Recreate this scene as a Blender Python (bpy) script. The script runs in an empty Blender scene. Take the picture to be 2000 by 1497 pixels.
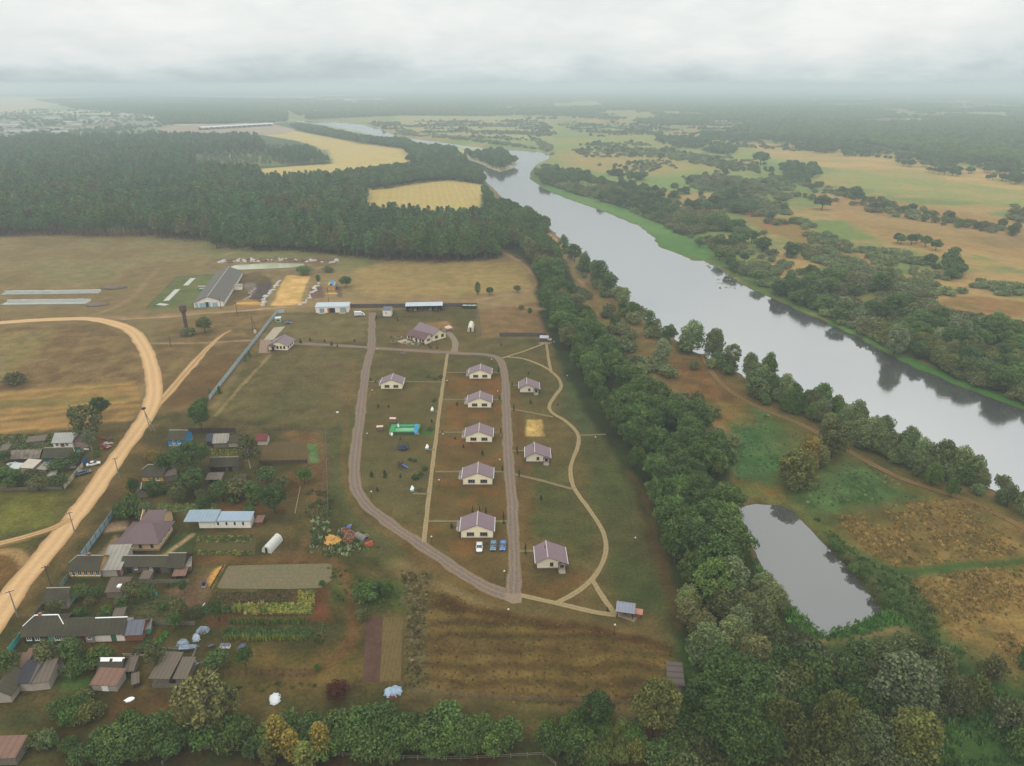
import bpy, math, random
import numpy as np
from mathutils import Vector
from mathutils.geometry import tessellate_polygon

random.seed(7)
R = random.Random(11)
NP = np.random.default_rng(5)
scene = bpy.context.scene
COL = scene.collection
# ------------------------------------------------------------------ survey: photo pixels -> metres
F, CX, CY, H, PITCH = 1389.0, 1000.0, 748.5, 120.0, math.radians(22.8)
SP, CP = math.sin(PITCH), math.cos(PITCH)


def G(px, py, z=0.0):
 """ground point (metres) seen at a pixel of the 2000 px survey photo"""
 d = (py - CY) / F
 t = (H - z) / (SP + d * CP)
 return Vector(((px - CX) / F * t, (CP - d * SP) * t, z))


def GP(pts, z=0.0):
 return [G(p[0], p[1], z) for p in pts]


def ht(base, ty):
 """height of a vertical thing standing at base whose top shows at row ty"""
 k = (CY - ty) / F
 return H - base.y * (SP - k * CP) / (CP + k * SP)


def mpp(py):
 """metres per photo pixel across the view at ground row py"""
 d = (py - CY) / F
 return H / (SP + d * CP) / F


# ------------------------------------------------------------------ colour / material helpers
LUM = 1.48


def s2l(v):
 v /= 255.0
 return v / 12.92 if v < 0.04045 else ((v + 0.055) / 1.055) ** 2.4


def c(r, g, b, k=1.0):
 return tuple(min(0.9, s2l(x) / LUM * k) for x in (r, g, b))


MATS = {}


def nt_new(name):
 m = bpy.data.materials.new(name)
 m.use_nodes = True
 nt = m.node_tree
 b = nt.nodes['Principled BSDF']
 return m, nt, b


def nd(nt, typ, **kw):
 n = nt.nodes.new(typ)
 for k, v in kw.items():
  if k.startswith('i_'):
   n.inputs[k[2:].replace('_', ' ')].default_value = v
  else:
   setattr(n, k, v)
 return n


def mixrgb(nt, a, b, fac, blend='MIX'):
 n = nt.nodes.new('ShaderNodeMix')
 n.data_type = 'RGBA'
 n.blend_type = blend
 for sock, v in ((6, a), (7, b), (0, fac)):
  if hasattr(v, 'type') and hasattr(v, 'node'):
   nt.links.new(v, n.inputs[sock])
  else:
   n.inputs[sock].default_value = (*v, 1) if isinstance(v, (tuple, list)) and len(v) == 3 else v
 return n.outputs[2]


def ramp(nt, src, lo, hi, a=0.0, b=1.0):
 n = nt.nodes.new('ShaderNodeMapRange')
 n.inputs[1].default_value = lo
 n.inputs[2].default_value = hi
 n.inputs[3].default_value = a
 n.inputs[4].default_value = b
 nt.links.new(src, n.inputs[0])
 return n.outputs[0]


def noise(nt, vec, scale, detail=4.0, rough=0.6):
 n = nt.nodes.new('ShaderNodeTexNoise')
 n.inputs['Scale'].default_value = scale
 n.inputs['Detail'].default_value = detail
 n.inputs['Roughness'].default_value = rough
 nt.links.new(vec, n.inputs['Vector'])
 return n.outputs['Fac']


def M(name, rgb, rough=0.8, var=0.25, scale=0.7, rgb2=None, metal=0.0, spec=0.3, seams=0.0, seam_depth=0.18, coat=0.0, axis='X'):
 """weathered surface: two tones broken up by noise in world space, optional sheet seams"""
 if name in MATS:
  return MATS[name]
 m, nt, b = nt_new(name)
 geo = nd(nt, 'ShaderNodeNewGeometry')
 n1 = noise(nt, geo.outputs['Position'], scale, 6)
 n2 = noise(nt, geo.outputs['Position'], scale * 6, 3)
 lo = tuple(x * (1 - var) for x in rgb)
 hi = tuple(min(.9, x * (1 + var)) for x in (rgb2 or rgb))
 col = mixrgb(nt, lo, hi, ramp(nt, n1, .3, .7))
 k = ramp(nt, n2, .25, .75, 1 - var * .5, 1 + var * .5)
 cc = nd(nt, 'ShaderNodeCombineColor')
 for i in range(3):
  nt.links.new(k, cc.inputs[i])
 col = mixrgb(nt, col, cc.outputs[0], 1.0, 'MULTIPLY')
 if seams:
  tc = nd(nt, 'ShaderNodeTexCoord')
  w = nd(nt, 'ShaderNodeTexWave', wave_type='BANDS', bands_direction=axis)
  w.inputs['Scale'].default_value = math.pi / 10.0 / seams
  nt.links.new(tc.outputs['Object'], w.inputs['Vector'])
  f = ramp(nt, w.outputs['Fac'], .0, .22, seam_depth, 0.0)
  col = mixrgb(nt, col, (0.02, 0.018, 0.016), f)
 nt.links.new(col, b.inputs['Base Color'])
 b.inputs['Roughness'].default_value = rough
 b.inputs['Metallic'].default_value = metal
 b.inputs['Specular IOR Level'].default_value = spec
 if coat:
  b.inputs['Coat Weight'].default_value = coat
 MATS[name] = m
 return m


# ------------------------------------------------------------------ mesh builder
class MB:
 def __init__(s):
  s.v, s.f = [], []

 def face(s, pts):
  n = len(s.v)
  s.v += [tuple(p) for p in pts]
  s.f.append(tuple(range(n, n + len(pts))))
  return s

 def box(s, x0, y0, z0, x1, y1, z1):
  n = len(s.v)
  s.v += [(x0, y0, z0), (x1, y0, z0), (x1, y1, z0), (x0, y1, z0), (x0, y0, z1), (x1, y0, z1), (x1, y1, z1), (x0, y1, z1)]
  s.f += [tuple(n + i for i in q) for q in ((0, 3, 2, 1), (4, 5, 6, 7), (0, 1, 5, 4), (1, 2, 6, 5), (2, 3, 7, 6), (3, 0, 4, 7))]
  return s

 def prism(s, poly, z0, z1):
  n, k = len(s.v), len(poly)
  s.v += [(p[0], p[1], z0) for p in poly] + [(p[0], p[1], z1) for p in poly]
  s.f.append(tuple(n + i for i in reversed(range(k))))
  s.f.append(tuple(n + k + i for i in range(k)))
  for i in range(k):
   j = (i + 1) % k
   s.f.append((n + i, n + j, n + k + j, n + k + i))
  return s

 def tube(s, p0, p1, r0, r1=None, n=8, cap=True):
  r1 = r0 if r1 is None else r1
  p0, p1 = Vector(p0), Vector(p1)
  d = (p1 - p0).normalized()
  a = d.orthogonal().normalized()
  b = d.cross(a)
  k = len(s.v)
  for p, r in ((p0, r0), (p1, r1)):
   for i in range(n):
    t = 2 * math.pi * i / n
    s.v.append(tuple(p + a * (r * math.cos(t)) + b * (r * math.sin(t))))
  for i in range(n):
   j = (i + 1) % n
   s.f.append((k + i, k + j, k + n + j, k + n + i))
  if cap:
   s.f.append(tuple(k + i for i in reversed(range(n))))
   s.f.append(tuple(k + n + i for i in range(n)))
  return s

 def ball(s, ce, rx, ry=None, rz=None, n=12, m=8, z_min=-1.0, jit=0.0, rnd=None):
  ry, rz = ry or rx, rz or rx
  k = len(s.v)
  rows = []
  for i in range(m + 1):
   z = 1 - (1 - z_min) * i / m
   ph = math.acos(max(-1, min(1, z)))
   row = []
   for j in range(n):
    t = 2 * math.pi * j / n
    q = 1 + (rnd.uniform(-jit, jit) if rnd else 0)
    row.append(len(s.v))
    s.v.append((ce[0] + rx * q * math.sin(ph) * math.cos(t), ce[1] + ry * q * math.sin(ph) * math.sin(t), ce[2] + rz * q * math.cos(ph)))
   rows.append(row)
  for i in range(m):
   for j in range(n):
    s.f.append((rows[i][j], rows[i + 1][j], rows[i + 1][(j + 1) % n], rows[i][(j + 1) % n]))
  return s

 def shell(s, polys, t):
  """polygons given from above, thickened downward by t"""
  n = len(s.v)
  idx = {}

  def vid(p):
   q = tuple(round(x, 4) for x in p)
   if q not in idx:
    idx[q] = len(s.v)
    s.v.append(q)
    s.v.append((q[0], q[1], q[2] - t))
   return idx[q]
  edges = {}
  for poly in polys:
   ids = [vid(p) for p in poly]
   s.f.append(tuple(ids))
   s.f.append(tuple(i + 1 for i in reversed(ids)))
   for i in range(len(ids)):
    e = (ids[i], ids[(i + 1) % len(ids)])
    if (e[1], e[0]) in edges:
     del edges[(e[1], e[0])]
    else:
     edges[e] = 1
  for a, b in edges:
   s.f.append((a + 1, b + 1, b, a))
  return s

 def mesh(s, name, mat, smooth=False):
  me = bpy.data.meshes.new(name)
  me.from_pydata(s.v, [], s.f)
  if mat:
   me.materials.append(mat)
  if smooth:
   me.polygons.foreach_set('use_smooth', [True] * len(me.polygons))
  me.update()
  return me

 def build(s, name, mat, parent=None, smooth=False):
  return link(name, s.mesh(name, mat, smooth), parent)


def link(name, data, parent=None, loc=None, rz=0.0):
 o = bpy.data.objects.new(name, data)
 COL.objects.link(o)
 if parent is not None:
  o.parent = parent
 if loc is not None:
  o.location = loc
 if rz:
  o.rotation_euler = (0, 0, rz)
 return o


def tag(o, label=None, cat=None, group=None, kind=None):
 if label:
  o['label'] = label
 if cat:
  o['category'] = cat
 if group:
  o['group'] = group
 if kind:
  o['kind'] = kind
 return o


def thing(name, label, cat, loc, rz=0.0, group=None):
 o = link(name, None, None, loc, rz)
 o.empty_display_size = 0.3
 return tag(o, label, cat, group)


def copy_tree(o, parent=None):
 q = o.copy()
 COL.objects.link(q)
 if parent is not None:
  q.parent = parent
 for ch in list(o.children):
  copy_tree(ch, q)
 return q


def on_line(p0, p1):
 """frame of a wall: origin at the ground under pixel p0, x towards pixel p1, y away from the viewer"""
 a, b = G(*p0), G(*p1)
 d = b - a
 return a, math.atan2(d.y, d.x), d.length


# ------------------------------------------------------------------ camera
cam_d = bpy.data.cameras.new('camera')
cam_d.sensor_width = 36.0
cam_d.lens = 36.0 * F / 2000.0
cam_d.clip_end = 60000.0
cam_d.clip_start = 0.5
cam = bpy.data.objects.new('camera', cam_d)
COL.objects.link(cam)
cam.location = (0, 0, H)
cam.rotation_euler = (math.radians(90) - PITCH, 0, 0)
scene.camera = cam
scene.view_settings.view_transform = 'Standard'
scene.view_settings.look = 'None'
scene.view_settings.exposure = 0.0
scene.view_settings.gamma = 1.0
scene.view_settings.use_curve_mapping = False
cy = scene.cycles
cy.max_bounces = 5
cy.diffuse_bounces = 2
cy.glossy_bounces = 2
cy.transmission_bounces = 2
cy.volume_bounces = 1
cy.transparent_max_bounces = 6
cy.use_denoising = True
cy.caustics_reflective = False
cy.caustics_refractive = False

# ------------------------------------------------------------------ sky, overcast light, air
SUN_EL, SUN_AZ = math.radians(50), math.radians(205)
world = bpy.data.worlds.new('World')
scene.world = world
world.use_nodes = True
wn = world.node_tree
for n in list(wn.nodes):
 wn.nodes.remove(n)
wout = wn.nodes.new('ShaderNodeOutputWorld')
sky = wn.nodes.new('ShaderNodeTexSky')
sky.sky_type = 'NISHITA'
sky.sun_disc = False
sky.sun_elevation = SUN_EL
sky.sun_rotation = SUN_AZ
sky.air_density = 1.4
sky.dust_density = 3.0
bg1 = wn.nodes.new('ShaderNodeBackground')
bg1.inputs['Strength'].default_value = 0.10
wn.links.new(sky.outputs[0], bg1.inputs['Color'])
tc = wn.nodes.new('ShaderNodeTexCoord')
sep = wn.nodes.new('ShaderNodeSeparateXYZ')
wn.links.new(tc.outputs['Generated'], sep.inputs[0])
# cloud base seen in perspective: a layer overhead that crowds together towards the horizon
den = wn.nodes.new('ShaderNodeMath')
den.operation = 'ADD'
den.use_clamp = False
wn.links.new(sep.outputs['Z'], den.inputs[0])
den.inputs[1].default_value = 0.30
dv = wn.nodes.new('ShaderNodeVectorMath')
dv.operation = 'DIVIDE'
wn.links.new(tc.outputs['Generated'], dv.inputs[0])
cmb = wn.nodes.new('ShaderNodeCombineXYZ')
for i in range(3):
 wn.links.new(den.outputs[0], cmb.inputs[i])
wn.links.new(cmb.outputs[0], dv.inputs[1])
cl = noise(wn, dv.outputs[0], 1.5, 8, .58)
cl2 = noise(wn, dv.outputs[0], 4.6, 6, .6)
addn = wn.nodes.new('ShaderNodeMath')
addn.operation = 'MULTIPLY_ADD'
wn.links.new(cl2, addn.inputs[0])
addn.inputs[1].default_value = 0.35
wn.links.new(cl, addn.inputs[2])
cloud = ramp(wn, addn.outputs[0], .54, .78)
ccol = mixrgb(wn, (0.80, 0.85, 0.845), (0.97, 0.98, 0.96), cloud)
# towards the horizon the cloud base sinks into grey-blue murk, ragged edged
el = wn.nodes.new('ShaderNodeMath')
el.operation = 'MULTIPLY_ADD'
wn.links.new(addn.outputs[0], el.inputs[0])
el.inputs[1].default_value = 0.13
wn.links.new(sep.outputs['Z'], el.inputs[2])
hz1 = wn.nodes.new('ShaderNodeValToRGB')
cr_ = hz1.color_ramp
for i, (ps, cv) in enumerate(((.070, (.50, .585, .61)), (.090, (.60, .68, .695)), (.112, (.76, .825, .82)), (.155, (.89, .92, .905)))):
 e = cr_.elements[i] if i < 2 else cr_.elements.new(ps)
 e.position = ps
 e.color = (*cv, 1)
wn.links.new(el.outputs[0], hz1.inputs[0])
hfac = ramp(wn, el.outputs[0], .11, .18)
skyc = mixrgb(wn, hz1.outputs[0], ccol, hfac)
zen = ramp(wn, sep.outputs['Z'], .12, 1.0, 1.0, 2.2)     # an overcast sky is brightest overhead
zc = wn.nodes.new('ShaderNodeCombineColor')
for i in range(3):
 wn.links.new(zen, zc.inputs[i])
skyc = mixrgb(wn, skyc, zc.outputs[0], 1.0, 'MULTIPLY')
bg2 = wn.nodes.new('ShaderNodeBackground')
bg2.inputs['Strength'].default_value = 1.0
wn.links.new(skyc, bg2.inputs['Color'])
mx = wn.nodes.new('ShaderNodeMixShader')
mx.inputs[0].default_value = 0.93
wn.links.new(bg1.outputs[0], mx.inputs[1])
wn.links.new(bg2.outputs[0], mx.inputs[2])
wn.links.new(mx.outputs[0], wout.inputs['Surface'])

sun_d = bpy.data.lights.new('sun', 'SUN')
sun_d.energy = 1.1
sun_d.angle = math.radians(25)
sun_d.color = (1.0, 0.96, 0.90)
sun = bpy.data.objects.new('sun', sun_d)
COL.objects.link(sun)
sun.rotation_euler = (math.pi / 2 - SUN_EL, 0, math.pi - SUN_AZ)


def haze(density):
 m = bpy.data.materials.new('haze')
 m.use_nodes = True
 nt = m.node_tree
 for n in list(nt.nodes):
  nt.nodes.remove(n)
 out = nt.nodes.new('ShaderNodeOutputMaterial')
 v = nt.nodes.new('ShaderNodeVolumePrincipled')
 v.inputs['Color'].default_value = (0.66, 0.75, 0.80, 1)
 v.inputs['Density'].default_value = density
 v.inputs['Anisotropy'].default_value = 0.0
 nt.links.new(v.outputs[0], out.inputs['Volume'])
 m.cycles.homogeneous_volume = True
 o = MB().box(-31000, -31000, -6, 31000, 31000, H + 8).build('haze', m)
 tag(o, 'pale grey blue haze lying over the whole plain', 'haze', kind='stuff')


# ------------------------------------------------------------------ noise for painting the soil and sward
def vnoise(x, y, seed):
 xi, yi = np.floor(x).astype(np.int64), np.floor(y).astype(np.int64)
 fx, fy = x - xi, y - yi
 fx, fy = fx * fx * (3 - 2 * fx), fy * fy * (3 - 2 * fy)

 def h(a, b):
  n = (a * 374761393 + b * 668265263 + seed * 1274126177) & 0xffffffff
  n = ((n ^ (n >> 13)) * 1274126177) & 0xffffffff
  return ((n ^ (n >> 16)) & 0xffff) / 65535.0
 return (h(xi, yi) * (1 - fx) + h(xi + 1, yi) * fx) * (1 - fy) + (h(xi, yi + 1) * (1 - fx) + h(xi + 1, yi + 1) * fx) * fy


def fbm(x, y, scale, octs=4, seed=1):
 o, a, t = 0.0, 1.0, 0.0
 for i in range(octs):
  o = o + a * vnoise(x / scale * 2 ** i + 17.3 * i, y / scale * 2 ** i - 9.1 * i, seed + i)
  t += a
  a *= 0.55
 return o / t


def sdist(P, poly):
 """signed distance of points to a polygon, negative inside"""
 px, py = P[:, 0], P[:, 1]
 d2 = np.full(len(P), 1e18)
 ins = np.zeros(len(P), bool)
 n = len(poly)
 for i in range(n):
  ax, ay = poly[i][0], poly[i][1]
  bx, by = poly[(i + 1) % n][0], poly[(i + 1) % n][1]
  ex, ey = bx - ax, by - ay
  wx, wy = px - ax, py - ay
  t = np.clip((wx * ex + wy * ey) / (ex * ex + ey * ey + 1e-12), 0, 1)
  d2 = np.minimum(d2, (wx - t * ex) ** 2 + (wy - t * ey) ** 2)
  cnd = (ay > py) != (by > py)
  with np.errstate(divide='ignore', invalid='ignore'):
   xx = ex * (py - ay) / (by - ay if by != ay else 1e-12) + ax
  ins ^= cnd & (px < xx)
 d = np.sqrt(d2)
 return np.where(ins, -d, d)


def ldist(P, line):
 px, py = P[:, 0], P[:, 1]
 d2 = np.full(len(P), 1e18)
 for i in range(len(line) - 1):
  ax, ay = line[i][0], line[i][1]
  ex, ey = line[i + 1][0] - ax, line[i + 1][1] - ay
  wx, wy = px - ax, py - ay
  t = np.clip((wx * ex + wy * ey) / (ex * ex + ey * ey + 1e-12), 0, 1)
  d2 = np.minimum(d2, (wx - t * ex) ** 2 + (wy - t * ey) ** 2)
 return np.sqrt(d2)


def sm(x, a, b):
 t = np.clip((x - a) / (b - a), 0, 1)
 return t * t * (3 - 2 * t)


def spline(pts, step=2.0):
 """Catmull-Rom through ground points, resampled evenly"""
 p = [Vector(q) for q in pts]
 p = [p[0] * 2 - p[1]] + p + [p[-1] * 2 - p[-2]]
 out = []
 for i in range(1, len(p) - 2):
  n = max(2, int((p[i + 1] - p[i]).length / step))
  for k in range(n):
   t = k / n
   out.append(0.5 * ((2 * p[i]) + (p[i + 1] - p[i - 1]) * t + (2 * p[i - 1] - 5 * p[i] + 4 * p[i + 1] - p[i + 2]) * t * t + (3 * p[i] - p[i - 1] - 3 * p[i + 1] + p[i + 2]) * t ** 3))
 out.append(p[-2])
 return out
DENS = 0.00026
# ------------------------------------------------------------------ water outlines (survey pixels)
RIVER_L = [(2600, 1230), (2300, 1110), (2000, 985), (1930, 950), (1860, 922), (1790, 893), (1720, 858), (1650, 826), (1600, 806), (1550, 786), (1500, 764), (1468, 742),
     (1440, 724), (1400, 706), (1350, 682), (1310, 655), (1275, 630), (1245, 606), (1222, 582), (1200, 556), (1176, 530), (1140, 500), (1105, 474),
     (1080, 450), (1058, 426), (1035, 410), (1005, 398), (980, 385), (962, 366), (945, 350), (925, 328), (906, 316), (893, 311), (905, 309), (935, 318), (960, 330), (977, 335.5),
     (1000, 329), (1011, 319), (1003, 308), (988, 300), (968, 294), (930, 290), (890, 286), (840, 279.5), (800, 276), (775, 273), (750, 267.5), (725, 263), (700, 258), (670, 251),
     (630, 244), (600, 240), (572, 237)]
RIVER_R = [(590, 235.5), (640, 237.5), (672, 240), (705, 243), (728, 247), (750, 255), (775, 266), (800, 269.5), (850, 276), (900, 283), (960, 290), (1000, 293), (1045, 294.5), (1066, 299), (1074, 305),
     (1070, 311), (1050, 319), (1037, 333), (1034, 348), (1060, 367), (1110, 388), (1160, 405), (1200, 420), (1248, 440), (1278, 463), (1288, 480), (1330, 496), (1352, 507), (1375, 507),
     (1405, 524), (1450, 553), (1530, 591), (1610, 626), (1680, 658), (1740, 692), (1780, 712), (1850, 742), (1920, 768), (2000, 797), (2300, 905), (2600, 1000)]
RIVER = GP(RIVER_L + RIVER_R)
POND = GP([(1444, 986), (1475, 979), (1520, 981), (1550, 994), (1590, 1036), (1640, 1087), (1690, 1142), (1727, 1189), (1692, 1206), (1650, 1218), (1612, 1235), (1560, 1190), (1520, 1145), (1490, 1100),
     (1464, 1052), (1452, 1020)])
FARW = GP([(462, 213), (466, 206), (490, 196.5), (516, 204), (500, 208), (484, 211)])
LAGOON = GP([(437, 527), (458, 518.5), (531, 514), (594, 515.5), (594, 518.5), (575, 522.5), (510, 525.5), (471, 527)])

# ------------------------------------------------------------------ ground: one sheet out to the horizon
th = np.concatenate([np.linspace(-math.pi, -0.86, 60, endpoint=False), np.linspace(-0.86, 0.86, 1150, endpoint=False), np.linspace(0.86, math.pi, 60, endpoint=False)])
rr = np.concatenate([[1.0, 20, 45, 65], np.geomspace(75, 700, 820, endpoint=False), np.geomspace(700, 9000, 640, endpoint=False), np.geomspace(9000, 30000, 14)])
nt_, nr_ = len(th), len(rr)
TT, RR = np.meshgrid(th, rr)
gx, gy = (np.sin(TT) * RR).ravel(), (np.cos(TT) * RR).ravel()
P2 = np.stack([gx, gy], 1)
NB = fbm(gx, gy, 260, 3, 3)          # broad
NM = fbm(gx, gy, 42, 4, 13)          # middle
NS = fbm(gx, gy, 7, 3, 23)           # small
NF = fbm(gx, gy, 1.6, 2, 33)         # fine
WX = (fbm(gx, gy, 9, 3, 41) - .5) * 2
WY = (fbm(gx, gy, 9, 3, 51) - .5) * 2
W2X = (fbm(gx, gy, 120, 3, 61) - .5) * 2
W2Y = (fbm(gx, gy, 120, 3, 71) - .5) * 2
gc = np.empty((len(gx), 4))
gc[:, 3] = 0.5
front = gy > 40


def paint(pts, c1, c2=None, soft=2.0, rag=2.0, k=1.0, n='M', far=False, rough=None, patch=None, lo=.3, hi=.7, stripes=None):
 """lay a cover over a plot outlined in survey pixels; c1..c2 vary with noise n"""
 poly = [(p.x, p.y) for p in GP(pts)]
 a = np.array(poly)
 mg = soft + rag * 2 + 2 + (60 if far else 0)
 ix = np.nonzero((gx > a[:, 0].min() - mg) & (gx < a[:, 0].max() + mg) & (gy > a[:, 1].min() - mg) & (gy < a[:, 1].max() + mg) & front)[0]
 if not len(ix):
  return
 Q = P2[ix] + np.stack([WX[ix], WY[ix]], 1) * rag
 if far:
  Q = Q + np.stack([W2X[ix], W2Y[ix]], 1) * 45
 w = 1 - sm(sdist(Q, poly), -soft, soft)
 if patch:                     # only where the noise is above a level
  pn = {'M': NM, 'S': NS, 'B': NB, 'F': NF}[patch[0]][ix]
  w = w * sm(pn, patch[1] - .06, patch[1] + .06)
 t = sm({'M': NM, 'S': NS, 'B': NB, 'F': NF}[n][ix], lo, hi)
 if stripes:                   # (x0,y0,x1,y1, pitch m, amount): rows along a direction given in pixels
  d0, d1 = G(*stripes[:2]), G(*stripes[2:4])
  u = (d1 - d0).normalized()
  s = (Q[:, 0] - d0.x) * -u.y + (Q[:, 1] - d0.y) * u.x + (NS[ix] - .5) * stripes[4] * .5
  ph = np.floor(s / stripes[4])
  rowv = vnoise(ph, ph * 0 + .5, 77)
  wv = .5 + .5 * np.sin(s / stripes[4] * 2 * math.pi)
  t = np.clip(t * (1 - stripes[5]) + stripes[5] * (wv * .6 + rowv * .4), 0, 1)
 c2 = c2 or c1
 a = np.array(c1)[None] * (1 - t[:, None]) + np.array(c2)[None] * t[:, None]
 w = (w * k)[:, None]
 gc[ix, :3] = gc[ix, :3] * (1 - w) + a * w
 if rough is not None:
  gc[ix, 3] = gc[ix, 3] * (1 - w[:, 0]) + rough * w[:, 0]


def trail(pts, width, c1, c2=None, soft=1.0, rag=.8, k=1.0, smooth=True):
 """worn line in the grass"""
 ln = spline(GP(pts), 4.0) if smooth else GP(pts)
 ln = [(p.x, p.y) for p in ln]
 a = np.array(ln)
 mg = width + soft + rag * 2
 ix = np.nonzero((gx > a[:, 0].min() - mg) & (gx < a[:, 0].max() + mg) & (gy > a[:, 1].min() - mg) & (gy < a[:, 1].max() + mg) & front)[0]
 Q = P2[ix] + np.stack([WX[ix], WY[ix]], 1) * rag
 w = (1 - sm(ldist(Q, ln), width / 2 - soft, width / 2 + soft)) * k
 t = NS[ix]
 c2 = c2 or c1
 a = np.array(c1)[None] * (1 - t[:, None]) + np.array(c2)[None] * t[:, None]
 gc[ix, :3] = gc[ix, :3] * (1 - w[:, None]) + a * w[:, None]


DRY, DRY2 = c(122, 103, 66), c(142, 120, 80)
LAWN, LAWN2 = c(86, 79, 44), c(104, 86, 50)
GRN, GRN2 = c(70, 84, 42), c(92, 104, 52)
# everything starts as meadow
t0 = sm(NM, .3, .7)[:, None]
gc[:, :3] = np.array(DRY)[None] * (1 - t0) + np.array(DRY2)[None] * t0
OUT = [(-900, 175), (2900, 175)]
# far plain, its pale tones carry some haze painted in
paint([(-1500, 330), (-1500, 166), (3500, 166), (3500, 330)], c(128, 142, 98), c(184, 174, 126), 60, 0, far=True, n='B', lo=.42, hi=.62)
# flood plain across the river
FP = [(560, 232)] + RIVER_R[:-1] + [(2600, 1000), (3500, 300), (3500, 168), (1000, 168), (560, 200)]
paint(FP, c(116, 126, 68), c(168, 136, 84), 4, 2, n='M', lo=.38, hi=.66)
paint(FP, c(120, 140, 74), None, 4, 2, k=.7, patch=('B', .56))
paint([(1080, 270), (1300, 262), (1500, 300), (1450, 330), (1300, 345), (1160, 330), (1090, 310)], c(150, 138, 80), c(128, 142, 72), 20, 4, far=True, n='M')
paint([(1090, 300), (1180, 290), (1300, 305), (1360, 330), (1230, 345), (1110, 325)], c(172, 140, 88), c(150, 138, 78), 32.0, 14.0, n='S')
paint([(760, 222), (1000, 218), (1080, 240), (1060, 275), (900, 262), (790, 262)], c(146, 150, 88), c(166, 146, 96), 30, 4, far=True)
paint([(1400, 235), (1600, 262), (1570, 270), (1380, 240)], c(190, 164, 110), c(176, 156, 104), 20, 3, far=True)
paint([(1430, 282), (1560, 285), (1800, 310), (2000, 340), (2100, 390), (1990, 372), (1800, 345), (1640, 330), (1520, 310)], c(184, 148, 92), c(158, 140, 80), 20, 3, far=True)
paint([(1640, 330), (1800, 345), (2100, 385), (2100, 420), (1900, 395), (1740, 380), (1600, 350)], c(140, 142, 76), c(160, 142, 84), 20, 3, far=True)
paint([(1600, 385), (1720, 388), (2100, 450), (2200, 540), (1990, 505), (1860, 482), (1720, 468), (1640, 425)], c(164, 126, 74), c(150, 118, 68), 12, 4, n='S')
paint([(1640, 405), (1800, 425), (2100, 480), (2100, 510), (1850, 470), (1680, 440)], c(132, 108, 66), c(160, 128, 78), 12, 4, n='M')
paint([(1425, 405), (1500, 415), (1600, 455), (1680, 500), (1700, 540), (1640, 520), (1560, 475), (1470, 440)], c(150, 102, 62), c(128, 118, 58), 6, 5, n='S')
paint([(1800, 590), (1900, 580), (2100, 600), (2100, 625), (1900, 615), (1810, 612)], c(150, 108, 64), c(120, 104, 56), 5, 4, n='S')
paint([(1640, 430), (1720, 470), (1640, 470), (1570, 440)], c(104, 122, 62), c(116, 128, 64), 8, 4)
paint([(1580, 470), (1720, 530), (1780, 600), (1700, 600), (1600, 540)], c(100, 112, 58), c(130, 118, 62), 8, 5)
# right bank: rank green waterside
bank = RIVER_R[16:]
paint(bank + [(2600, 960), (2000, 740), (1850, 690), (1700, 625), (1560, 560), (1440, 505), (1390, 480), (1300, 440), (1180, 385), (1080, 345), (1045, 325)], c(74, 94, 44), c(96, 110, 52), 4, 4, n='S')
paint([(1248, 440), (1278, 463), (1288, 480), (1330, 496), (1375, 507), (1396, 492), (1370, 462), (1310, 440), (1200, 400), (1110, 378), (1060, 357), (1060, 367), (1110, 388), (1160, 405), (1200, 420)], c(82, 118, 58), c(100, 128, 66), 6.0, 6.0)
paint([(1620, 615), (1700, 625), (1760, 660), (1800, 690), (1830, 720), (1790, 705), (1740, 680), (1680, 645)], c(150, 122, 72), c(124, 110, 60), 3, 3, n='S')
paint([(1610, 626), (1680, 658), (1740, 692), (1780, 712), (1850, 742), (2000, 797), (2000, 785), (1860, 735), (1780, 700), (1700, 655), (1620, 622)], c(74, 112, 48), c(90, 122, 56), 1.5, 1.5)
# left of the river beyond the forest
paint([(-1500, 330), (-1500, 300), (0, 268), (330, 262), (580, 238), (900, 300), (960, 380), (960, 470), (0, 440), (-1500, 500)], c(66, 84, 54), c(84, 98, 62), 10, 2, n='S')
paint([(-800, 205), (165, 187), (165, 196), (70, 212), (40, 238), (-800, 262)], c(196, 172, 130), c(180, 162, 122), 30, 0, far=True)
paint([(-100, 232), (60, 222), (210, 226), (300, 232), (300, 252), (150, 262), (-100, 278)], c(150, 142, 120), c(118, 128, 96), 20, 0, far=True, n='S')
paint([(560, 180), (880, 178), (880, 200), (560, 202)], c(170, 160, 118), c(120, 132, 98), 60, 0, far=True, n='B', lo=.45, hi=.6)
paint([(720, 368), (830, 352), (880, 351), (944, 361), (936, 421), (850, 416), (717, 407)], c(196, 168, 104), c(176, 152, 88), 3, 1.5, n='S', stripes=(760, 410, 770, 352, 7, .75), rough=.3)
paint([(500, 262), (560, 253), (620, 264), (700, 277), (784, 289), (807, 302), (795, 320), (852, 322), (700, 330), (640, 338), (510, 348), (510, 330), (650, 320), (640, 300), (616, 286), (577, 275)], c(204, 176, 112), c(182, 160, 96), 4, 2, n='S', stripes=(560, 262, 790, 308, 9, .5), rough=.3)
paint([(318, 246), (520, 240), (578, 253), (560, 262), (460, 266), (300, 266)], c(178, 152, 130), c(160, 142, 118), 8, 2, rough=.3)
paint([(380, 300), (640, 292), (648, 316), (520, 325), (390, 318)], c(112, 122, 76), c(136, 130, 84), 8, 4, n='S')
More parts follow.
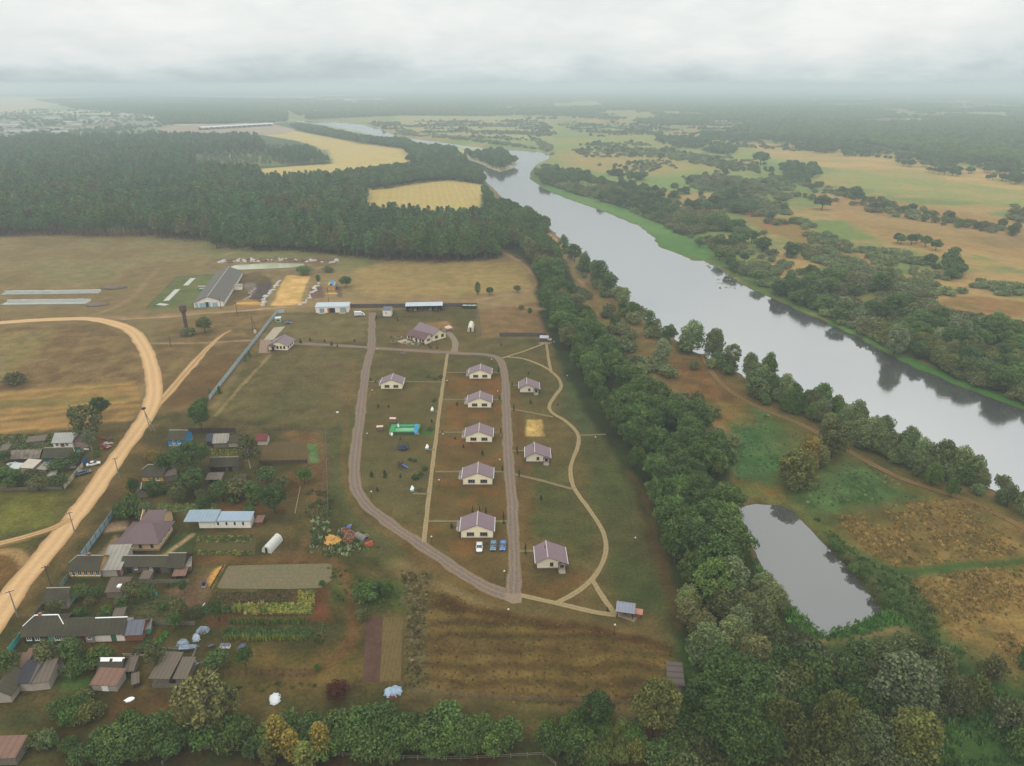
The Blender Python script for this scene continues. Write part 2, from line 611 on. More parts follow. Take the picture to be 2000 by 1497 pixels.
# great meadow between forest and farm track
paint([(-1500, 520), (0, 448), (280, 448), (450, 470), (620, 480), (900, 500), (1000, 490), (1040, 520), (1050, 600), (900, 600), (600, 598), (300, 620), (0, 630), (-1500, 680)], c(124, 104, 66), c(144, 120, 78), 3, 3, n='M', rough=.6)
paint([(0, 470), (260, 455), (700, 478), (640, 540), (400, 545), (0, 560)], c(134, 118, 78), c(118, 110, 70), 12, 8, k=.8, n='S', patch=('M', .5))
paint([(380, 480), (640, 490), (760, 505), (690, 540), (640, 520), (420, 505)], c(112, 112, 66), c(124, 114, 70), 8, 6, k=.85, n='S')
paint([(690, 525), (800, 505), (1020, 515), (1040, 560), (900, 580), (700, 575)], c(132, 112, 62), c(160, 132, 82), 6, 5, n='M', stripes=(700, 560, 1000, 552, 9, .4))
paint([(1050, 590), (1090, 660), (940, 655), (935, 605)], c(120, 94, 58), c(132, 102, 66), 4, 4, n='S', rough=.8)
# left field inside the bend, striped stubble below it
paint([(-1500, 680), (0, 640), (200, 632), (262, 665), (290, 720), (282, 760), (0, 770), (-1500, 900)], c(112, 88, 54), c(130, 104, 66), 3, 3, n='S', rough=.9)
paint([(-600, 690), (0, 650), (120, 640), (60, 700), (0, 745), (-600, 830)], c(140, 118, 72), c(120, 104, 62), 4, 3, n='S', stripes=(0, 690, 80, 655, 5, .5))
paint([(-1500, 930), (0, 766), (180, 752), (262, 745), (276, 762), (274, 795), (255, 822), (180, 828), (80, 842), (0, 846), (-1500, 1050)], c(118, 96, 54), c(176, 134, 78), 2, 2.5, n='S', stripes=(0, 846, 140, 832, 6.5, .8), rough=.6)
paint([(-600, 880), (0, 782), (250, 770), (250, 782), (0, 800), (-600, 900)], c(116, 106, 56), c(128, 112, 60), 2, 2, k=.7)
# roadside and triangle by the fence
paint([(300, 640), (500, 600), (555, 612), (410, 785), (290, 850), (240, 900), (250, 860), (310, 780)], c(106, 86, 52), c(124, 100, 62), 3, 3, n='S', rough=.7)
paint([(330, 740), (470, 680), (410, 785), (330, 800)], c(96, 72, 40), c(110, 80, 46), 4, 3, k=.8)
# village ground
paint([(-900, 850), (0, 852), (180, 832), (290, 815), (410, 800), (640, 838), (690, 1000), (800, 1150), (800, 1360), (1100, 1380), (1320, 1400), (1320, 1497), (1330, 2200), (-900, 2200)], c(68, 64, 32), c(90, 76, 42), 3, 3, n='S', rough=1.0)
paint([(-900, 900), (0, 870), (150, 850), (230, 870), (120, 1020), (20, 1100), (-900, 1300)], c(82, 80, 40), c(104, 94, 48), 3, 3, n='S')
paint([(-60, 965), (110, 960), (118, 985), (100, 1030), (-60, 1045)], c(98, 98, 40), c(112, 104, 46), 2, 1, n='S', stripes=(0, 1000, 100, 996, 3, .5))
paint([(-60, 1068), (40, 1075), (55, 1110), (-60, 1180)], c(108, 78, 40), c(120, 88, 48), 3, 2, n='S')
paint([(160, 900), (240, 850), (300, 830), (280, 900), (200, 1000), (100, 1110), (40, 1220), (60, 1120), (140, 1030)], c(92, 78, 42), c(120, 94, 56), 4, 4, n='S', rough=.8)
paint([(200, 965), (260, 905), (300, 850), (320, 870), (270, 960), (200, 1020)], c(78, 66, 36), c(96, 76, 42), 3, 3, n='S')
# resort lawns
paint([(560, 612), (930, 600), (935, 660), (1060, 660), (1110, 670), (1140, 760), (1200, 860), (1260, 960), (1300, 1080), (1330, 1200), (1310, 1255), (1000, 1200), (800, 1120), (700, 1020), (640, 840), (420, 812), (480, 700)], LAWN, LAWN2, 3, 2, n='M', rough=.85)
paint([(560, 615), (720, 612), (715, 668), (590, 668), (520, 640)], c(104, 90, 54), c(112, 98, 60), 3, 2, n='M')
paint([(530, 690), (715, 685), (690, 830), (425, 815)], c(90, 83, 47), c(106, 90, 54), 3, 4, n='M', rough=.9)
paint([(640, 840), (690, 800), (690, 950), (740, 1020), (800, 1080), (760, 1100), (690, 1040), (650, 960)], c(78, 78, 42), c(88, 84, 48), 3, 3, n='M')
for q in ([(872, 735), (980, 735), (983, 775), (868, 775)], [(864, 788), (984, 788), (986, 838), (858, 838)], [(858, 855), (986, 855), (988, 915), (850, 915)], [(848, 932), (990, 932), (992, 1012), (838, 1012)],
    [(836, 1030), (992, 1028), (995, 1125), (960, 1138), (838, 1060)]):
 paint(q, c(108, 76, 40), c(96, 80, 44), 2.5, 2.5, n='M', rough=.6, stripes=(q[0][0], q[0][1], q[3][0], q[3][1], 2.2, .25))
 paint(q, c(124, 84, 42), None, 3, 3, k=.55, patch=('S', .55))
paint([(735, 760), (858, 760), (836, 900), (700, 900), (712, 800)], c(106, 82, 46), c(92, 82, 46), 3, 3, n='M', rough=.6)
paint([(700, 890), (838, 890), (826, 1040), (760, 1010), (700, 950)], c(84, 78, 44), c(96, 86, 50), 3, 3, n='M')
paint([(1000, 735), (1010, 735), (1040, 900), (1045, 1060), (1020, 1060), (1012, 900)], c(110, 76, 42), c(100, 80, 44), 2, 2, n='S', stripes=(1005, 740, 1030, 1050, 1.6, .35))
paint([(1020, 1100), (1110, 1110), (1150, 1125), (1120, 1155), (1080, 1175), (1020, 1160)], c(104, 76, 40), c(90, 76, 42), 3, 3, n='S')
paint([(1050, 910), (1110, 920), (1130, 980), (1170, 1040), (1150, 1090), (1110, 1060), (1040, 1050), (1040, 960)], c(86, 80, 44), c(78, 80, 42), 3, 3)
paint([(1085, 690), (1120, 690), (1150, 780), (1190, 850), (1140, 850), (1100, 800), (1100, 740)], c(76, 82, 48), c(70, 80, 44), 3, 2)
paint([(1140, 855), (1200, 860), (1270, 980), (1310, 1120), (1330, 1230), (1220, 1180), (1170, 1130), (1190, 1070), (1150, 960)], c(80, 76, 42), c(70, 78, 40), 3, 3, n='M')
paint([(1225, 910), (1262, 960), (1290, 1080), (1335, 1220), (1316, 1220), (1275, 1090), (1245, 990)], c(82, 62, 34), c(96, 74, 42), 2, 2, k=.7, n='S')
paint([(1190, 860), (1215, 870), (1265, 950), (1250, 960)], c(64, 76, 38), c(74, 80, 40), 3, 2)
paint([(830, 632), (870, 628), (888, 640), (870, 650), (860, 641), (836, 642)], c(150, 112, 70), c(132, 104, 64), 1.5, 1.5, n='S')
paint([(1030, 820), (1061, 820), (1062, 852), (1028, 852)], c(176, 142, 82), c(200, 164, 98), .8, 1.2, n='F')
paint([(800, 836), (850, 838), (846, 852), (800, 850)], c(58, 88, 40), c(70, 96, 46), 1.5, 1.5)
# brown weedy field at the foot of the resort
FIELD = [(806, 1130), (880, 1160), (960, 1190), (1060, 1205), (1180, 1228), (1310, 1258), (1312, 1330), (1290, 1385), (1100, 1385), (960, 1370), (806, 1352)]
paint(FIELD, c(68, 54, 28), c(118, 94, 50), 2.5, 2, n='S', stripes=(810, 1290, 1200, 1300, 4.6, .85), rough=1.0)
paint([(780, 1115), (840, 1120), (835, 1200), (820, 1345), (790, 1345), (795, 1200)], c(70, 58, 32), c(100, 88, 60), 2, 2.5, n='F')
paint([(860, 1165), (1310, 1262), (1310, 1272), (1060, 1224), (850, 1186)], c(88, 58, 28), c(74, 52, 26), 2, 2)
# meadows between the belt and the river
RM = [(1125, 560), (1180, 570), (1290, 660), (1370, 690), (1440, 730), (1560, 800), (1700, 880), (1860, 945), (2000, 1000), (2600, 1260), (2600, 1800), (1900, 1497), (1840, 1260), (1740, 1180), (1440, 960), (1420, 840), (1220, 690), (1150, 600)]
paint(RM, c(88, 90, 46), c(106, 88, 46), 3, 3, n='M', rough=.9)
paint([(1130, 545), (1180, 560), (1260, 640), (1340, 690), (1400, 730), (1330, 760), (1240, 690), (1160, 610)], c(124, 98, 58), c(110, 92, 50), 4, 3, n='S')
paint([(1290, 700), (1370, 700), (1430, 760), (1470, 800), (1465, 828), (1420, 800), (1330, 770)], c(102, 76, 40), c(118, 84, 46), 8.0, 8.0, n='S')
paint([(1390, 790), (1420, 815), (1425, 840), (1385, 825)], c(150, 110, 60), c(124, 96, 50), 8.0, 8.0, n='S')
paint([(1425, 830), (1470, 828), (1478, 800), (1510, 815), (1580, 860), (1540, 930), (1500, 945), (1430, 935)], c(62, 92, 46), c(78, 104, 56), 7.0, 6.0, n='S')
paint([(1515, 812), (1600, 855), (1580, 870), (1520, 880), (1510, 850)], c(86, 80, 40), c(98, 86, 44), 8.0, 6.0)
paint([(1430, 935), (1500, 945), (1540, 965), (1480, 972), (1440, 965)], c(128, 88, 44), c(92, 94, 46), 6.0, 7.0, n='S')
paint([(1545, 965), (1600, 925), (1680, 895), (1760, 945), (1830, 975), (1720, 995), (1620, 1010), (1570, 1000)], c(62, 86, 42), c(84, 106, 58), 7.0, 6.0, n='S')
paint([(1690, 905), (1760, 920), (1850, 960), (1830, 978), (1740, 945)], c(84, 76, 38), c(98, 86, 44), 8.0, 6.0)
paint([(1632, 1012), (1720, 996), (1830, 976), (1900, 985), (2100, 1050), (2100, 1085), (1960, 1090), (1860, 1098), (1750, 1110), (1700, 1085)], c(106, 89, 48), c(130, 105, 58), 7.0, 7.0, n='S', rough=1.2)
paint([(1700, 1118), (1860, 1100), (2100, 1085), (2100, 1094), (1900, 1112), (1780, 1130), (1740, 1135)], c(60, 84, 38), c(72, 90, 42), 1.5, 1.5)
paint([(1780, 1135), (1880, 1115), (2100, 1096), (2400, 1200), (2400, 1500), (2000, 1310), (1910, 1300), (1850, 1240)], c(112, 93, 50), c(142, 114, 64), 3, 3, n='S', rough=1.2)
paint([(1590, 1010), (1690, 1090), (1780, 1130), (1850, 1235), (1900, 1300), (1800, 1250), (1740, 1200), (1640, 1090)], c(60, 80, 38), c(74, 90, 46), 7.0, 7.0, n='S')
paint([(1610, 1237), (1650, 1219), (1730, 1188), (1790, 1220), (1700, 1235), (1630, 1250)], c(58, 92, 42), c(70, 100, 48), 1.5, 2, n='S')
paint([(1560, 1190), (1520, 1145), (1480, 1090), (1470, 1095), (1500, 1170), (1590, 1250), (1612, 1236)], c(60, 92, 42), c(72, 100, 50), 1.5, 1.5, n='S')
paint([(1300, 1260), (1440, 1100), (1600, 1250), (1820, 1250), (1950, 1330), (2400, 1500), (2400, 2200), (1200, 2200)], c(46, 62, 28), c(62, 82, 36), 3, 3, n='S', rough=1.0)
paint([(1880, 1330), (1960, 1360), (2050, 1420), (2050, 1600), (1880, 1600), (1830, 1440)], c(58, 84, 38), c(70, 96, 44), 8.0, 8.0, n='S')
paint([(1180, 1430), (1330, 1400), (1330, 1600), (1150, 1600)], c(80, 54, 28), c(70, 60, 32), 3, 3, n='S')
paint([(120, 1440), (500, 1430), (900, 1440), (1150, 1440), (1150, 1600), (100, 1600)], c(74, 52, 28), c(62, 62, 32), 3, 3, n='S')
# belt floor
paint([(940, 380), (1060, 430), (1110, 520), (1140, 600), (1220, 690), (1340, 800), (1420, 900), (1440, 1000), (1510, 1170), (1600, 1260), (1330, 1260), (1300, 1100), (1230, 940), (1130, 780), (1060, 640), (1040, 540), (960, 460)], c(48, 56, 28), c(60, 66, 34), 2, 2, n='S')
paint([(1055, 455), (1075, 455), (1110, 490), (1100, 496), (1075, 480)], c(190, 140, 96), c(168, 124, 84), 1.5, 1.5, n='S')
# farm yard
paint([(285, 605), (345, 540), (420, 535), (385, 602)], c(92, 102, 58), c(108, 108, 62), 3, 2, n='S')
paint([(405, 505), (660, 503), (665, 515), (600, 545), (500, 545), (440, 535), (395, 530)], c(120, 100, 66), c(134, 112, 78), 3, 3, n='S')
paint([(445, 598), (470, 540), (500, 530), (530, 545), (525, 575), (500, 595)], c(110, 90, 58), c(96, 80, 52), 2, 2, n='S')
paint([(488, 590), (500, 555), (533, 552), (518, 592)], c(92, 78, 72), c(76, 64, 60), 1.2, 1.2, n='F')
paint([(460, 590), (480, 583), (508, 588), (500, 597), (465, 598)], c(170, 132, 70), c(140, 108, 60), 1, 1.5, n='S')
paint([(475, 565), (480, 552), (500, 552), (498, 575)], c(134, 116, 104), c(120, 104, 88), 1, 1, n='S')
paint([(560, 538), (606, 540), (592, 575), (585, 596), (530, 597), (545, 565)], c(196, 156, 92), c(214, 172, 108), 1.2, 1.5, n='S', rough=.6)
paint([(606, 563), (630, 558), (634, 582), (606, 585)], c(122, 92, 76), c(106, 82, 70), 1, 1.5, n='F')
paint([(655, 560), (668, 560), (668, 582), (656, 580)], c(118, 90, 74), c(104, 82, 68), 1, 1.5, n='F')
# yards and plots of the village
paint([(560, 845), (636, 840), (640, 1000), (600, 1010), (590, 900)], c(96, 78, 44), c(112, 82, 48), 2, 2, n='S')
paint([(602, 868), (620, 868), (622, 905), (602, 905)], c(84, 108, 62), c(98, 116, 70), .8, .8, n='S')
paint([(510, 878), (572, 878), (572, 890), (510, 890)], c(72, 56, 34), c(84, 64, 40), .8, .6, n='F')
paint([(510, 890), (580, 886), (598, 862), (600, 902), (510, 900)], c(112, 92, 56), c(98, 88, 50), 1.2, 1, n='S')
paint([(420, 965), (600, 910), (610, 1000), (500, 1010), (430, 990)], c(98, 72, 38), c(88, 76, 40), 2, 2, n='S')
paint([(310, 985), (420, 985), (420, 1003), (310, 1003)], c(92, 104, 50), c(112, 118, 62), 1, 1, n='F')
paint([(425, 985), (520, 980), (520, 1004), (420, 1004)], c(112, 78, 42), c(100, 72, 40), 1, 1, n='S')
paint([(330, 1040), (400, 1030), (380, 1090), (320, 1085)], c(60, 68, 32), c(72, 76, 38), 1.5, 1.5, n='S')
paint([(210, 1022), (252, 1014), (246, 1036), (205, 1042)], c(148, 120, 92), c(136, 110, 84), .8, .8, n='S')
paint([(190, 1085), (225, 1048), (235, 1055), (222, 1090)], c(140, 116, 88), c(128, 108, 80), .8, .8, n='S')
paint([(535, 1030), (580, 1032), (578, 1085), (525, 1085)], c(84, 68, 40), c(98, 82, 46), 1, 1, n='S', stripes=(540, 1032, 533, 1085, 1.4, .5))
paint([(380, 1140), (430, 1105), (400, 1180), (330, 1200), (330, 1150)], c(122, 94, 70), c(104, 82, 58), 1.5, 1.5, n='S')
paint([(404, 1140), (424, 1108), (434, 1106), (414, 1150)], c(196, 142, 76), c(170, 126, 70), .8, 1, n='S')
paint([(255, 1160), (350, 1160), (345, 1215), (250, 1215)], c(96, 78, 54), c(80, 76, 44), 1, 1, n='S', stripes=(260, 1180, 350, 1178, 2.2, .6))
paint([(400, 1190), (520, 1200), (640, 1195), (640, 1215), (400, 1222)], c(92, 62, 36), c(80, 60, 34), 1.5, 1.5, n='S')
paint([(620, 1110), (660, 1120), (640, 1210), (612, 1200)], c(110, 68, 40), c(84, 68, 38), 1.5, 2, n='S')
paint([(640, 1110), (700, 1120), (790, 1130), (800, 1190), (690, 1190), (650, 1180)], c(66, 76, 34), c(80, 84, 40), 2, 3, n='S')
paint([(450, 1290), (700, 1260), (720, 1340), (640, 1360), (450, 1340)], c(92, 78, 38), c(104, 84, 42), 3, 3, n='S')
paint([(436, 1306), (612, 1306), (612, 1324), (436, 1322)], c(84, 60, 40), c(102, 78, 50), .8, .6, n='F', stripes=(440, 1315, 610, 1315, 1.6, .8))
paint([(170, 1250), (290, 1240), (290, 1275), (160, 1275)], c(96, 68, 38), c(84, 64, 36), 1.5, 1.5, n='S')
paint([(95, 1330), (170, 1320), (160, 1350), (100, 1352)], c(60, 84, 34), c(72, 90, 40), 1.5, 1.5, n='S')
paint([(230, 1350), (370, 1340), (400, 1385), (200, 1395)], c(94, 66, 34), c(84, 66, 36), 2, 2, n='S')
paint([(0, 1385), (190, 1395), (160, 1440), (0, 1420)], c(84, 66, 34), c(66, 66, 34), 2, 3, n='S')
# worn tracks
SANDC, SANDC2 = c(186, 150, 106), c(168, 136, 96)
trail([(293, 671), (400, 670), (500, 664)], 2.5, c(156, 130, 98), None, .8, .8, .8)
trail([(180, 621), (240, 621), (330, 616), (400, 608), (470, 606), (530, 603), (612, 594), (720, 586), (800, 586), (885, 588), (934, 590), (1056, 604)], 5, c(158, 124, 90), c(140, 112, 80), 2, 1.5, .85)
trail([(240, 624), (330, 619), (400, 612), (470, 608), (560, 600)], 2.2, c(186, 150, 110), None, .7, .8, .7)
trail([(934, 587), (965, 581), (1025, 571), (1042, 562), (1046, 551), (1032, 527), (1007, 506), (979, 492)], 3, c(168, 130, 98), c(150, 118, 88), 1, 1, .85)
trail([(168, 619), (210, 606), (255, 584), (268, 570), (310, 525)], 4, c(150, 122, 90), None, 2, 1.5, .6)
trail([(440, 498), (490, 483), (543, 466)], 4, c(160, 132, 96), None, 1.5, 1, .6)
trail([(425, 660), (480, 630), (560, 600)], 4, c(140, 110, 74), None, 2, 2, .5)
trail([(527, 695), (480, 745), (421, 812)], 1.6, c(140, 118, 78), None, .6, .4, .8)
trail([(690, 700), (672, 860), (675, 940), (700, 1000), (800, 1075), (900, 1135), (985, 1185)], 1.6, c(118, 84, 46), None, .8, .8, .5)
trail([(636, 838), (450, 822), (400, 822)], 1.2, c(84, 66, 38), None, .6, .6, .7)
trail([(636, 838), (638, 1000), (640, 1010)], 3.0, c(84, 82, 48), None, 1, .8, .6)
trail([(610, 850), (628, 870), (630, 960), (615, 1020), (580, 1095)], 3, c(110, 82, 52), None, 1.2, 1, .7)
trail([(384, 1095), (500, 1092), (620, 1092), (660, 1108), (682, 1150), (690, 1220), (680, 1260), (640, 1300)], 3.5, c(116, 80, 46), c(104, 76, 44), 1.5, 1.2, .75)
trail([(240, 1098), (310, 1090), (340, 1070), (375, 1045)], 1.6, c(160, 134, 100), None, .5, .4, .9)
trail([(0, 1063), (60, 1048), (110, 1032), (140, 1012)], 3, c(160, 128, 88), None, 1, 1, .8)
trail([(0, 1078), (30, 1080), (50, 1095), (50, 1120)], 3, c(170, 134, 90), None, 1, 1, .8)
trail([(1128, 545), (1142, 560), (1130, 572)], 2.5, c(160, 124, 84), None, 1, 1, .7)
trail([(1180, 610), (1260, 655), (1310, 690), (1370, 700)], 2.5, c(124, 100, 62), None, 1, 1, .5)
trail([(980, 492), (1010, 500), (1040, 530)], 2.5, c(120, 90, 58), None, 1, 1, .6)
trail([(1225, 920), (1262, 975), (1290, 1080), (1325, 1180), (1332, 1230)], 2.5, c(96, 70, 40), None, 1.2, 1.2, .6)

# relief: the river and the ponds are cut into the plain
gz = np.zeros(len(gx))
for poly, slope, rag in ((RIVER, .28, 2.0), (POND, .5, .8)):
 pl = [(p.x, p.y) for p in poly]
 a = np.array(pl)
 ix = np.nonzero((gx > a[:, 0].min() - 30) & (gx < a[:, 0].max() + 30) & (gy > a[:, 1].min() - 30) & (gy < a[:, 1].max() + 30) & front)[0]
 sd = sdist(P2[ix] + np.stack([WX[ix], WY[ix]], 1) * rag, pl)
 gz[ix] = np.minimum(gz[ix], np.clip(-.9 + sd * slope, -3.5, 0))
 w = (1 - sm(sd, -1, 1.2))[:, None]
 gc[ix, :3] = gc[ix, :3] * (1 - w) + np.array(c(60, 58, 40))[None] * w
idx = np.arange(nr_ * nt_).reshape(nr_, nt_)
A_, B_ = idx[:-1], idx[1:]
quads = np.stack([A_, np.roll(A_, -1, 1), np.roll(B_, -1, 1), B_], -1).reshape(-1, 4)[:, ::-1]
me = bpy.data.meshes.new('ground')
me.vertices.add(len(gx))
me.vertices.foreach_set('co', np.stack([gx, gy, gz], 1).astype(np.float32).ravel())
me.loops.add(quads.size)
me.loops.foreach_set('vertex_index', quads.astype(np.int32).ravel())
me.polygons.add(len(quads))
me.polygons.foreach_set('loop_start', np.arange(0, quads.size, 4, dtype=np.int32))
me.polygons.foreach_set('use_smooth', np.ones(len(quads), dtype=bool))
me.update(calc_edges=True)
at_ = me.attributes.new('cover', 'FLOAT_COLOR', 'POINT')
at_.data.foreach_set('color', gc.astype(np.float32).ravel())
gm, nt, bs = nt_new('ground_cover')
att = nd(nt, 'ShaderNodeAttribute', attribute_name='cover')
geo = nd(nt, 'ShaderNodeNewGeometry')
n1 = noise(nt, geo.outputs['Position'], 1.1, 7, .78)
n2 = noise(nt, geo.outputs['Position'], .13, 5, .65)
n3 = noise(nt, geo.outputs['Position'], .028, 4, .6)
k = nd(nt, 'ShaderNodeMath', operation='MULTIPLY')
nt.links.new(ramp(nt, n1, .28, .72, .42, 1.58), k.inputs[0])
nt.links.new(ramp(nt, n2, .3, .7, .62, 1.36), k.inputs[1])
kk = nd(nt, 'ShaderNodeMath', operation='MULTIPLY')
nt.links.new(k.outputs[0], kk.inputs[0])
nt.links.new(ramp(nt, n3, .3, .7, .9, 1.1), kk.inputs[1])
# strength of the mottling is kept in alpha
mm = nd(nt, 'ShaderNodeMix', data_type='FLOAT')
nt.links.new(att.outputs['Alpha'], mm.inputs[0])
mm.inputs[2].default_value = 1.0
nt.links.new(kk.outputs[0], mm.inputs[3])
cc = nd(nt, 'ShaderNodeCombineColor')
for i in range(3):
 nt.links.new(mm.outputs[0], cc.inputs[i])
colr = mixrgb(nt, att.outputs['Color'], cc.outputs[0], 1.0, 'MULTIPLY')
# a breath of green or straw
n4 = noise(nt, geo.outputs['Position'], .07, 5, .7)
colr = mixrgb(nt, colr, mixrgb(nt, colr, (.86, 1.06, .84), 1.0, 'MULTIPLY'), ramp(nt, n4, .5, .72))
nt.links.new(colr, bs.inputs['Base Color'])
bs.inputs['Roughness'].default_value = 1.0
bs.inputs['Specular IOR Level'].default_value = 0.05
bp = nd(nt, 'ShaderNodeBump')
bp.inputs['Strength'].default_value = .5
bp.inputs['Distance'].default_value = .35
nt.links.new(n1, bp.inputs['Height'])
nt.links.new(bp.outputs[0], bs.inputs['Normal'])
me.materials.append(gm)
tag(link('ground', me), 'flat plain of meadows, lawns, plots and fields', kind='structure')


# ------------------------------------------------------------------ water sheets
def offset_poly(poly, d):
 n = len(poly)
 area = sum(poly[i].x * poly[(i + 1) % n].y - poly[(i + 1) % n].x * poly[i].y for i in range(n))
 s = 1 if area > 0 else -1
 out = []
 for i in range(n):
  a, b, cc_ = poly[i - 1], poly[i], poly[(i + 1) % n]
  n1 = Vector(((b - a).y, -(b - a).x, 0)).normalized() * s
  n2 = Vector(((cc_ - b).y, -(cc_ - b).x, 0)).normalized() * s
  m_ = n1 + n2
  m_ = m_.normalized() if m_.length > .2 else n1
  out.append(b + m_ * d)
 return out


def flat(name, poly, z, mat, kind='structure', label=None, parent=None):
 tr = tessellate_polygon([[Vector((p.x, p.y, 0)) for p in poly]])
 me = bpy.data.meshes.new(name)
 n = Vector((0, 0, 1))
 fs = []
 for t in tr:
  a, b, d = (poly[i] for i in t)
  cr = (b.x - a.x) * (d.y - a.y) - (b.y - a.y) * (d.x - a.x)
  fs.append(tuple(t) if cr > 0 else tuple(reversed(t)))
 me.from_pydata([(p.x, p.y, z) for p in poly], [], fs)
 me.materials.append(mat)
 me.update()
 o = link(name, me, parent)
 if kind:
  tag(o, label, kind=kind)
 return o


def water_mat(name, deep, ior, bump, rough=.04):
 m, nt, b = nt_new(name)
 geo = nd(nt, 'ShaderNodeNewGeometry')
 mp_ = nd(nt, 'ShaderNodeMapping')
 mp_.inputs['Rotation'].default_value = (0, 0, math.radians(35))
 mp_.inputs['Scale'].default_value = (.5, 1.4, 1)
 nt.links.new(geo.outputs['Position'], mp_.inputs['Vector'])
 n1 = noise(nt, mp_.outputs[0], .5, 5, .6)
 n2 = noise(nt, mp_.outputs[0], .018, 4, .6)
 b.inputs['Base Color'].default_value = (*deep, 1)
 b.inputs['IOR'].default_value = ior
 b.inputs['Specular IOR Level'].default_value = .5
 nt.links.new(ramp(nt, n2, .35, .7, rough, rough * 3.2), b.inputs['Roughness'])
 bpn = nd(nt, 'ShaderNodeBump')
 bpn.inputs['Distance'].default_value = .06
 nt.links.new(ramp(nt, n2, .35, .7, bump * .25, bump), bpn.inputs['Strength'])
 nt.links.new(n1, bpn.inputs['Height'])
 nt.links.new(bpn.outputs[0], b.inputs['Normal'])
 return m


WATER = water_mat('river_water', (.06, .062, .06), 5.4, .55)
PWATER = water_mat('pond_water', (.055, .053, .05), 2.2, .05, .02)
tag(flat('river', offset_poly(RIVER, 5.0), -.9, WATER), 'broad grey river winding through the plain', kind='structure')
tag(flat('pond', offset_poly(POND, 3.0), -.9, PWATER), 'long dark still pond beside the tree belt', kind='structure')
tag(flat('water', FARW, .12, WATER), 'pale far reach of the river in haze', kind='structure')
tag(flat('water', LAGOON, .03, M('slurry_water', c(190, 192, 180), .15, .1, .03, c(176, 180, 128), spec=.5)), 'pale green and white settling lagoon behind the barn', kind='structure')

# ------------------------------------------------------------------ roads and paths
def road_mat(name, edge, core, track, tw=.25, tu=.42, var=.16, grit=1.0):
 m, nt, b = nt_new(name)
 uv = nd(nt, 'ShaderNodeUVMap', uv_map='along')
 sp = nd(nt, 'ShaderNodeSeparateXYZ')
 nt.links.new(uv.outputs[0], sp.inputs[0])
 au = nd(nt, 'ShaderNodeMath', operation='ABSOLUTE')
 nt.links.new(sp.outputs[0], au.inputs[0])
 geo = nd(nt, 'ShaderNodeNewGeometry')
 n1 = noise(nt, geo.outputs['Position'], grit, 5, .65)
 n2 = noise(nt, geo.outputs['Position'], .11, 5, .65)
 dist = nd(nt, 'ShaderNodeMath', operation='SUBTRACT')
 nt.links.new(au.outputs[0], dist.inputs[0])
 dist.inputs[1].default_value = tu
 ad = nd(nt, 'ShaderNodeMath', operation='ABSOLUTE')
 nt.links.new(dist.outputs[0], ad.inputs[0])
 wob = nd(nt, 'ShaderNodeMath', operation='MULTIPLY_ADD')
 nt.links.new(n2, wob.inputs[0])
 wob.inputs[1].default_value = .45
 nt.links.new(ad.outputs[0], wob.inputs[2])
 ft = ramp(nt, wob.outputs[0], tw + .12, tw + .32, 1, 0)
 col = mixrgb(nt, core, track, ft)
 wob2 = nd(nt, 'ShaderNodeMath', operation='MULTIPLY_ADD')
 nt.links.new(n2, wob2.inputs[0])
 wob2.inputs[1].default_value = .5
 nt.links.new(au.outputs[0], wob2.inputs[2])
 col = mixrgb(nt, col, edge, ramp(nt, wob2.outputs[0], .95, 1.25))
 k = ramp(nt, n1, .28, .72, 1 - var, 1 + var)
 cc = nd(nt, 'ShaderNodeCombineColor')
 for i in range(3):
  nt.links.new(k, cc.inputs[i])
 col = mixrgb(nt, col, cc.outputs[0], 1.0, 'MULTIPLY')
 nt.links.new(col, b.inputs['Base Color'])
 b.inputs['Roughness'].default_value = .95
 b.inputs['Specular IOR Level'].default_value = .1
 return m


ROADZ = 0.0


def road(name, label, pts, width, mat, z=.03, rag=.25, smooth=True, step=1.5, wl=6.0):
 global ROADZ
 ROADZ += .0035
 z += ROADZ
 ln = spline(GP(pts), step) if smooth else GP(pts)
 if not smooth:
  q = []
  for a, b in zip(ln[:-1], ln[1:]):
   n = max(1, int((b - a).length / step))
   q += [a + (b - a) * (i / n) for i in range(n)]
  ln = q + [ln[-1]]
 seed = R.randrange(1000)
 v, us = [], []
 s = 0
 for i, p in enumerate(ln):
  d = (ln[min(i + 1, len(ln) - 1)] - ln[max(i - 1, 0)]).normalized()
  nrm = Vector((-d.y, d.x, 0))
  w = width(i / (len(ln) - 1)) if callable(width) else width
  l_, r_ = (float(fbm(np.array([s]), np.array([k_]), wl, 3, seed)[0] - .5) * 2 * rag for k_ in (0., 50.))
  if i:
   s += (p - ln[i - 1]).length
  for u in (-1, -.5, 0, .5, 1):
   off = u * w / 2 + (l_ if u < 0 else r_ if u > 0 else 0) * abs(u)
   v.append((p.x + nrm.x * off, p.y + nrm.y * off, z))
   us.append((u, s / max(.1, w)))
 fs = []
 for i in range(len(ln) - 1):
  for j in range(4):
   a = i * 5 + j
   fs.append((a, a + 5, a + 6, a + 1)[::-1])
 me = bpy.data.meshes.new(name)
 me.from_pydata(v, [], fs)
 uvl = me.uv_layers.new(name='along')
 for poly in me.polygons:
  for li in poly.loop_indices:
   uvl.data[li].uv = us[me.loops[li].vertex_index]
 me.materials.append(mat)
 me.update()
 return tag(link(name, me), label, kind='structure')


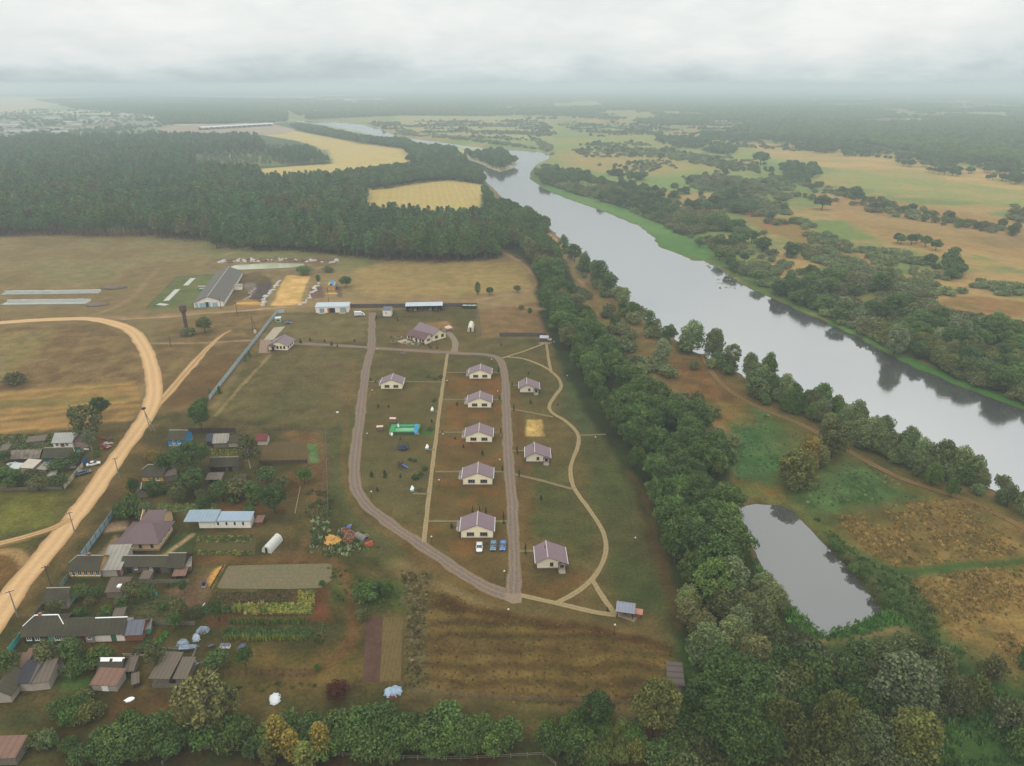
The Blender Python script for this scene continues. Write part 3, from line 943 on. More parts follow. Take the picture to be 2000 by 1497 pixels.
SAND = road_mat('sand_road', c(170, 136, 94), c(204, 164, 116), c(214, 176, 128), .2, .42, .1)
SAND2 = road_mat('sand_track', c(150, 118, 74), c(172, 136, 90), c(204, 166, 118), .16, .5, .12)
LANE = road_mat('worn_lane', c(120, 98, 66), c(140, 120, 98), c(122, 107, 98), .22, .36, .3, 1.6)
LANE2 = road_mat('grey_lane', c(138, 118, 88), c(146, 126, 104), c(132, 118, 104), .2, .4, .14)
PAVER = road_mat('paver_path', c(138, 120, 82), c(160, 140, 102), c(150, 130, 94), .2, .0, .24, 1.6)
PAVER2 = road_mat('thin_path', c(112, 102, 66), c(134, 118, 82), c(124, 110, 76), .2, .0, .24, 1.6)
EARTH = road_mat('earth_track', c(96, 78, 44), c(110, 90, 52), c(150, 112, 76), .14, .5, .14)
MAINROAD = [(-300, 652), (-100, 641), (0, 631), (90, 625), (165, 623), (205, 628), (240, 638), (263, 652), (280, 676), (293, 706), (299, 736), (301, 765), (297, 790), (285, 816), (265, 845), (245, 872), (220, 907), (190, 950), (160, 991), (130, 1030), (95, 1075), (60, 1115), (30, 1155), (0, 1198), (-60, 1290), (-160, 1450)]
road('road', 'wide sandy dirt road bending past the village', MAINROAD, 6.6, SAND, .05, .7)
road('track', 'sandy cart track joining the road below the bend', [(284, 815), (305, 794), (340, 755), (375, 715), (405, 681), (430, 658), (452, 645)], lambda t: 4.2 * (1 - .8 * max(0, (t - .6) / .4)), SAND2, .04, .6)
road('lane', 'worn grey lane circling the cottage lawns', [(727, 611), (726, 640), (726, 672), (722, 692), (715, 720), (709, 765), (704, 810), (698, 855), (693, 900), (692, 935), (699, 963), (720, 990), (760, 1023), (810, 1057), (860, 1090), (910, 1124), (950, 1147), (985, 1161), (1006, 1166)], 4.0, LANE, .035, .7)
road('lane', 'grey lane running between the cottages', [(570, 671), (600, 672), (650, 675), (700, 678), (740, 681), (800, 685), (860, 688), (905, 691), (940, 692.5), (962, 696), (977, 705), (984, 722), (987, 757), (989.5, 810), (993, 888), (997, 950), (1000, 985), (1002, 1047), (1005, 1110), (1003, 1160)], 3.7, LANE, .045, .6)
road('lane', 'short grey drive looping round the large house', [(886, 690), (889, 678), (887, 664), (878, 652), (868, 644)], 3.2, LANE2, .04, .3)
tag(flat('pavement', GP([(988, 1150), (1000, 1148), (1016, 1150), (1020, 1165), (1018, 1178), (1000, 1180), (985, 1172)]), .055, LANE2), 'gravelled junction where the lanes meet', kind='structure')
tag(flat('pavement', GP([(535, 640), (557, 638), (534, 664), (515, 664)]), .03, M('concrete_pad', c(172, 160, 136), .9, .1, .4)), 'pale concrete pad inside the fence', kind='structure')
tag(flat('pavement', GP([(508, 664), (530, 664), (528, 690), (505, 690)]), .035, M('paved_yard', c(146, 122, 100), .9, .14, .8)), 'paved yard beside the gate house', kind='structure')
tag(flat('pavement', GP([(775, 667), (797, 661), (814, 667), (830, 672), (806, 673), (784, 671)]), .03, M('terrace_paving', c(176, 158, 136), .9, .1, .6)), 'pale terrace before the large house', kind='structure')
for lab, pts, w in (
  ('pale paved path running to the pavilion at the field edge', [(1018, 1163), (1050, 1171), (1087, 1179), (1130, 1189), (1165, 1197), (1203, 1202)], 1.9),
  ('winding paved path skirting the small cottages', [(1088, 1178), (1120, 1161), (1150, 1138), (1172, 1110), (1183, 1078), (1182, 1052), (1172, 1028), (1150, 994), (1130, 967), (1118, 946), (1114, 920), (1118, 900), (1128, 875), (1130, 853), (1119, 836), (1100, 820), (1084, 811), (1074, 801), (1074, 790), (1083, 775), (1095, 759), (1095, 748), (1086, 734), (1068, 720), (1040, 707), (1015, 700), (990, 698)], 1.7),
  ('short paved path from the winding path to the pavilion', [(1157, 1133), (1168, 1152), (1185, 1178), (1203, 1201)], 1.7)):
 road('path', lab, pts, w * .85, PAVER, .06, .2, step=1.0)
for lab, pts, w in (
  ('straight thin path crossing to the winding path below', [(1005, 927), (1060, 940), (1119, 956)], 1.5),
  ('straight thin path crossing to the winding path above', [(995, 799), (1035, 806), (1080, 815)], 1.4),
  ('short thin path leading into the tree belt', [(1131, 851), (1183, 849)], 1.3),
  ('thin path to the far pavilion', [(981, 700), (1020, 688), (1062, 672)], 1.5),
  ('thin path down from the far pavilion', [(1067, 671), (1071, 700), (1077, 729)], 1.5),
  ('long straight path between the cottage lawns', [(874, 692), (866, 745), (857, 810), (850, 870), (842, 930), (836, 985), (828, 1060)], 1.7)):
 road('path', lab, pts, w * .85, PAVER2 if 'straight thin' in lab or 'short' in lab else PAVER, .058, .2, smooth=False, step=1.0)
for y, x0, x1 in ((728, 871, 980), (781, 864, 984), (845, 857, 988), (922, 850, 996), (1019, 836, 998)):
 road('path', 'narrow garden path past a two window cottage', [(x0, y), (x1, y)], 1.0, PAVER2, .05, .1, smooth=False, step=1.0)
for a, b in (((718, 746), (864, 747)), ((1002, 881), (1028, 881)), ((992, 754), (1016, 753)), ((1012, 1077), (1046, 1077))):
 road('path', 'narrow garden path to a cottage side', [a, b], 1.0, PAVER2, .05, .1, smooth=False, step=1.0)
road('track', 'twin wheel track through the riverside meadow', [(1372, 692), (1385, 720), (1410, 750), (1450, 780), (1510, 808), (1570, 832), (1640, 872), (1700, 905), (1760, 935), (1830, 958), (1900, 982), (2000, 1032), (2150, 1120)], 2.5, EARTH, .04, .4)
road('track', 'sandy side track leaving the road for the west field', [(-80, 1080), (0, 1062), (60, 1046), (105, 1032), (138, 1014)], 2.6, SAND2, .035, .5)
# ------------------------------------------------------------------ foliage
def leaf_material(name, rough=.75, mass=False):
 m, nt, b = nt_new(name)
 oi = nd(nt, 'ShaderNodeObjectInfo')
 at = nd(nt, 'ShaderNodeAttribute', attribute_name='tint')
 src = oi.outputs['Color']
 if mass:
  src = nd(nt, 'ShaderNodeAttribute', attribute_type='INSTANCER', attribute_name='tone').outputs['Color']
 col = mixrgb(nt, src, at.outputs['Color'], 1.0, 'MULTIPLY')
 rnd = ramp(nt, oi.outputs['Random'], 0, 1, .78, 1.25)
 cc = nd(nt, 'ShaderNodeCombineColor')
 for i in range(3):
  nt.links.new(rnd, cc.inputs[i])
 col = mixrgb(nt, col, cc.outputs[0], 1.0, 'MULTIPLY')
 nt.links.new(col, b.inputs['Base Color'])
 b.inputs['Roughness'].default_value = rough
 b.inputs['Specular IOR Level'].default_value = .18
 tr = nd(nt, 'ShaderNodeBsdfTranslucent')
 nt.links.new(mixrgb(nt, col, (1.0, 1.15, .5), 1.0, 'MULTIPLY'), tr.inputs['Color'])
 mxs = nd(nt, 'ShaderNodeMixShader')
 mxs.inputs[0].default_value = .12
 out = nt.nodes['Material Output']
 nt.links.new(b.outputs[0], mxs.inputs[1])
 nt.links.new(tr.outputs[0], mxs.inputs[2])
 nt.links.new(mxs.outputs[0], out.inputs['Surface'])
 return m


LEAF = leaf_material('leaves')
LEAF_MASS = leaf_material('leaves_of_mass', mass=True)
MCOPY = {}


def mass_mesh(me):
 if me.name not in MCOPY:
  q = me.copy()
  q.materials[0] = LEAF_MASS
  MCOPY[me.name] = q
 return MCOPY[me.name]


BARK = M('bark', c(78, 64, 50), .9, .3, 2.0)
BARKW = M('pale_bark', c(190, 184, 170), .8, .25, 2.0)
BARKP = M('pine_bark', c(112, 80, 60), .9, .3, 1.5)


def leaves_mesh(name, puffs, per_m2, size, seed, trunk=None, spread=.5, down=-.45, tone=(.8, 1.22), lump=.16):
 """leaf sprays carried on rounded clumps; puffs are (x, y, z, r)"""
 rg = np.random.default_rng(seed)
 cs, ns, ts = [], [], []
 for (x, y, z, r) in puffs:
  n = max(12, int(per_m2 * 4 * math.pi * r * r * .75))
  d = rg.normal(size=(n * 2, 3))
  d /= np.linalg.norm(d, axis=1)[:, None]
  d = d[d[:, 2] > down][:n]
  rad = r * (1 - np.abs(rg.normal(0, lump, size=len(d))))
  p = np.array([x, y, z]) + d * rad[:, None] * np.array([1, 1, .92])
  nn = d + rg.normal(0, spread, size=d.shape)
  nn /= np.linalg.norm(nn, axis=1)[:, None]
  cs.append(p)
  ns.append(nn)
  base = rg.uniform(*tone)
  hue = rg.uniform(-.08, .08)
  t = base * rg.uniform(.78, 1.25, size=len(d))
  ts.append(np.stack([t * (1 + hue), t, t * (1 - hue * .8), np.ones_like(t)], 1))
 cs, ns, ts = np.concatenate(cs), np.concatenate(ns), np.concatenate(ts)
 n = len(cs)
 up = rg.normal(size=(n, 3))
 a = np.cross(ns, up)
 a /= np.linalg.norm(a, axis=1)[:, None]
 b = np.cross(ns, a)
 s1 = size * rg.uniform(.65, 1.3, size=n)[:, None]
 s2 = s1 * rg.uniform(.5, .85, size=n)[:, None]
 v = np.stack([cs - a * s1, cs - b * s2 + ns * s2 * .15, cs + a * s1, cs + b * s2 + ns * s2 * .15], 1).reshape(-1, 3)
 me = bpy.data.meshes.new(name)
 nv, nf = len(v), n
 tv, tf = (trunk.v, trunk.f) if trunk else ([], [])
 allv = np.concatenate([v, np.array(tv).reshape(-1, 3)]) if tv else v
 me.vertices.add(len(allv))
 me.vertices.foreach_set('co', allv.astype(np.float32).ravel())
 li = np.arange(nv)
 ls = np.arange(0, nv, 4)
 if tf:
  ex = [np.array(f) + nv for f in tf]
  ls = np.concatenate([ls, nv + np.cumsum([0] + [len(f) for f in ex[:-1]])])
  li = np.concatenate([li] + ex)
 me.loops.add(len(li))
 me.loops.foreach_set('vertex_index', li.astype(np.int32))
 me.polygons.add(len(ls))
 me.polygons.foreach_set('loop_start', ls.astype(np.int32))
 mi = np.zeros(len(ls), np.int32)
 mi[nf:] = 1
 me.polygons.foreach_set('material_index', mi)
 me.update(calc_edges=True)
 at = me.attributes.new('tint', 'FLOAT_COLOR', 'POINT')
 tc_ = np.ones((len(allv), 4), np.float32)
 tc_[:nv] = np.repeat(ts, 4, 0)
 at.data.foreach_set('color', tc_.ravel())
 me.materials.append(LEAF)
 if trunk:
  me.materials.append(trunk.mat)
 return me


def trunk_mb(h, r, rnd, limbs=5, spread=3.0, mat=BARK, z0=.28):
 b = MB()
 b.mat = mat
 p = Vector((0, 0, -.1))
 k = 4
 pts = [p]
 for i in range(k):
  p = p + Vector((rnd.uniform(-.2, .2), rnd.uniform(-.2, .2), h / k))
  pts.append(p)
 for i in range(k):
  b.tube(pts[i], pts[i + 1], r * (1 - .2 * i), r * (1 - .2 * (i + 1)), 7, cap=False)
 for i in range(limbs):
  t = z0 + (1 - z0) * (i + .3) / limbs
  s = pts[0].lerp(pts[-1], min(t, .95))
  an = i * 2.4 + rnd.uniform(-.4, .4)
  e_ = s + Vector((math.cos(an) * spread * rnd.uniform(.5, .9), math.sin(an) * spread * rnd.uniform(.5, .9), h * .22 * rnd.uniform(.6, 1.2)))
  md = s.lerp(e_, .5) + Vector((0, 0, -.15))
  b.tube(s, md, r * .42, r * .28, 5, cap=False)
  b.tube(md, e_, r * .28, r * .08, 5, cap=False)
 return b


def puffs_round(rnd, n, rx, rz, cz, pr, lo=-.6, inner=5, squeeze=.8):
 out = []
 for i in range(n):
  z = lo + (1 - lo) * (i + .5) / n
  t = i * 2.39996 + rnd.uniform(-.4, .4)
  q = math.sqrt(max(0, 1 - z * z)) * rnd.uniform(.72, 1.05)
  k = rnd.uniform(.62, .92)
  out.append((rx * k * q * math.cos(t), rx * k * q * math.sin(t), cz + rz * z * rnd.uniform(.7, .95) * squeeze, pr * rnd.uniform(.7, 1.3)))
 for i in range(inner):
  out.append((rnd.uniform(-.4, .4) * rx, rnd.uniform(-.4, .4) * rx, cz + rnd.uniform(-.5, .5) * rz, pr * 1.25))
 return out


PROTO = {}


def proto(kind, crown_args, trunk, dens, size, seed, **kw):
 """a kind of tree: crown, trunk, and both in one mesh for trees too far off to show parts"""
 crown = leaves_mesh(kind + '_crown', crown_args, dens, size, seed, **kw)
 tm = trunk.mesh(kind + '_trunk', trunk.mat, True) if trunk else None
 PROTO.setdefault(kind, []).append((crown, tm, trunk, crown_args, dens, size, seed, kw))


FULL = {}


def full_mesh(kind, i):
 if (kind, i) not in FULL:
  cr, tm, trunk, ca, dens, size, seed, kw = PROTO[kind][i]
  FULL[(kind, i)] = leaves_mesh(kind + '_whole', ca, dens * .55, size * 1.3, seed, trunk=trunk, **kw)
 return FULL[(kind, i)]


for i in range(5):           # alder, oak, maple shapes, 12 m
 rn = random.Random(100 + i)
 pf = puffs_round(rn, 40, rn.uniform(4.2, 4.9), rn.uniform(4.8, 5.6), 7.0, 1.2, lo=-.75)
 pf += [(x * 1.22 + rn.uniform(-.5, .5), y * 1.22 + rn.uniform(-.5, .5), z + rn.uniform(-.3, 1.0), r * .5) for x, y, z, r in rn.sample(pf, 16)]
 proto('broad', pf, trunk_mb(9, .28, rn, 6, 3.0), 7.0, .27, 200 + i, spread=.75, lump=.26)
for i in range(4):           # billowing willows, 10 m
 rn = random.Random(140 + i)
 pf = []
 for k in range(6):
  a, q = k * 1.05 + rn.uniform(-.3, .3), rn.uniform(1.6, 2.8)
  pf += [(x * .5 + q * math.cos(a), y * .5 + q * math.sin(a), max(.7, z), r * .85) for x, y, z, r in puffs_round(rn, 13, 3.4, 3.9, 4.0 + rn.uniform(-1, 1.6), 1.15, lo=-.85, inner=1)]
 pf += puffs_round(rn, 12, 2.6, 3.0, 6.8, 1.3, inner=2)
 proto('willow', pf, trunk_mb(6, .3, rn, 6, 2.6, z0=.1), 5.6, .26, 240 + i, spread=.7, lump=.26)
for i in range(4):           # pines, 18 m
 rn = random.Random(160 + i)
 pf = []
 for k in range(34):
  t = (k + .5) / 34
  q = (2.5 * (1 - t ** 1.7) + .25) * rn.uniform(.5, 1.05)
  an = k * 2.39996 + rn.uniform(-.3, .3)
  pf.append((q * math.cos(an), q * math.sin(an), 7.0 + 10.6 * t, rn.uniform(.75, 1.15) * (1.15 - .45 * t)))
 proto('pine', pf, trunk_mb(16.5, .22, rn, 3, 1.5, BARKP, .4), 3.6, .36, 260 + i, spread=.7)
for i in range(4):           # shrubs, 3 m
 rn = random.Random(180 + i)
 pf = puffs_round(rn, 20, 2.3, 1.8, 1.3, .85, lo=-.35, inner=3)
 pf += [(x * 1.3, y * 1.3, z * rn.uniform(.9, 1.35), r * .5) for x, y, z, r in rn.sample(pf, 9)]
 proto('shrub', pf, trunk_mb(1.6, .09, rn, 5, 1.2, z0=.05), 7.5, .2, 280 + i, spread=.75, lump=.28)
for i in range(2):           # great spreading tree, 15 m
 rn = random.Random(130 + i)
 pf = []
 for k in range(9):
  a, q = k * 2.4, 5.2 * math.sqrt((k + .4) / 9)
  pf += [(x + q * math.cos(a), y + q * math.sin(a), z, r) for x, y, z, r in puffs_round(rn, 17, 3.3, 3.8, 10.4 - q * .62 + rn.uniform(-.8, .8), 1.15, lo=-.7, inner=2)]
 proto('great', pf, trunk_mb(10, .45, rn, 8, 5.5), 6.5, .25, 230 + i, spread=.75, lump=.26)
for i in range(3):           # airy tree with pale limbs, 12 m
 rn = random.Random(190 + i)
 pf = puffs_round(rn, 46, 4.4, 5.4, 7.2, 1.0, lo=-.8, inner=3)
 proto('birch', pf, trunk_mb(10.6, .22, rn, 12, 3.7, BARKW, .2), 4.2, .30, 300 + i, spread=.8, lump=.3)
for i in range(3):           # fruit trees, 5 m
 rn = random.Random(210 + i)
 pf = puffs_round(rn, 26, 2.5, 2.2, 2.9, .8, lo=-.6, inner=3)
 proto('fruit', pf, trunk_mb(3.2, .14, rn, 5, 1.6), 7.0, .22, 320 + i)
for i in range(2):           # tall poplar
 rn = random.Random(220 + i)
 pf = [(math.cos(k * 2.4) * 1.2 * math.sin(math.pi * min(1, (k + 2) / 34)), math.sin(k * 2.4) * 1.2 * math.sin(math.pi * min(1, (k + 2) / 34)), 2.0 + k * .26, rn.uniform(.8, 1.1)) for k in range(32)]
 proto('poplar', pf, trunk_mb(9.5, .16, rn, 5, 1.0), 5.0, .26, 340 + i, spread=.7)
for i in range(2):           # young fir / thuja cone, 2 m
 rn = random.Random(230 + i)
 pf = [(math.cos(k * 2.4) * .32 * (1 - k / 17), math.sin(k * 2.4) * .32 * (1 - k / 17), .25 + k * .105, .34 * (1 - k / 20)) for k in range(16)]
 proto('cone', pf, trunk_mb(.5, .05, rn, 0), 22.0, .12, 360 + i)

GREENS = {'broad': c(62, 80, 42), 'belt': c(61, 80, 42), 'willow': c(84, 97, 66), 'pine': c(62, 86, 54), 'shrub': c(88, 98, 66), 'birch': c(72, 80, 50), 'fruit': c(58, 74, 40),
    'yellow': c(112, 100, 46), 'olive': c(80, 86, 46), 'cone': c(34, 48, 28), 'grey': c(88, 98, 74), 'fresh': c(66, 86, 42), 'dull': c(78, 82, 54)}
GREENS = {k: tuple(x * q for x, q in zip(v, (2.15, 2.0, 1.6))) for k, v in GREENS.items()}
NAMES = {'great': ('broadleaf_tree', 'tree'), 'broad': ('broadleaf_tree', 'tree'), 'willow': ('willow_tree', 'tree'), 'pine': ('pine_tree', 'tree'), 'shrub': ('shrub', 'shrub'), 'birch': ('birch_tree', 'tree'), 'fruit': ('fruit_tree', 'tree'),
   'poplar': ('poplar_tree', 'tree'), 'cone': ('young_conifer', 'conifer')}
HEI = {'great': 15.0, 'broad': 12.2, 'willow': 9.6, 'pine': 18.2, 'shrub': 3.0, 'birch': 12.8, 'fruit': 5.4, 'poplar': 11.0, 'cone': 2.0}
RAD = {'great': 7.5, 'broad': 4.3, 'willow': 4.7, 'pine': 2.7, 'shrub': 2.35, 'birch': 4.2, 'fruit': 2.4, 'poplar': 2.0, 'cone': .55}


def tree(kind, p, h, r, colr, label, group=None, parts=True, name=None):
 i = R.randrange(len(PROTO[kind]))
 crown, trunk = PROTO[kind][i][:2]
 nm, cat = NAMES[kind]
 nm = name or nm
 s = (r / RAD[kind] * R.uniform(.93, 1.07), r / RAD[kind] * R.uniform(.93, 1.07), h / HEI[kind])
 k = R.uniform(.88, 1.12)
 col = (colr[0] * k * R.uniform(.92, 1.08), colr[1] * k, colr[2] * k * R.uniform(.9, 1.1), 1)
 if parts:
  o = thing(nm, label, cat, (p.x, p.y, p.z), R.uniform(0, 6.28), group)
  o.scale = s
  cr = link('crown' if kind != 'shrub' else 'foliage', crown, o)
  cr.color = col
  if trunk:
   link('trunk' if kind not in ('shrub',) else 'stem', trunk, o)
 else:
  o = link(nm, full_mesh(kind, i), None, (p.x, p.y, p.z), R.uniform(0, 6.28))
  o.scale = s
  o.color = col
  tag(o, label, cat, group)
 return o


def inside(pts_xy, poly):
 return sdist(np.array(pts_xy), [(q.x, q.y) for q in poly]) < 0


def scatter(poly_px, z, spacing, seed, jit=.42, thr=None):
 """points over an area outlined in survey pixels at height z, at least roughly spacing apart"""
 poly = GP(poly_px, z)
 xs, ys = [p.x for p in poly], [p.y for p in poly]
 rg = np.random.default_rng(seed)
 X, Y = np.meshgrid(np.arange(min(xs), max(xs), spacing), np.arange(min(ys), max(ys), spacing * .87))
 X = X + (np.arange(X.shape[0]) % 2)[:, None] * spacing * .5
 X = X + rg.uniform(-jit, jit, X.shape) * spacing
 Y = Y + rg.uniform(-jit, jit, Y.shape) * spacing
 P = np.stack([X.ravel(), Y.ravel()], 1)
 if not len(P):
  return P
 P = P[sdist(P, [(p.x, p.y) for p in poly]) < 0]
 if thr is not None:
  sc, lv, sd_ = thr
  P = P[fbm(P[:, 0], P[:, 1], sc, 3, sd_) + rg.uniform(-.11, .11, len(P)) > lv]      # ragged, thinning edges
 return P


RIVP = [(p.x, p.y) for p in RIVER]
PONDP = [(p.x, p.y) for p in POND]


def dry(P, mr=1.5, mp_=1.0):
 if not len(P):
  return P
 return P[(sdist(P, RIVP) > mr) & (sdist(P, PONDP) > mp_)]


# ---- stuff: instanced masses
def gn_mass(name, label, items):
 """items: list of (mesh, points Nx2or3, scales Nx3, colour); one object whose points carry instances"""
 pts, scl, pick, rot, tone = [], [], [], [], []
 protos, seen_ = [], {}
 for mesh, P, S, colr in items:
  if len(P) == 0:
   continue
  if mesh.name not in seen_:
   seen_[mesh.name] = len(protos)
   protos.append(bpy.data.objects.new(name + '_source', mass_mesh(mesh)))
  P3 = np.zeros((len(P), 3))
  P3[:, :P.shape[1]] = P
  pts.append(P3)
  scl.append(S)
  pick.append(np.full(len(P), seen_[mesh.name]))
  rot.append(NP.uniform(0, 6.28, len(P)))
  k = NP.uniform(.85, 1.15, (len(P), 1)) * NP.uniform(.94, 1.06, (len(P), 3))
  tone.append(np.concatenate([np.array(colr)[None] * k, np.ones((len(P), 1))], 1))
 pts, scl, pick, rot, tone = map(np.concatenate, (pts, scl, pick, rot, tone))
 me = bpy.data.meshes.new(name)
 me.vertices.add(len(pts))
 me.vertices.foreach_set('co', pts.astype(np.float32).ravel())
 a = me.attributes.new('sc', 'FLOAT_VECTOR', 'POINT')
 a.data.foreach_set('vector', scl.astype(np.float32).ravel())
 a = me.attributes.new('tone', 'FLOAT_COLOR', 'POINT')
 a.data.foreach_set('color', tone.astype(np.float32).ravel())
 a = me.attributes.new('pick', 'INT', 'POINT')
 a.data.foreach_set('value', pick.astype(np.int32))
 a = me.attributes.new('rot', 'FLOAT_VECTOR', 'POINT')
 rv = np.zeros((len(pts), 3), np.float32)
 rv[:, 2] = rot
 a.data.foreach_set('vector', rv.ravel())
 me.update()
 o = link(name, me)
 ng = bpy.data.node_groups.new(name, 'GeometryNodeTree')
 ng.interface.new_socket('Geometry', in_out='INPUT', socket_type='NodeSocketGeometry')
 ng.interface.new_socket('Geometry', in_out='OUTPUT', socket_type='NodeSocketGeometry')
 gi, go = ng.nodes.new('NodeGroupInput'), ng.nodes.new('NodeGroupOutput')
 join = ng.nodes.new('GeometryNodeJoinGeometry')

 def attr(nm, typ):
  n = ng.nodes.new('GeometryNodeInputNamedAttribute')
  n.data_type = typ
  n.inputs['Name'].default_value = nm
  return next(s for s in n.outputs if s.enabled and s.name == 'Attribute')
 for k, pr in enumerate(protos):
  oi = ng.nodes.new('GeometryNodeObjectInfo')
  oi.inputs['Object'].default_value = pr
  oi.inputs['As Instance'].default_value = True
  cmp_ = ng.nodes.new('FunctionNodeCompare')
  cmp_.data_type = 'INT'
  cmp_.operation = 'EQUAL'
  ins = [s for s in cmp_.inputs if s.enabled]
  ng.links.new(attr('pick', 'INT'), ins[0])
  ins[1].default_value = k
  iop = ng.nodes.new('GeometryNodeInstanceOnPoints')
  ng.links.new(gi.outputs[0], iop.inputs['Points'])
  ng.links.new(cmp_.outputs[0], iop.inputs['Selection'])
  ng.links.new(oi.outputs['Geometry'], iop.inputs['Instance'])
  ng.links.new(attr('rot', 'FLOAT_VECTOR'), iop.inputs['Rotation'])
  ng.links.new(attr('sc', 'FLOAT_VECTOR'), iop.inputs['Scale'])
  ng.links.new(iop.outputs[0], join.inputs[0])
 ng.links.new(join.outputs[0], go.inputs[0])
 md = o.modifiers.new('scatter', 'NODES')
 md.node_group = ng
 tag(o, label, kind='stuff')
 return o


MASS = {}


def to_mass(key, kind, P, h, r, colr, hv=.2):
 if not len(P):
  return
 n = len(P)
 per = PROTO[kind]
 ch = NP.integers(0, len(per), n)
 for i in range(len(per)):
  Q = P[ch == i]
  s = NP.uniform(1 - hv, 1 + hv, len(Q))
  S = np.stack([r / RAD[kind] * s, r / RAD[kind] * s, h / HEI[kind] * s * NP.uniform(.9, 1.1, len(Q))], 1)
  MASS.setdefault(key, []).append((full_mesh(kind, i), Q, S, colr))


def px_of(x, y, z=0.0):
 f = y * CP + (H - z) * SP
 u = y * SP - (H - z) * CP
 return CX + F * x / f, CY - F * u / f


def seen(P, mg=40):
 X, Y = px_of(P[:, 0], P[:, 1])
 return P[(X > -mg) & (X < 2000 + mg) & (Y > 100) & (Y < 1497 + mg * 3)]
# ------------------------------------------------------------------ where things grow
CAND = {}


def cand(kind, P, h, r, colr, label, group, mass, hv=.22):
 if not len(P):
  return
 pn = fbm(P[:, 0], P[:, 1], 55, 3, 71)      # kinds and ages stand in patches
 for (x, y), q in zip(P, pn):
  k = R.uniform(1 - hv, 1 + hv) * (1 + (q - .5) * .5)
  cl_ = colr[min(len(colr) - 1, max(0, int((q - .25) / .5 * len(colr) + R.uniform(-.9, .9))))] if isinstance(colr, list) else colr
  CAND.setdefault(kind, []).append((h * k / math.hypot(x, y), x, y, h * k, r * k * R.uniform(.9, 1.12), cl_, label, group, mass))


g = GREENS
# pine forest to the left
pine1 = [(-260, 462), (0, 445), (280, 445), (440, 462), (600, 474), (720, 488), (850, 494), (975, 488), (1000, 462), (958, 418), (935, 424), (850, 420), (716, 412), (712, 368), (690, 345), (600, 352), (512, 352), (505, 338), (380, 326), (380, 296), (520, 290), (500, 270), (300, 270), (0, 272), (-260, 284)]
P = seen(scatter(pine1, 8, 6.2, 1, thr=(48, .30, 195)), 80)
cand('pine', P, 17, 3.3, [tuple(x * .8 for x in g['pine']), g['pine'], g['pine'], tuple(x * 1.15 for x in g['pine']), g['dull'], tuple(x * 1.2 for x in g['belt'])], 'dark green pine in the dense forest behind the dry meadow', 'pines of the forest behind the meadow', 'pine_forest', .32)
P = seen(scatter([(420, 478), (600, 484), (760, 498), (975, 498), (985, 480), (700, 470), (420, 462)], 4, 7.5, 2))
cand('broad', P, 11, 3.8, [g['broad'], g['belt'], g['fresh']], 'leafy tree at the foot of the pine forest edge', 'leafy trees along the forest edge', 'riverside_wood')
P = scatter([(385, 322), (640, 318), (600, 285), (520, 285), (400, 300)], 4, 13, 3)
cand('pine', P, 9, 2.4, [g['pine'], g['shrub']], 'young pine scattered over the clearing in the forest', 'young pines in the clearing', 'pine_forest')
P = scatter([(520, 300), (600, 290), (645, 315), (560, 318)], 4, 7, 4)
cand('pine', P, 13, 2.6, [g['pine']], 'pine of the small stand beside the stubble field', 'pines of the stand by the stubble field', 'pine_forest')
# woods along the upper river
for poly, sp in (([(686, 338), (845, 320), (935, 332), (950, 354), (880, 346), (830, 349), (722, 366)], 8), ([(793, 312), (850, 288), (900, 305), (915, 322), (850, 320)], 9), ([(565, 244), (620, 250), (700, 268), (800, 278), (800, 288), (700, 276), (600, 256)], 9),
     ([(780, 282), (890, 292), (892, 310), (800, 300)], 9), ([(905, 300), (980, 296), (1008, 316), (975, 330), (930, 312)], 11)):
 cand('broad', dry(scatter(poly, 5, sp, 5)), 13, 4.6, [g['broad'], g['belt'], g['pine']], 'leafy tree in the wood strip between stubble and river bend', 'trees of the upper river woods', 'riverside_wood')
# belt between resort and river
belt = [(945, 372), (972, 392), (1010, 408), (1042, 422), (1068, 440), (1060, 458), (1085, 500), (1098, 540), (1110, 575), (1134, 612), (1172, 655), (1206, 700), (1242, 745), (1300, 775), (1350, 808), (1395, 845), (1420, 885), (1415, 930), (1418, 980),
  (1425, 1030), (1440, 1085), (1462, 1140), (1430, 1180), (1345, 1160), (1318, 1090), (1290, 1000), (1262, 925), (1215, 862), (1180, 810), (1150, 750), (1125, 700), (1100, 650), (1070, 605), (1062, 560), (1045, 510), (1000, 470), (962, 430)]
P = dry(scatter(belt, 5, 7.0, 6, thr=(22, .33, 190)), 3, 2.5)
cand('broad', P, 12.5, 4.5, [g['belt'], g['belt'], g['broad'], g['belt'], tuple(x * 1.15 for x in g['belt']), g['dull']], 'dark green leafy tree in the dense belt between lawns and river', 'trees of the belt beside the lawns', 'riverside_wood')
P = dry(scatter([(1300, 1150), (1345, 1150), (1440, 1170), (1500, 1140), (1540, 1200), (1480, 1300), (1340, 1260)], 3, 6.8, 7), 3, 3)
cand('willow', P, 7.5, 3.9, [g['willow'], g['dull'], g['shrub']], 'grey green bushy willow between the brown field and the pond', 'willows between field and pond', 'willow_scrub')
P = dry(scatter([(1130, 560), (1180, 600), (1260, 690), (1360, 770), (1430, 850), (1440, 960), (1380, 880), (1300, 800), (1220, 740), (1150, 650)], 1.5, 5.5, 71, thr=(16, .5, 191)), 3, 2)
cand('shrub', P, 4.0, 3.0, [g['shrub'], g['dull'], g['willow']], 'shrub on the river side of the tree belt', 'shrubs on the river side of the belt', 'willow_scrub', .35)
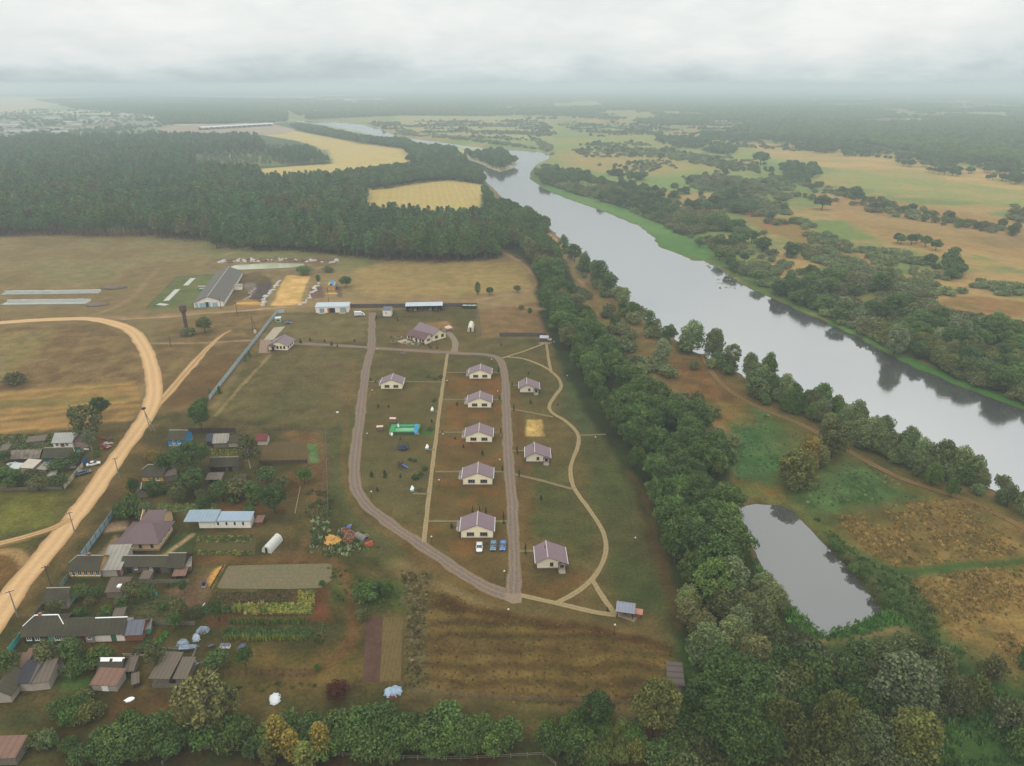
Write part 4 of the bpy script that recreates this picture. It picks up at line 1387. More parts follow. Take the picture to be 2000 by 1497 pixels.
# dark thicket bottom right
P = dry(scatter([(1450, 1190), (1600, 1282), (1740, 1262), (1830, 1278), (1890, 1340), (1820, 1420), (1760, 1560), (1300, 1620), (1320, 1420), (1420, 1260)], 2, 4.6, 8), 3, 3.5)
cand('shrub', P, 4.4, 3.1, [tuple(x * q for x in g[k_]) for k_, q in (('belt', .8), ('dull', .66), ('olive', .66), ('shrub', .58), ('belt', .7))], 'dark tangled shrub in the thicket below the pond', 'shrubs of the thicket below the pond', 'willow_scrub')
# river bank near side
P = dry(scatter([(1500, 728), (1545, 722), (1600, 752), (1680, 778), (1760, 800), (1820, 838), (1890, 885), (1935, 925), (1900, 940), (1840, 915), (1760, 895), (1690, 860), (1630, 822), (1570, 798), (1510, 778)], 4, 5.4, 9), 1.2)
cand('willow', P, 11.5, 4.4, [g['willow'], g['willow'], g['fresh'], tuple(x * .85 for x in g['willow'])], 'tall grey green willow in the row along the near river bank', 'willows along the near bank', 'willow_scrub')
P = dry(scatter([(1455, 745), (1500, 750), (1545, 760), (1600, 790), (1680, 815), (1760, 838), (1820, 870), (1900, 905), (1960, 950), (2010, 985), (1990, 1000), (1900, 950), (1840, 930), (1760, 905), (1690, 870), (1630, 832), (1570, 806), (1480, 780)], 2, 4.6, 72, thr=(14, .4, 192)), .8)
cand('willow', P, 5.5, 3.2, [g['willow'], g['shrub'], g['fresh'], g['dull']], 'low bushy willow filling the foot of the near bank row', 'low willows of the near bank', 'willow_scrub', .4)
P = dry(scatter([(1085, 470), (1110, 470), (1180, 530), (1230, 590), (1290, 640), (1400, 700), (1440, 724), (1435, 735), (1380, 712), (1270, 655), (1200, 600), (1140, 540)], 1.5, 6.2, 73, thr=(18, .42, 193)), .8)
cand('shrub', P, 4.6, 3.0, [g['willow'], g['shrub'], g['belt']], 'waterside bush along the upper near bank', 'waterside bushes of the upper near bank', 'willow_scrub', .45)
# far bank: dense strip
strip = [(1040, 330), (1070, 322), (1110, 332), (1180, 352), (1260, 372), (1330, 395), (1400, 420), (1460, 450), (1500, 490), (1560, 520), (1640, 548), (1700, 575), (1770, 600), (1830, 622), (2000, 650), (2150, 690), (2150, 840), (1990, 785), (1850, 730), (1780, 695),
   (1700, 655), (1600, 612), (1520, 572), (1440, 528), (1400, 492), (1340, 460), (1280, 432), (1210, 400), (1120, 375), (1060, 355)]
P = seen(dry(scatter(strip, 2, 5.4, 10, thr=(32, .46, 90)), 3))
cand('shrub', P, 4.2, 3.4, [g['shrub'], g['willow'], g['dull'], g['olive']], 'rounded grey green willow shrub on the far river bank', 'willow shrubs on the far bank', 'willow_scrub')
P = seen(dry(scatter(strip, 4, 11.5, 11, thr=(38, .54, 91)), 5))
cand('broad', P, 10.5, 4.6, [g['broad'], g['belt'], g['fresh']], 'dark leafy tree rising from the scrub on the far river bank', 'trees in the scrub of the far bank', 'riverside_wood')
P = seen(dry(scatter([(1480, 545), (1560, 570), (1620, 600), (1660, 640), (1600, 605), (1520, 570)], 3, 7, 12), 2))
cand('broad', P, 8, 4.2, [g['fresh'], g['olive']], 'yellow green leafy tree at the water edge of the far bank', 'yellow green trees of the far water edge', 'riverside_wood')
P = seen(dry(scatter([(1720, 660), (1800, 650), (2050, 700), (2150, 800), (1990, 780), (1850, 725)], 3, 7, 13), 3))
cand('willow', P, 7.5, 4.2, [g['willow'], g['shrub'], g['olive']], 'bushy willow crowding the lower end of the far bank', 'willows of the lower far bank', 'willow_scrub')
P = seen(scatter([(1720, 590), (1830, 600), (2050, 640), (2050, 700), (1850, 650), (1740, 630)], 2, 6, 131))
cand('shrub', P, 4, 3.6, [g['willow'], g['dull']], 'rounded grey green willow shrub on the far river bank', 'willow shrubs on the far bank', 'willow_scrub')
# scrub patches in the flood plain
for k, (poly, sp) in enumerate((([(1640, 470), (1720, 480), (1880, 530), (2050, 560), (2050, 590), (1900, 575), (1760, 590), (1680, 560), (1600, 520), (1540, 470), (1470, 420), (1520, 400)], 6.4), ([(1330, 345), (1400, 340), (1480, 350), (1500, 370), (1440, 380), (1350, 365)], 8),
         ([(1400, 375), (1470, 350), (1540, 345), (1560, 380), (1500, 410), (1440, 400)], 7.5), ([(1180, 290), (1420, 305), (1500, 320), (1400, 325), (1300, 310), (1200, 298)], 10), ([(1040, 268), (1080, 285), (1080, 305), (1060, 295)], 8),
         ([(760, 262), (900, 272), (1030, 290), (1070, 292), (1000, 280), (860, 262), (780, 252)], 9), ([(1980, 400), (2060, 405), (2060, 440), (1970, 430)], 8))):
 P = seen(dry(scatter(poly, 1.5, sp, 20 + k, thr=(26, .48, 92 + k)), 4))
 cand('shrub', P, 3.6, 3.9, [g['shrub'], g['willow'], g['dull']], 'low spreading willow shrub out in the flood plain', 'willow shrubs in the flood plain', 'willow_scrub')
for k, (poly, sp) in enumerate((([(1240, 372), (1310, 360), (1400, 385), (1480, 400), (1470, 415), (1380, 405), (1300, 395)], 9), ([(1520, 318), (1590, 322), (1610, 345), (1560, 350), (1530, 340)], 8), ([(1725, 452), (1790, 462), (1870, 495), (1900, 530), (1850, 540), (1800, 500), (1730, 480)], 9),
         ([(1280, 265), (1350, 268), (1440, 290), (1430, 300), (1340, 290), (1290, 280)], 9), ([(1365, 258), (1530, 266), (1545, 278), (1440, 280), (1370, 270)], 10), ([(1540, 275), (1600, 268), (1700, 285), (1740, 300), (1640, 302), (1560, 292)], 10),
         ([(1750, 300), (1900, 312), (2100, 340), (2100, 375), (1960, 350), (1830, 335), (1750, 318)], 11),                               ([(1180, 330), (1260, 345), (1240, 352), (1180, 342)], 10))):
 P = seen(scatter(poly, 4, sp, 40 + k, thr=(30, .5, 110 + k)))
 cand('broad', P, 9.5, 4.6, [g['broad'], g['belt'], g['pine']], 'dark leafy tree standing in a clump out in the flood plain', 'trees of the flood plain clumps', 'riverside_wood')
for k, poly in enumerate(([(1500, 340), (1640, 365), (1760, 400), (2000, 440), (2000, 446), (1760, 412), (1640, 380), (1520, 352)], [(1590, 385), (1720, 400), (1880, 425), (2000, 450), (1990, 458), (1860, 440), (1700, 412)],
        [(1100, 280), (1250, 278), (1500, 330), (1620, 380), (1500, 420), (1350, 400), (1200, 345)], [(1420, 410), (1560, 430), (1760, 560), (1900, 620), (1760, 610), (1560, 520)],
        [(700, 238), (1060, 235), (1090, 262), (1000, 285), (860, 268), (760, 256)], [(1080, 240), (1500, 235), (1900, 290), (2000, 330), (1500, 290), (1150, 265)])):
 P = seen(dry(scatter(poly, 2, 9 if k < 2 else 12, 160 + k, jit=.5, thr=(30 if k < 2 else 70, .42 if k < 2 else .55, 161 + k)), 4))
 cand('shrub', P, 3.8, 3.6, [g['shrub'], g['dull'], g['broad']], 'scattered willow bush on the open flood plain grass', 'scattered bushes of the flood plain', 'willow_scrub', .4)
 cand('broad', P[::9], 8, 3.8, [g['broad'], g['belt']], 'single leafy tree among the scattered flood plain bushes', 'single trees of the flood plain', 'riverside_wood', .3)
# far woods, one mass leaf tones lightened in place of thicker haze
for k, (poly, sp, h, r, thr) in enumerate((([(1400, 262), (1460, 246), (1700, 250), (2300, 250), (2300, 340), (2000, 322), (1800, 300), (1700, 280), (1550, 268)], 10, 13, 6.5, (150, .47, 61)),
             ([(1000, 212), (2300, 205), (2300, 252), (1700, 250), (1400, 245), (1000, 232)], 14, 13, 9, (260, .52, 62)),
             ([(540, 190), (2400, 182), (2400, 208), (540, 212)], 24, 14, 16, (420, .51, 63)),
             ([(-400, 178), (2600, 174), (2600, 184), (-400, 190)], 48, 16, 34, (900, .46, 64)),
             ([(70, 196), (300, 190), (560, 195), (560, 236), (320, 245), (300, 224), (150, 212)], 14, 13, 9, (200, .46, 65)),
             ([(300, 222), (460, 214), (540, 232), (440, 240), (320, 240)], 10, 13, 6.5, None),
             ([(540, 205), (760, 210), (1000, 214), (1000, 226), (780, 224), (600, 232)], 13, 11, 8, (220, .46, 66)),
             ([(0, 215), (300, 212), (320, 262), (0, 270)], 24, 9, 5, (110, .58, 67)))):
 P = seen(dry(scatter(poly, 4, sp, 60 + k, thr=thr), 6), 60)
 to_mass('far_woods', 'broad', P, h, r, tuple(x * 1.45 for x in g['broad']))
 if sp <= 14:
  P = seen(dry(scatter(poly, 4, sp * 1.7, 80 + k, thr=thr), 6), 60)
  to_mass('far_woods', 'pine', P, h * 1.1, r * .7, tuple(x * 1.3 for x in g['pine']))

# ---- trees the photo shows one by one: (px, base row, top row, width px, kind, colour, label, group)
SOLO = [
 (1350, 690, 628, 62, 'willow', 'willow', 'broad willow leaning over the near bank, first of the waterside row'),
 (1392, 700, 642, 42, 'willow', 'willow', 'slim grey willow on the near bank beside the broad one'),
 (1427, 722, 668, 40, 'birch', 'olive', 'sparse yellowish tree with water showing through behind it'),
 (1462, 745, 690, 46, 'willow', 'willow', 'grey willow at the bank just above the dense waterside row'),
 (1498, 745, 690, 36, 'willow', 'fresh', 'upright willow at the head of the dense waterside row'),
 (1478, 776, 712, 62, 'willow', 'willow', 'round willow on the meadow side of the waterside row'),
 (1292, 718, 662, 46, 'willow', 'grey', 'silvery willow alone on the dry meadow beside the belt'),
 (1305, 672, 632, 32, 'broad', 'belt', 'dark compact tree at the near bank above the silvery willow'),
 (1268, 652, 605, 24, 'poplar', 'broad', 'narrow dark tree at the near bank by two slim saplings'),
 (1282, 660, 622, 18, 'poplar', 'shrub', 'slim pale sapling at the near bank'),
 (1170, 560, 508, 34, 'poplar', 'broad', 'tall pointed tree standing above the waterside bushes'),
 (1190, 572, 530, 30, 'broad', 'belt', 'dark tree beside the tall pointed one on the bank'),
 (1215, 600, 562, 34, 'willow', 'shrub', 'bushy tree at the near bank below the pointed tree'),
 (1140, 536, 492, 30, 'willow', 'broad', 'leafy tree on the bank below the sandy slope'),
 (1122, 512, 476, 24, 'broad', 'belt', 'small dark tree on the bank beside the sandy slope'),
 (1100, 492, 458, 20, 'pine', 'pine', 'dark pine at the top of the sandy bank'),
 (1235, 625, 590, 26, 'willow', 'fresh', 'green bush tree at the bank where the cart path bends'),
 (1201, 640, 615, 20, 'shrub', 'fresh', 'light green bush on the dry meadow beside the belt'),
 (1128, 574, 560, 20, 'shrub', 'dull', 'small dark bush beside the belt near the sand'),
 (1190, 615, 595, 26, 'shrub', 'dull', 'low grey bush on the slope between belt and river'),
 (1355, 722, 706, 20, 'shrub', 'shrub', 'single small bush in the dry riverside meadow'),
 (1550, 945, 880, 92, 'willow', 'olive', 'big yellowish willow at the corner above the pond'),
 (1580, 910, 855, 60, 'willow', 'yellow', 'golden green willow behind the big yellowish one'),
 (1600, 915, 870, 46, 'willow', 'shrub', 'smaller rounded willow in the yellowish group'),
 (1622, 895, 822, 72, 'willow', 'dull', 'tall olive willow beside the meadow track'),
 (1818, 950, 905, 38, 'willow', 'fresh', 'single green tree between meadow track and river row'),
 (1856, 972, 934, 24, 'shrub', 'fresh', 'small upright bush beside the meadow track'),
 (1880, 945, 900, 46, 'willow', 'fresh', 'leafy tree at the lower end of the waterside row'),
 (1912, 958, 915, 40, 'willow', 'shrub', 'bushy tree near the river at the right of the meadow'),
 (1955, 955, 930, 34, 'shrub', 'dull', 'dark low bush at the river edge by the right end'),
 (1965, 990, 948, 42, 'willow', 'willow', 'rounded bush by the track at the right edge, farther one'),
 (1998, 1005, 955, 40, 'willow', 'shrub', 'rounded bush by the track at the right edge, nearer one'),
 (1745, 695, 630, 50, 'willow', 'grey', 'pale willow at the far water edge casting a dark reflection'),
 (1827, 685, 640, 40, 'willow', 'grey', 'pale conical willow behind the grassy far bank'),
 (1862, 680, 612, 62, 'willow', 'grey', 'large pale crown above the scrub of the far bank'),
 (1775, 640, 592, 40, 'willow', 'willow', 'grey round willow in the scrub above the bank clearing'),
 (1716, 575, 528, 34, 'broad', 'belt', 'dark tree in front of a slim pale one across the river'),
 (1732, 575, 520, 18, 'poplar', 'dull', 'slim pale tree beside the dark one across the river'),
 (1605, 410, 380, 34, 'broad', 'belt', 'dense round tree in the dry field across the river'),
 (1670, 388, 362, 24, 'broad', 'pine', 'dark round tree alone on the open flood plain'),
 (1428, 405, 374, 32, 'broad', 'belt', 'dark round tree near the middle of the far bank scrub'),
 (1395, 408, 380, 36, 'broad', 'belt', 'broad dark tree left of the round one in the scrub'),
 (1485, 322, 295, 34, 'broad', 'pine', 'dark clump tree standing in the far yellow field'),
 (1755, 1385, 1282, 118, 'willow', 'grey', 'large silvery willow in the dark thicket below the pond'),
 (1432, 1405, 1285, 190, 'great', 'fresh', 'huge bright green tree beside the plank roofed hut'),
 (1445, 1490, 1365, 170, 'great', 'broad', 'huge green tree at the bottom edge below the bright one'),
 (1520, 1480, 1370, 110, 'willow', 'olive', 'olive green willow beside the huge trees at the bottom'),
 (1610, 1475, 1360, 100, 'willow', 'olive', 'yellow tinged bushy tree in the dark thicket'),
 (1780, 1480, 1395, 120, 'willow', 'olive', 'olive bushy tree below the silvery willow'),
 (1420, 1175, 1090, 88, 'willow', 'grey', 'pale round willow in the belt beside the pond'),
 (1375, 1300, 1220, 80, 'willow', 'willow', 'rounded green willow at the corner of the brown field'),
 (1440, 1255, 1185, 62, 'willow', 'grey', 'pale willow standing below the pond end of the belt'),
 (1275, 1440, 1325, 84, 'broad', 'olive', 'yellow tipped tree at the corner of the brown field'),
 (1163, 1425, 1352, 62, 'broad', 'belt', 'dark round tree at the foot of the brown field'),
 (1935, 1330, 1285, 50, 'shrub', 'dull', 'dark rounded bush below the straw meadow'),
 (1862, 1395, 1330, 72, 'willow', 'dull', 'grey green bush tree at the meadow corner'),
 (1965, 1415, 1372, 70, 'shrub', 'dull', 'dark sprawling bush at the right edge'),
 (1990, 1480, 1430, 60, 'shrub', 'fresh', 'green bush at the bottom right corner'),
 (1905, 1370, 1325, 50, 'shrub', 'olive', 'olive bush between the thicket and the straw meadow'),
 (2005, 1310, 1270, 40, 'shrub', 'belt', 'dark bush at the right edge beside the straw'),
 # farm and meadow
 (676, 562, 538, 25, 'broad', 'belt', 'round dark tree beside the blue tarpaulin stack'),
 (622, 552, 536, 10, 'poplar', 'belt', 'small dark tree left of the blue tarpaulin stack'),
 (594, 538, 520, 30, 'shrub', 'fresh', 'bright green bush beside the settling lagoon'),
 (642, 532, 520, 22, 'shrub', 'dull', 'dull green bush right of the settling lagoon'),
 (933, 577, 550, 14, 'poplar', 'belt', 'narrow dark tree at the corner of the wire fence'),
 (957, 577, 560, 14, 'broad', 'belt', 'small round tree beside the narrow dark one'),
 (1010, 572, 557, 14, 'broad', 'belt', 'small dark tree next to the curving sand track'),
 (1035, 612, 602, 9, 'shrub', 'belt', 'small dark bush near the belt by the track'),
 (1018, 604, 596, 12, 'shrub', 'fresh', 'low light bush beside the track end'),
 (401, 651, 618, 30, 'broad', 'olive', 'round green tree near the water tower'),
 (367, 655, 641, 32, 'shrub', 'dull', 'low bush at the foot of the water tower'),
 (30, 750, 730, 44, 'shrub', 'dull', 'dark bush alone in the left meadow'),
 (397, 846, 778, 38, 'broad', 'belt', 'tall dark tree behind the blue house'),
 (398, 795, 776, 26, 'broad', 'broad', 'leafy tree at the near end of the panel fence'),
 (411, 774, 760, 11, 'cone', 'broad', 'dark conifer at the lower panel fence'),
 (429, 770, 754, 12, 'cone', 'broad', 'dark conifer halfway along the panel fence'),
 (480, 706, 692, 9, 'cone', 'broad', 'dark conifer beside the panel fence below the gate house, lower one'),
 (487, 697, 684, 9, 'cone', 'broad', 'dark conifer beside the panel fence below the gate house, upper one'),
 (583, 690, 678, 0, None, None, None),
 # village, north cluster
 (376, 934, 850, 80, 'great', 'broad', 'great round tree among the north village roofs'),
 (489, 915, 845, 44, 'birch', 'dull', 'grey green birch beside the red shed'),
 (378, 960, 915, 50, 'fruit', 'fruit', 'leafy fruit tree below the great round tree'),
 (350, 985, 950, 34, 'fruit', 'dull', 'dull green fruit tree left of the orchard'),
 (435, 980, 938, 40, 'fruit', 'fruit', 'fruit tree at the left end of the orchard'),
 (466, 975, 930, 48, 'fruit', 'dull', 'wide fruit tree in the middle of the orchard'),
 (497, 980, 940, 40, 'fruit', 'fruit', 'fruit tree in the lower orchard row'),
 (522, 945, 912, 36, 'fruit', 'belt', 'compact dark fruit tree in the upper orchard row'),
 (552, 958, 930, 32, 'fruit', 'dull', 'small fruit tree behind the dark conical one'),
 (537, 1003, 945, 50, 'broad', 'belt', 'dark conical tree at the right of the orchard'),
 (596, 945, 912, 32, 'fruit', 'fresh', 'bright green young tree at the end of the orchard'),
 (395, 985, 970, 28, 'shrub', 'fresh', 'low bright bush in the orchard grass'),
 (487, 1005, 990, 26, 'shrub', 'fresh', 'bright bush behind the white shed'),
 (300, 845 + 55, 882, 30, 'shrub', 'yellow', 'yellow green bush by the road'),
 (325, 930, 885, 34, 'fruit', 'belt', 'dark tree behind the ochre cottage'),
 (300, 968, 940, 34, 'shrub', 'belt', 'dark lilac clump below the ochre cottage'),
 (262, 962, 935, 22, 'shrub', 'belt', 'dark bush at the corner of the ochre cottage'),
 (262, 1010, 968, 48, 'shrub', 'fresh', 'blue green bush beside the maroon roofed house'),
 (288, 1018, 985, 34, 'shrub', 'willow', 'rounded bush behind the maroon roofed house'),
 (238, 1012, 985, 28, 'shrub', 'belt', 'dark bush at the end of the blue fence'),
 # village, west cluster
 (178, 868, 782, 62, 'birch', 'dull', 'big airy birch with pale branches by the west houses'),
 (198, 815, 774, 36, 'broad', 'belt', 'dark tree behind the airy birch'),
 (180, 880, 838, 26, 'birch', 'shrub', 'smaller pale tree beside the brown shed'),
 (118, 922, 895, 44, 'fruit', 'belt', 'dark round tree in front of the west roofs'),
 (118, 955, 925, 36, 'fruit', 'fruit', 'round fruit tree beside the white fence'),
 (76, 958, 930, 40, 'fruit', 'dull', 'dull bush tree left of the white fence'),
 (18, 958, 915, 50, 'broad', 'belt', 'dark tree at the left edge below the west roofs'),
 (48, 945, 925, 26, 'fruit', 'fruit', 'small tree in the west garden'),
 (150, 905, 885, 24, 'shrub', 'fresh', 'green bush beside the turquoise gable'),
 (190, 892, 880, 16, 'shrub', 'fresh', 'low bush by the west road edge'),
 (10, 905, 880, 30, 'fruit', 'belt', 'dark tree at the left edge above the sheds'),
 # village, south
 (160, 1172, 1142, 32, 'fruit', 'fruit', 'fruit tree behind the grey gabled shed'),
 (190, 1170, 1145, 24, 'fruit', 'belt', 'dark fruit tree beside the small tiled shed'),
 (262, 1170, 1135, 36, 'fruit', 'dull', 'wide grey green fruit tree by the seed beds'),
 (292, 1170, 1140, 30, 'fruit', 'fruit', 'fruit tree next to the seed beds'),
 (242, 1195, 1165, 26, 'fruit', 'fruit', 'small tree right of the tiled shed'),
 (110, 1205, 1172, 30, 'fruit', 'dull', 'grey green tree before the grey gabled shed'),
 (160, 1215, 1190, 34, 'shrub', 'fruit', 'bush behind the long dark roofs'),
 (210, 1205, 1185, 30, 'shrub', 'fresh', 'green bush in the middle of the yard lawn'),
 (100, 1300, 1250, 46, 'fruit', 'dull', 'spreading fruit tree before the ivy covered house'),
 (145, 1292, 1245, 48, 'fruit', 'belt', 'dark round fruit tree before the long roofs'),
 (90, 1315, 1292, 26, 'shrub', 'fresh', 'green bush below the spreading fruit tree'),
 (198, 1300, 1268, 54, 'shrub', 'fresh', 'wide bright bush beside the lower yard'),
 (150, 1318, 1292, 40, 'shrub', 'fresh', 'leafy hedge bush below the wide bright one'),
 (20, 1320, 1270, 46, 'fruit', 'fruit', 'leafy tree at the left edge by the black roofed shed'),
 (345, 1230, 1195, 30, 'fruit', 'fresh', 'leafy sapling tree in the lower garden'),
 (352, 1205, 1170, 34, 'fruit', 'dull', 'grey green tree beside the seed beds path'),
 (385, 1205, 1185, 26, 'shrub', 'dull', 'dull bush by the white pole'),
 (307, 1310, 1255, 34, 'fruit', 'dull', 'tall bush tree beside the plank roofs'),
 (360, 1158, 1132, 18, 'fruit', 'fruit', 'small dark tree among the seed beds'),
 (428, 1215, 1170, 30, 'fruit', 'fresh', 'bright sapling at the edge of the squash patch'),
 (425, 1308, 1272, 50, 'fruit', 'belt', 'dark wide bush tree below the lower garden'),
 (481, 1302, 1262, 30, 'fruit', 'fresh', 'green pear tree beside the blue covered stack'),
 (405, 1440, 1310, 105, 'birch', 'dull', 'big birch with pale bare limbs at the garden end'),
 (440, 1415, 1340, 70, 'birch', 'dull', 'second birch right behind the big one'),
 (716, 1178, 1140, 52, 'fruit', 'belt', 'dark spreading apple tree left of the brown field'),
 (736, 1155, 1138, 20, 'shrub', 'belt', 'very dark bush beside the spreading apple tree'),
 (708, 1210, 1192, 30, 'shrub', 'dull', 'brownish bush below the spreading apple tree'),
 (758, 1160, 1140, 26, 'shrub', 'fresh', 'green bush right of the spreading apple tree'),
 (631, 1150, 1132, 14, 'fruit', 'belt', 'little tree at the corner of the pale plot'),
 (660, 1355, 1338, 48, 'shrub', None, 'rusty red low shrub beside the garden edge'),
 (620, 1345 - 35, 1298, 14, 'shrub', 'fresh', 'small bush at the end of the furrowed bed'),
 # bottom edge
 (548, 1480, 1400, 52, 'poplar', 'yellow', 'tall yellow poplar at the bottom edge'),
 (572, 1490, 1425, 44, 'poplar', 'yellow', 'second yellow poplar right of the tall one'),
 (630, 1485, 1412, 40, 'poplar', 'yellow', 'yellowing poplar in front of the dark hedge'),
 (600, 1510, 1450, 46, 'poplar', 'olive', 'greenish poplar between the yellow ones'),
 (530, 1500, 1445, 36, 'poplar', 'olive', 'greenish poplar left of the yellow ones'),
]
for row in SOLO:
 px, by, ty, wpx, kind, colr, label = row
 if kind is None:
  continue
 p = G(px, by)
 h = ht(p, ty)
 r = wpx * mpp(by) / 2
 cl_ = GREENS[colr] if colr else c(96, 46, 28)
 if by > 1270 and px > 1100:
  cl_ = tuple(x * .78 for x in cl_)      # trees at the lower right: leaf colour darkened
 tree(kind, p, max(h, .8), r, cl_, label)

# thickets of the foreground, counted bush by bush
for poly, sp, kind, h, r, cols, label, group, sd in (
  ([(370, 1450), (470, 1432), (600, 1425), (700, 1395), (860, 1408), (1000, 1440), (1010, 1460), (920, 1478), (760, 1484), (560, 1474), (400, 1472)], 2.7, 'fruit', 5.6, 2.5, [g['broad'], g['fruit'], g['belt'], g['fresh']], 'bushy tree in the thick hedge along the bottom edge', 'trees of the thick bottom hedge', 211),
  ([(140, 1480), (200, 1448), (330, 1425), (380, 1430), (370, 1462), (250, 1490), (150, 1500)], 2.7, 'fruit', 5.4, 2.5, [g['broad'], g['belt'], g['fruit']], 'dark bushy tree in the clump at the lower left', 'trees of the lower left clump', 212),
  ([(100, 1375), (190, 1365), (210, 1395), (160, 1420), (100, 1400)], 2.6, 'shrub', 3.0, 2.0, [g['fresh'], g['fruit'], g['olive']], 'leafy bush in the rough ground left of the clump', 'bushes of the lower left rough', 213),
  ([(30, 1440), (120, 1420), (150, 1455), (60, 1475)], 3.2, 'shrub', 2.4, 1.8, [g['fresh'], g['olive'], g['shrub']], 'low bush in the weedy corner at the lower left', 'bushes of the weedy corner', 214),
  ([(1060, 1420), (1140, 1400), (1250, 1430), (1250, 1480), (1150, 1500), (1080, 1470)], 2.6, 'shrub', 3.8, 2.1, [g['olive'], g['fresh'], g['fruit']], 'yellowish bush at the bottom beside the brown field', 'yellowish bushes at the bottom', 215),
  ([(1230, 1470), (1330, 1400), (1340, 1480), (1290, 1510)], 3.0, 'fruit', 5.0, 2.5, [g['belt'], g['fruit']], 'dark bush under the big trees at the bottom', 'dark bushes under the big trees', 216),
  ([(225, 1408), (300, 1385), (330, 1400), (250, 1420)], 3.6, 'shrub', 3.0, 2.0, [g['fruit'], g['fresh']], 'bush behind the lower left clump', 'bushes behind the lower left clump', 217),
  ([(1490, 972), (1545, 985), (1560, 992), (1540, 985), (1500, 978), (1440, 975)], 2.6, 'shrub', 1.8, 1.5, [g['fresh'], g['belt']], 'low bush on the far end of the pond', 'bushes at the far pond end', 218),
  ([(1555, 985), (1605, 1030), (1660, 1085), (1715, 1140), (1735, 1165), (1725, 1180), (1695, 1140), (1645, 1085), (1595, 1034), (1550, 992)], 2.3, 'shrub', 1.9, 1.5, [g['belt'], g['fresh'], g['dull']], 'low dark bush along the meadow side of the pond', 'bushes along the pond', 219)):
 for x, y in dry(scatter(poly, 1.5, sp, sd), 0, .3):
  k = R.uniform(.75, 1.25)
  tree(kind, Vector((x, y, 0)), h * k, r * k, R.choice(cols), label, group, name='broadleaf_tree' if kind == 'fruit' else None)

for poly, sd in (([(140, 1158), (205, 1158), (205, 1172), (135, 1195)], 231), ([(225, 1195), (330, 1190), (330, 1205), (225, 1222)], 232), ([(125, 1285), (300, 1262), (330, 1290), (160, 1300)], 233), ([(300, 960), (420, 950), (520, 985), (400, 1000), (300, 985)], 234),
     ([(-10, 930), (120, 925), (120, 955), (-10, 962)], 235), ([(60, 1372), (190, 1355), (300, 1368), (240, 1400), (100, 1400)], 236)):
 for x, y in scatter(poly, 0, 5.0, sd, thr=(9, .45, sd)):
  k = R.uniform(.7, 1.3)
  tree('shrub', Vector((x, y, 0)), 2.0 * k, 1.5 * k, R.choice([g['fruit'], g['fresh'], g['dull'], g['belt']]), 'garden shrub in the grass of the village yards', 'garden shrubs of the village yards', parts=False)

# young trees on the lawns
LAWNTREES = [(739, 797, 1.9), (759, 797, 1.5), (726, 932, 2.3), (752, 932, 2.6), (782, 933, 1.4), (737, 960, 1.6), (782, 860, 1.4), (893, 793, 1.8), (905, 875, 1.4), (942, 889, 2.0), (1036, 789, 2.0), (1032, 732, 1.6), (1089, 793, 1.3), (889, 859, 1.3), (587, 671, 2.6), (648, 676, 2.4),
    (735, 624, 2.4), (659, 678, 1.6), (606, 667, 2.0), (1057, 977, 1.8), (882, 1031, 1.6), (843, 826, 1.6), (634, 668, 1.4), (692, 668, 1.6), (979, 676, 1.6), (777, 628, 1.6), (764, 661, 1.4), (838, 678, 1.6), (842, 681, 1.5), (854, 682, 1.4), (724, 744, 1.3), (734, 748, 1.4)]
for px, py, h in LAWNTREES:
 tree('cone', G(px, py), h, h * .33, g['cone'], 'small dark young conifer planted out on the lawn', 'young conifers on the lawns')
for px, py, h in ((973.5, 729, 3.2), (975.5, 783, 3.0), (978, 848, 3.0), (981, 921, 2.6), (983, 1013, 2.6), (984, 1024, 2.4), (1000, 756, 2.6), (1003.5, 800, 2.6), (1003.8, 804, 2.0), (1009.5, 882, 2.4), (1010, 888, 1.8), (1013.5, 927, 2.0), (1014, 932, 1.6), (1026.5, 1073, 2.2), (1026.5, 1083, 2.0),
      (949, 1005, 2.8), (937, 1002, 2.6), (923, 1002, 2.6), (864, 846, 1.0), (1186, 1195, 1.6), (1203, 1190, 1.6)):
 tree('cone', G(px, py), h, .36, g['cone'], 'slender dark thuja standing beside a garden path', 'thujas beside the garden paths', name='thuja')
for px, py, w in ((848, 785, 11), (840, 840, 11), (829.5, 918, 11), (812, 936, 16), (822, 928, 10), (801, 900, 9), (810, 902, 9), (836, 738, 10), (860, 738, 10), (850, 742, 8)):
 p = G(px, py)
 tree('shrub', p, w * mpp(py) * .6, w * mpp(py) * .55, g['fruit'], 'small rounded shrub near the long garden path', 'rounded shrubs by the long path', parts=False)

# ---- the nearest of each kind stand by themselves, the rest are masses
LIMIT = {'pine': 300, 'broad': 250, 'willow': 240, 'shrub': 230}
for kind, rows in CAND.items():
 rows.sort(key=lambda q: -q[0])
 lim = LIMIT[kind]
 for q in rows[:lim]:
  tree(kind, Vector((q[1], q[2], 0)), q[3], q[4], q[5], q[6], q[7], parts=(kind != 'pine' and q[0] > .018) or q[0] > .024)
 rest = {}
 for q in rows[lim:]:
  rest.setdefault((q[8], tuple(q[5])), []).append(q)
 for (mass, colr), qs in rest.items():
  per = PROTO[kind]
  ch = [R.randrange(len(per)) for _ in qs]
  for i in range(len(per)):
   sel = [q for q, cc_ in zip(qs, ch) if cc_ == i]
   if sel:
    Q = np.array([(q[1], q[2]) for q in sel])
    S = np.array([(q[4] / RAD[kind], q[4] / RAD[kind], q[3] / HEI[kind]) for q in sel])
    MASS.setdefault(mass, []).append((full_mesh(kind, i), Q, S, colr))
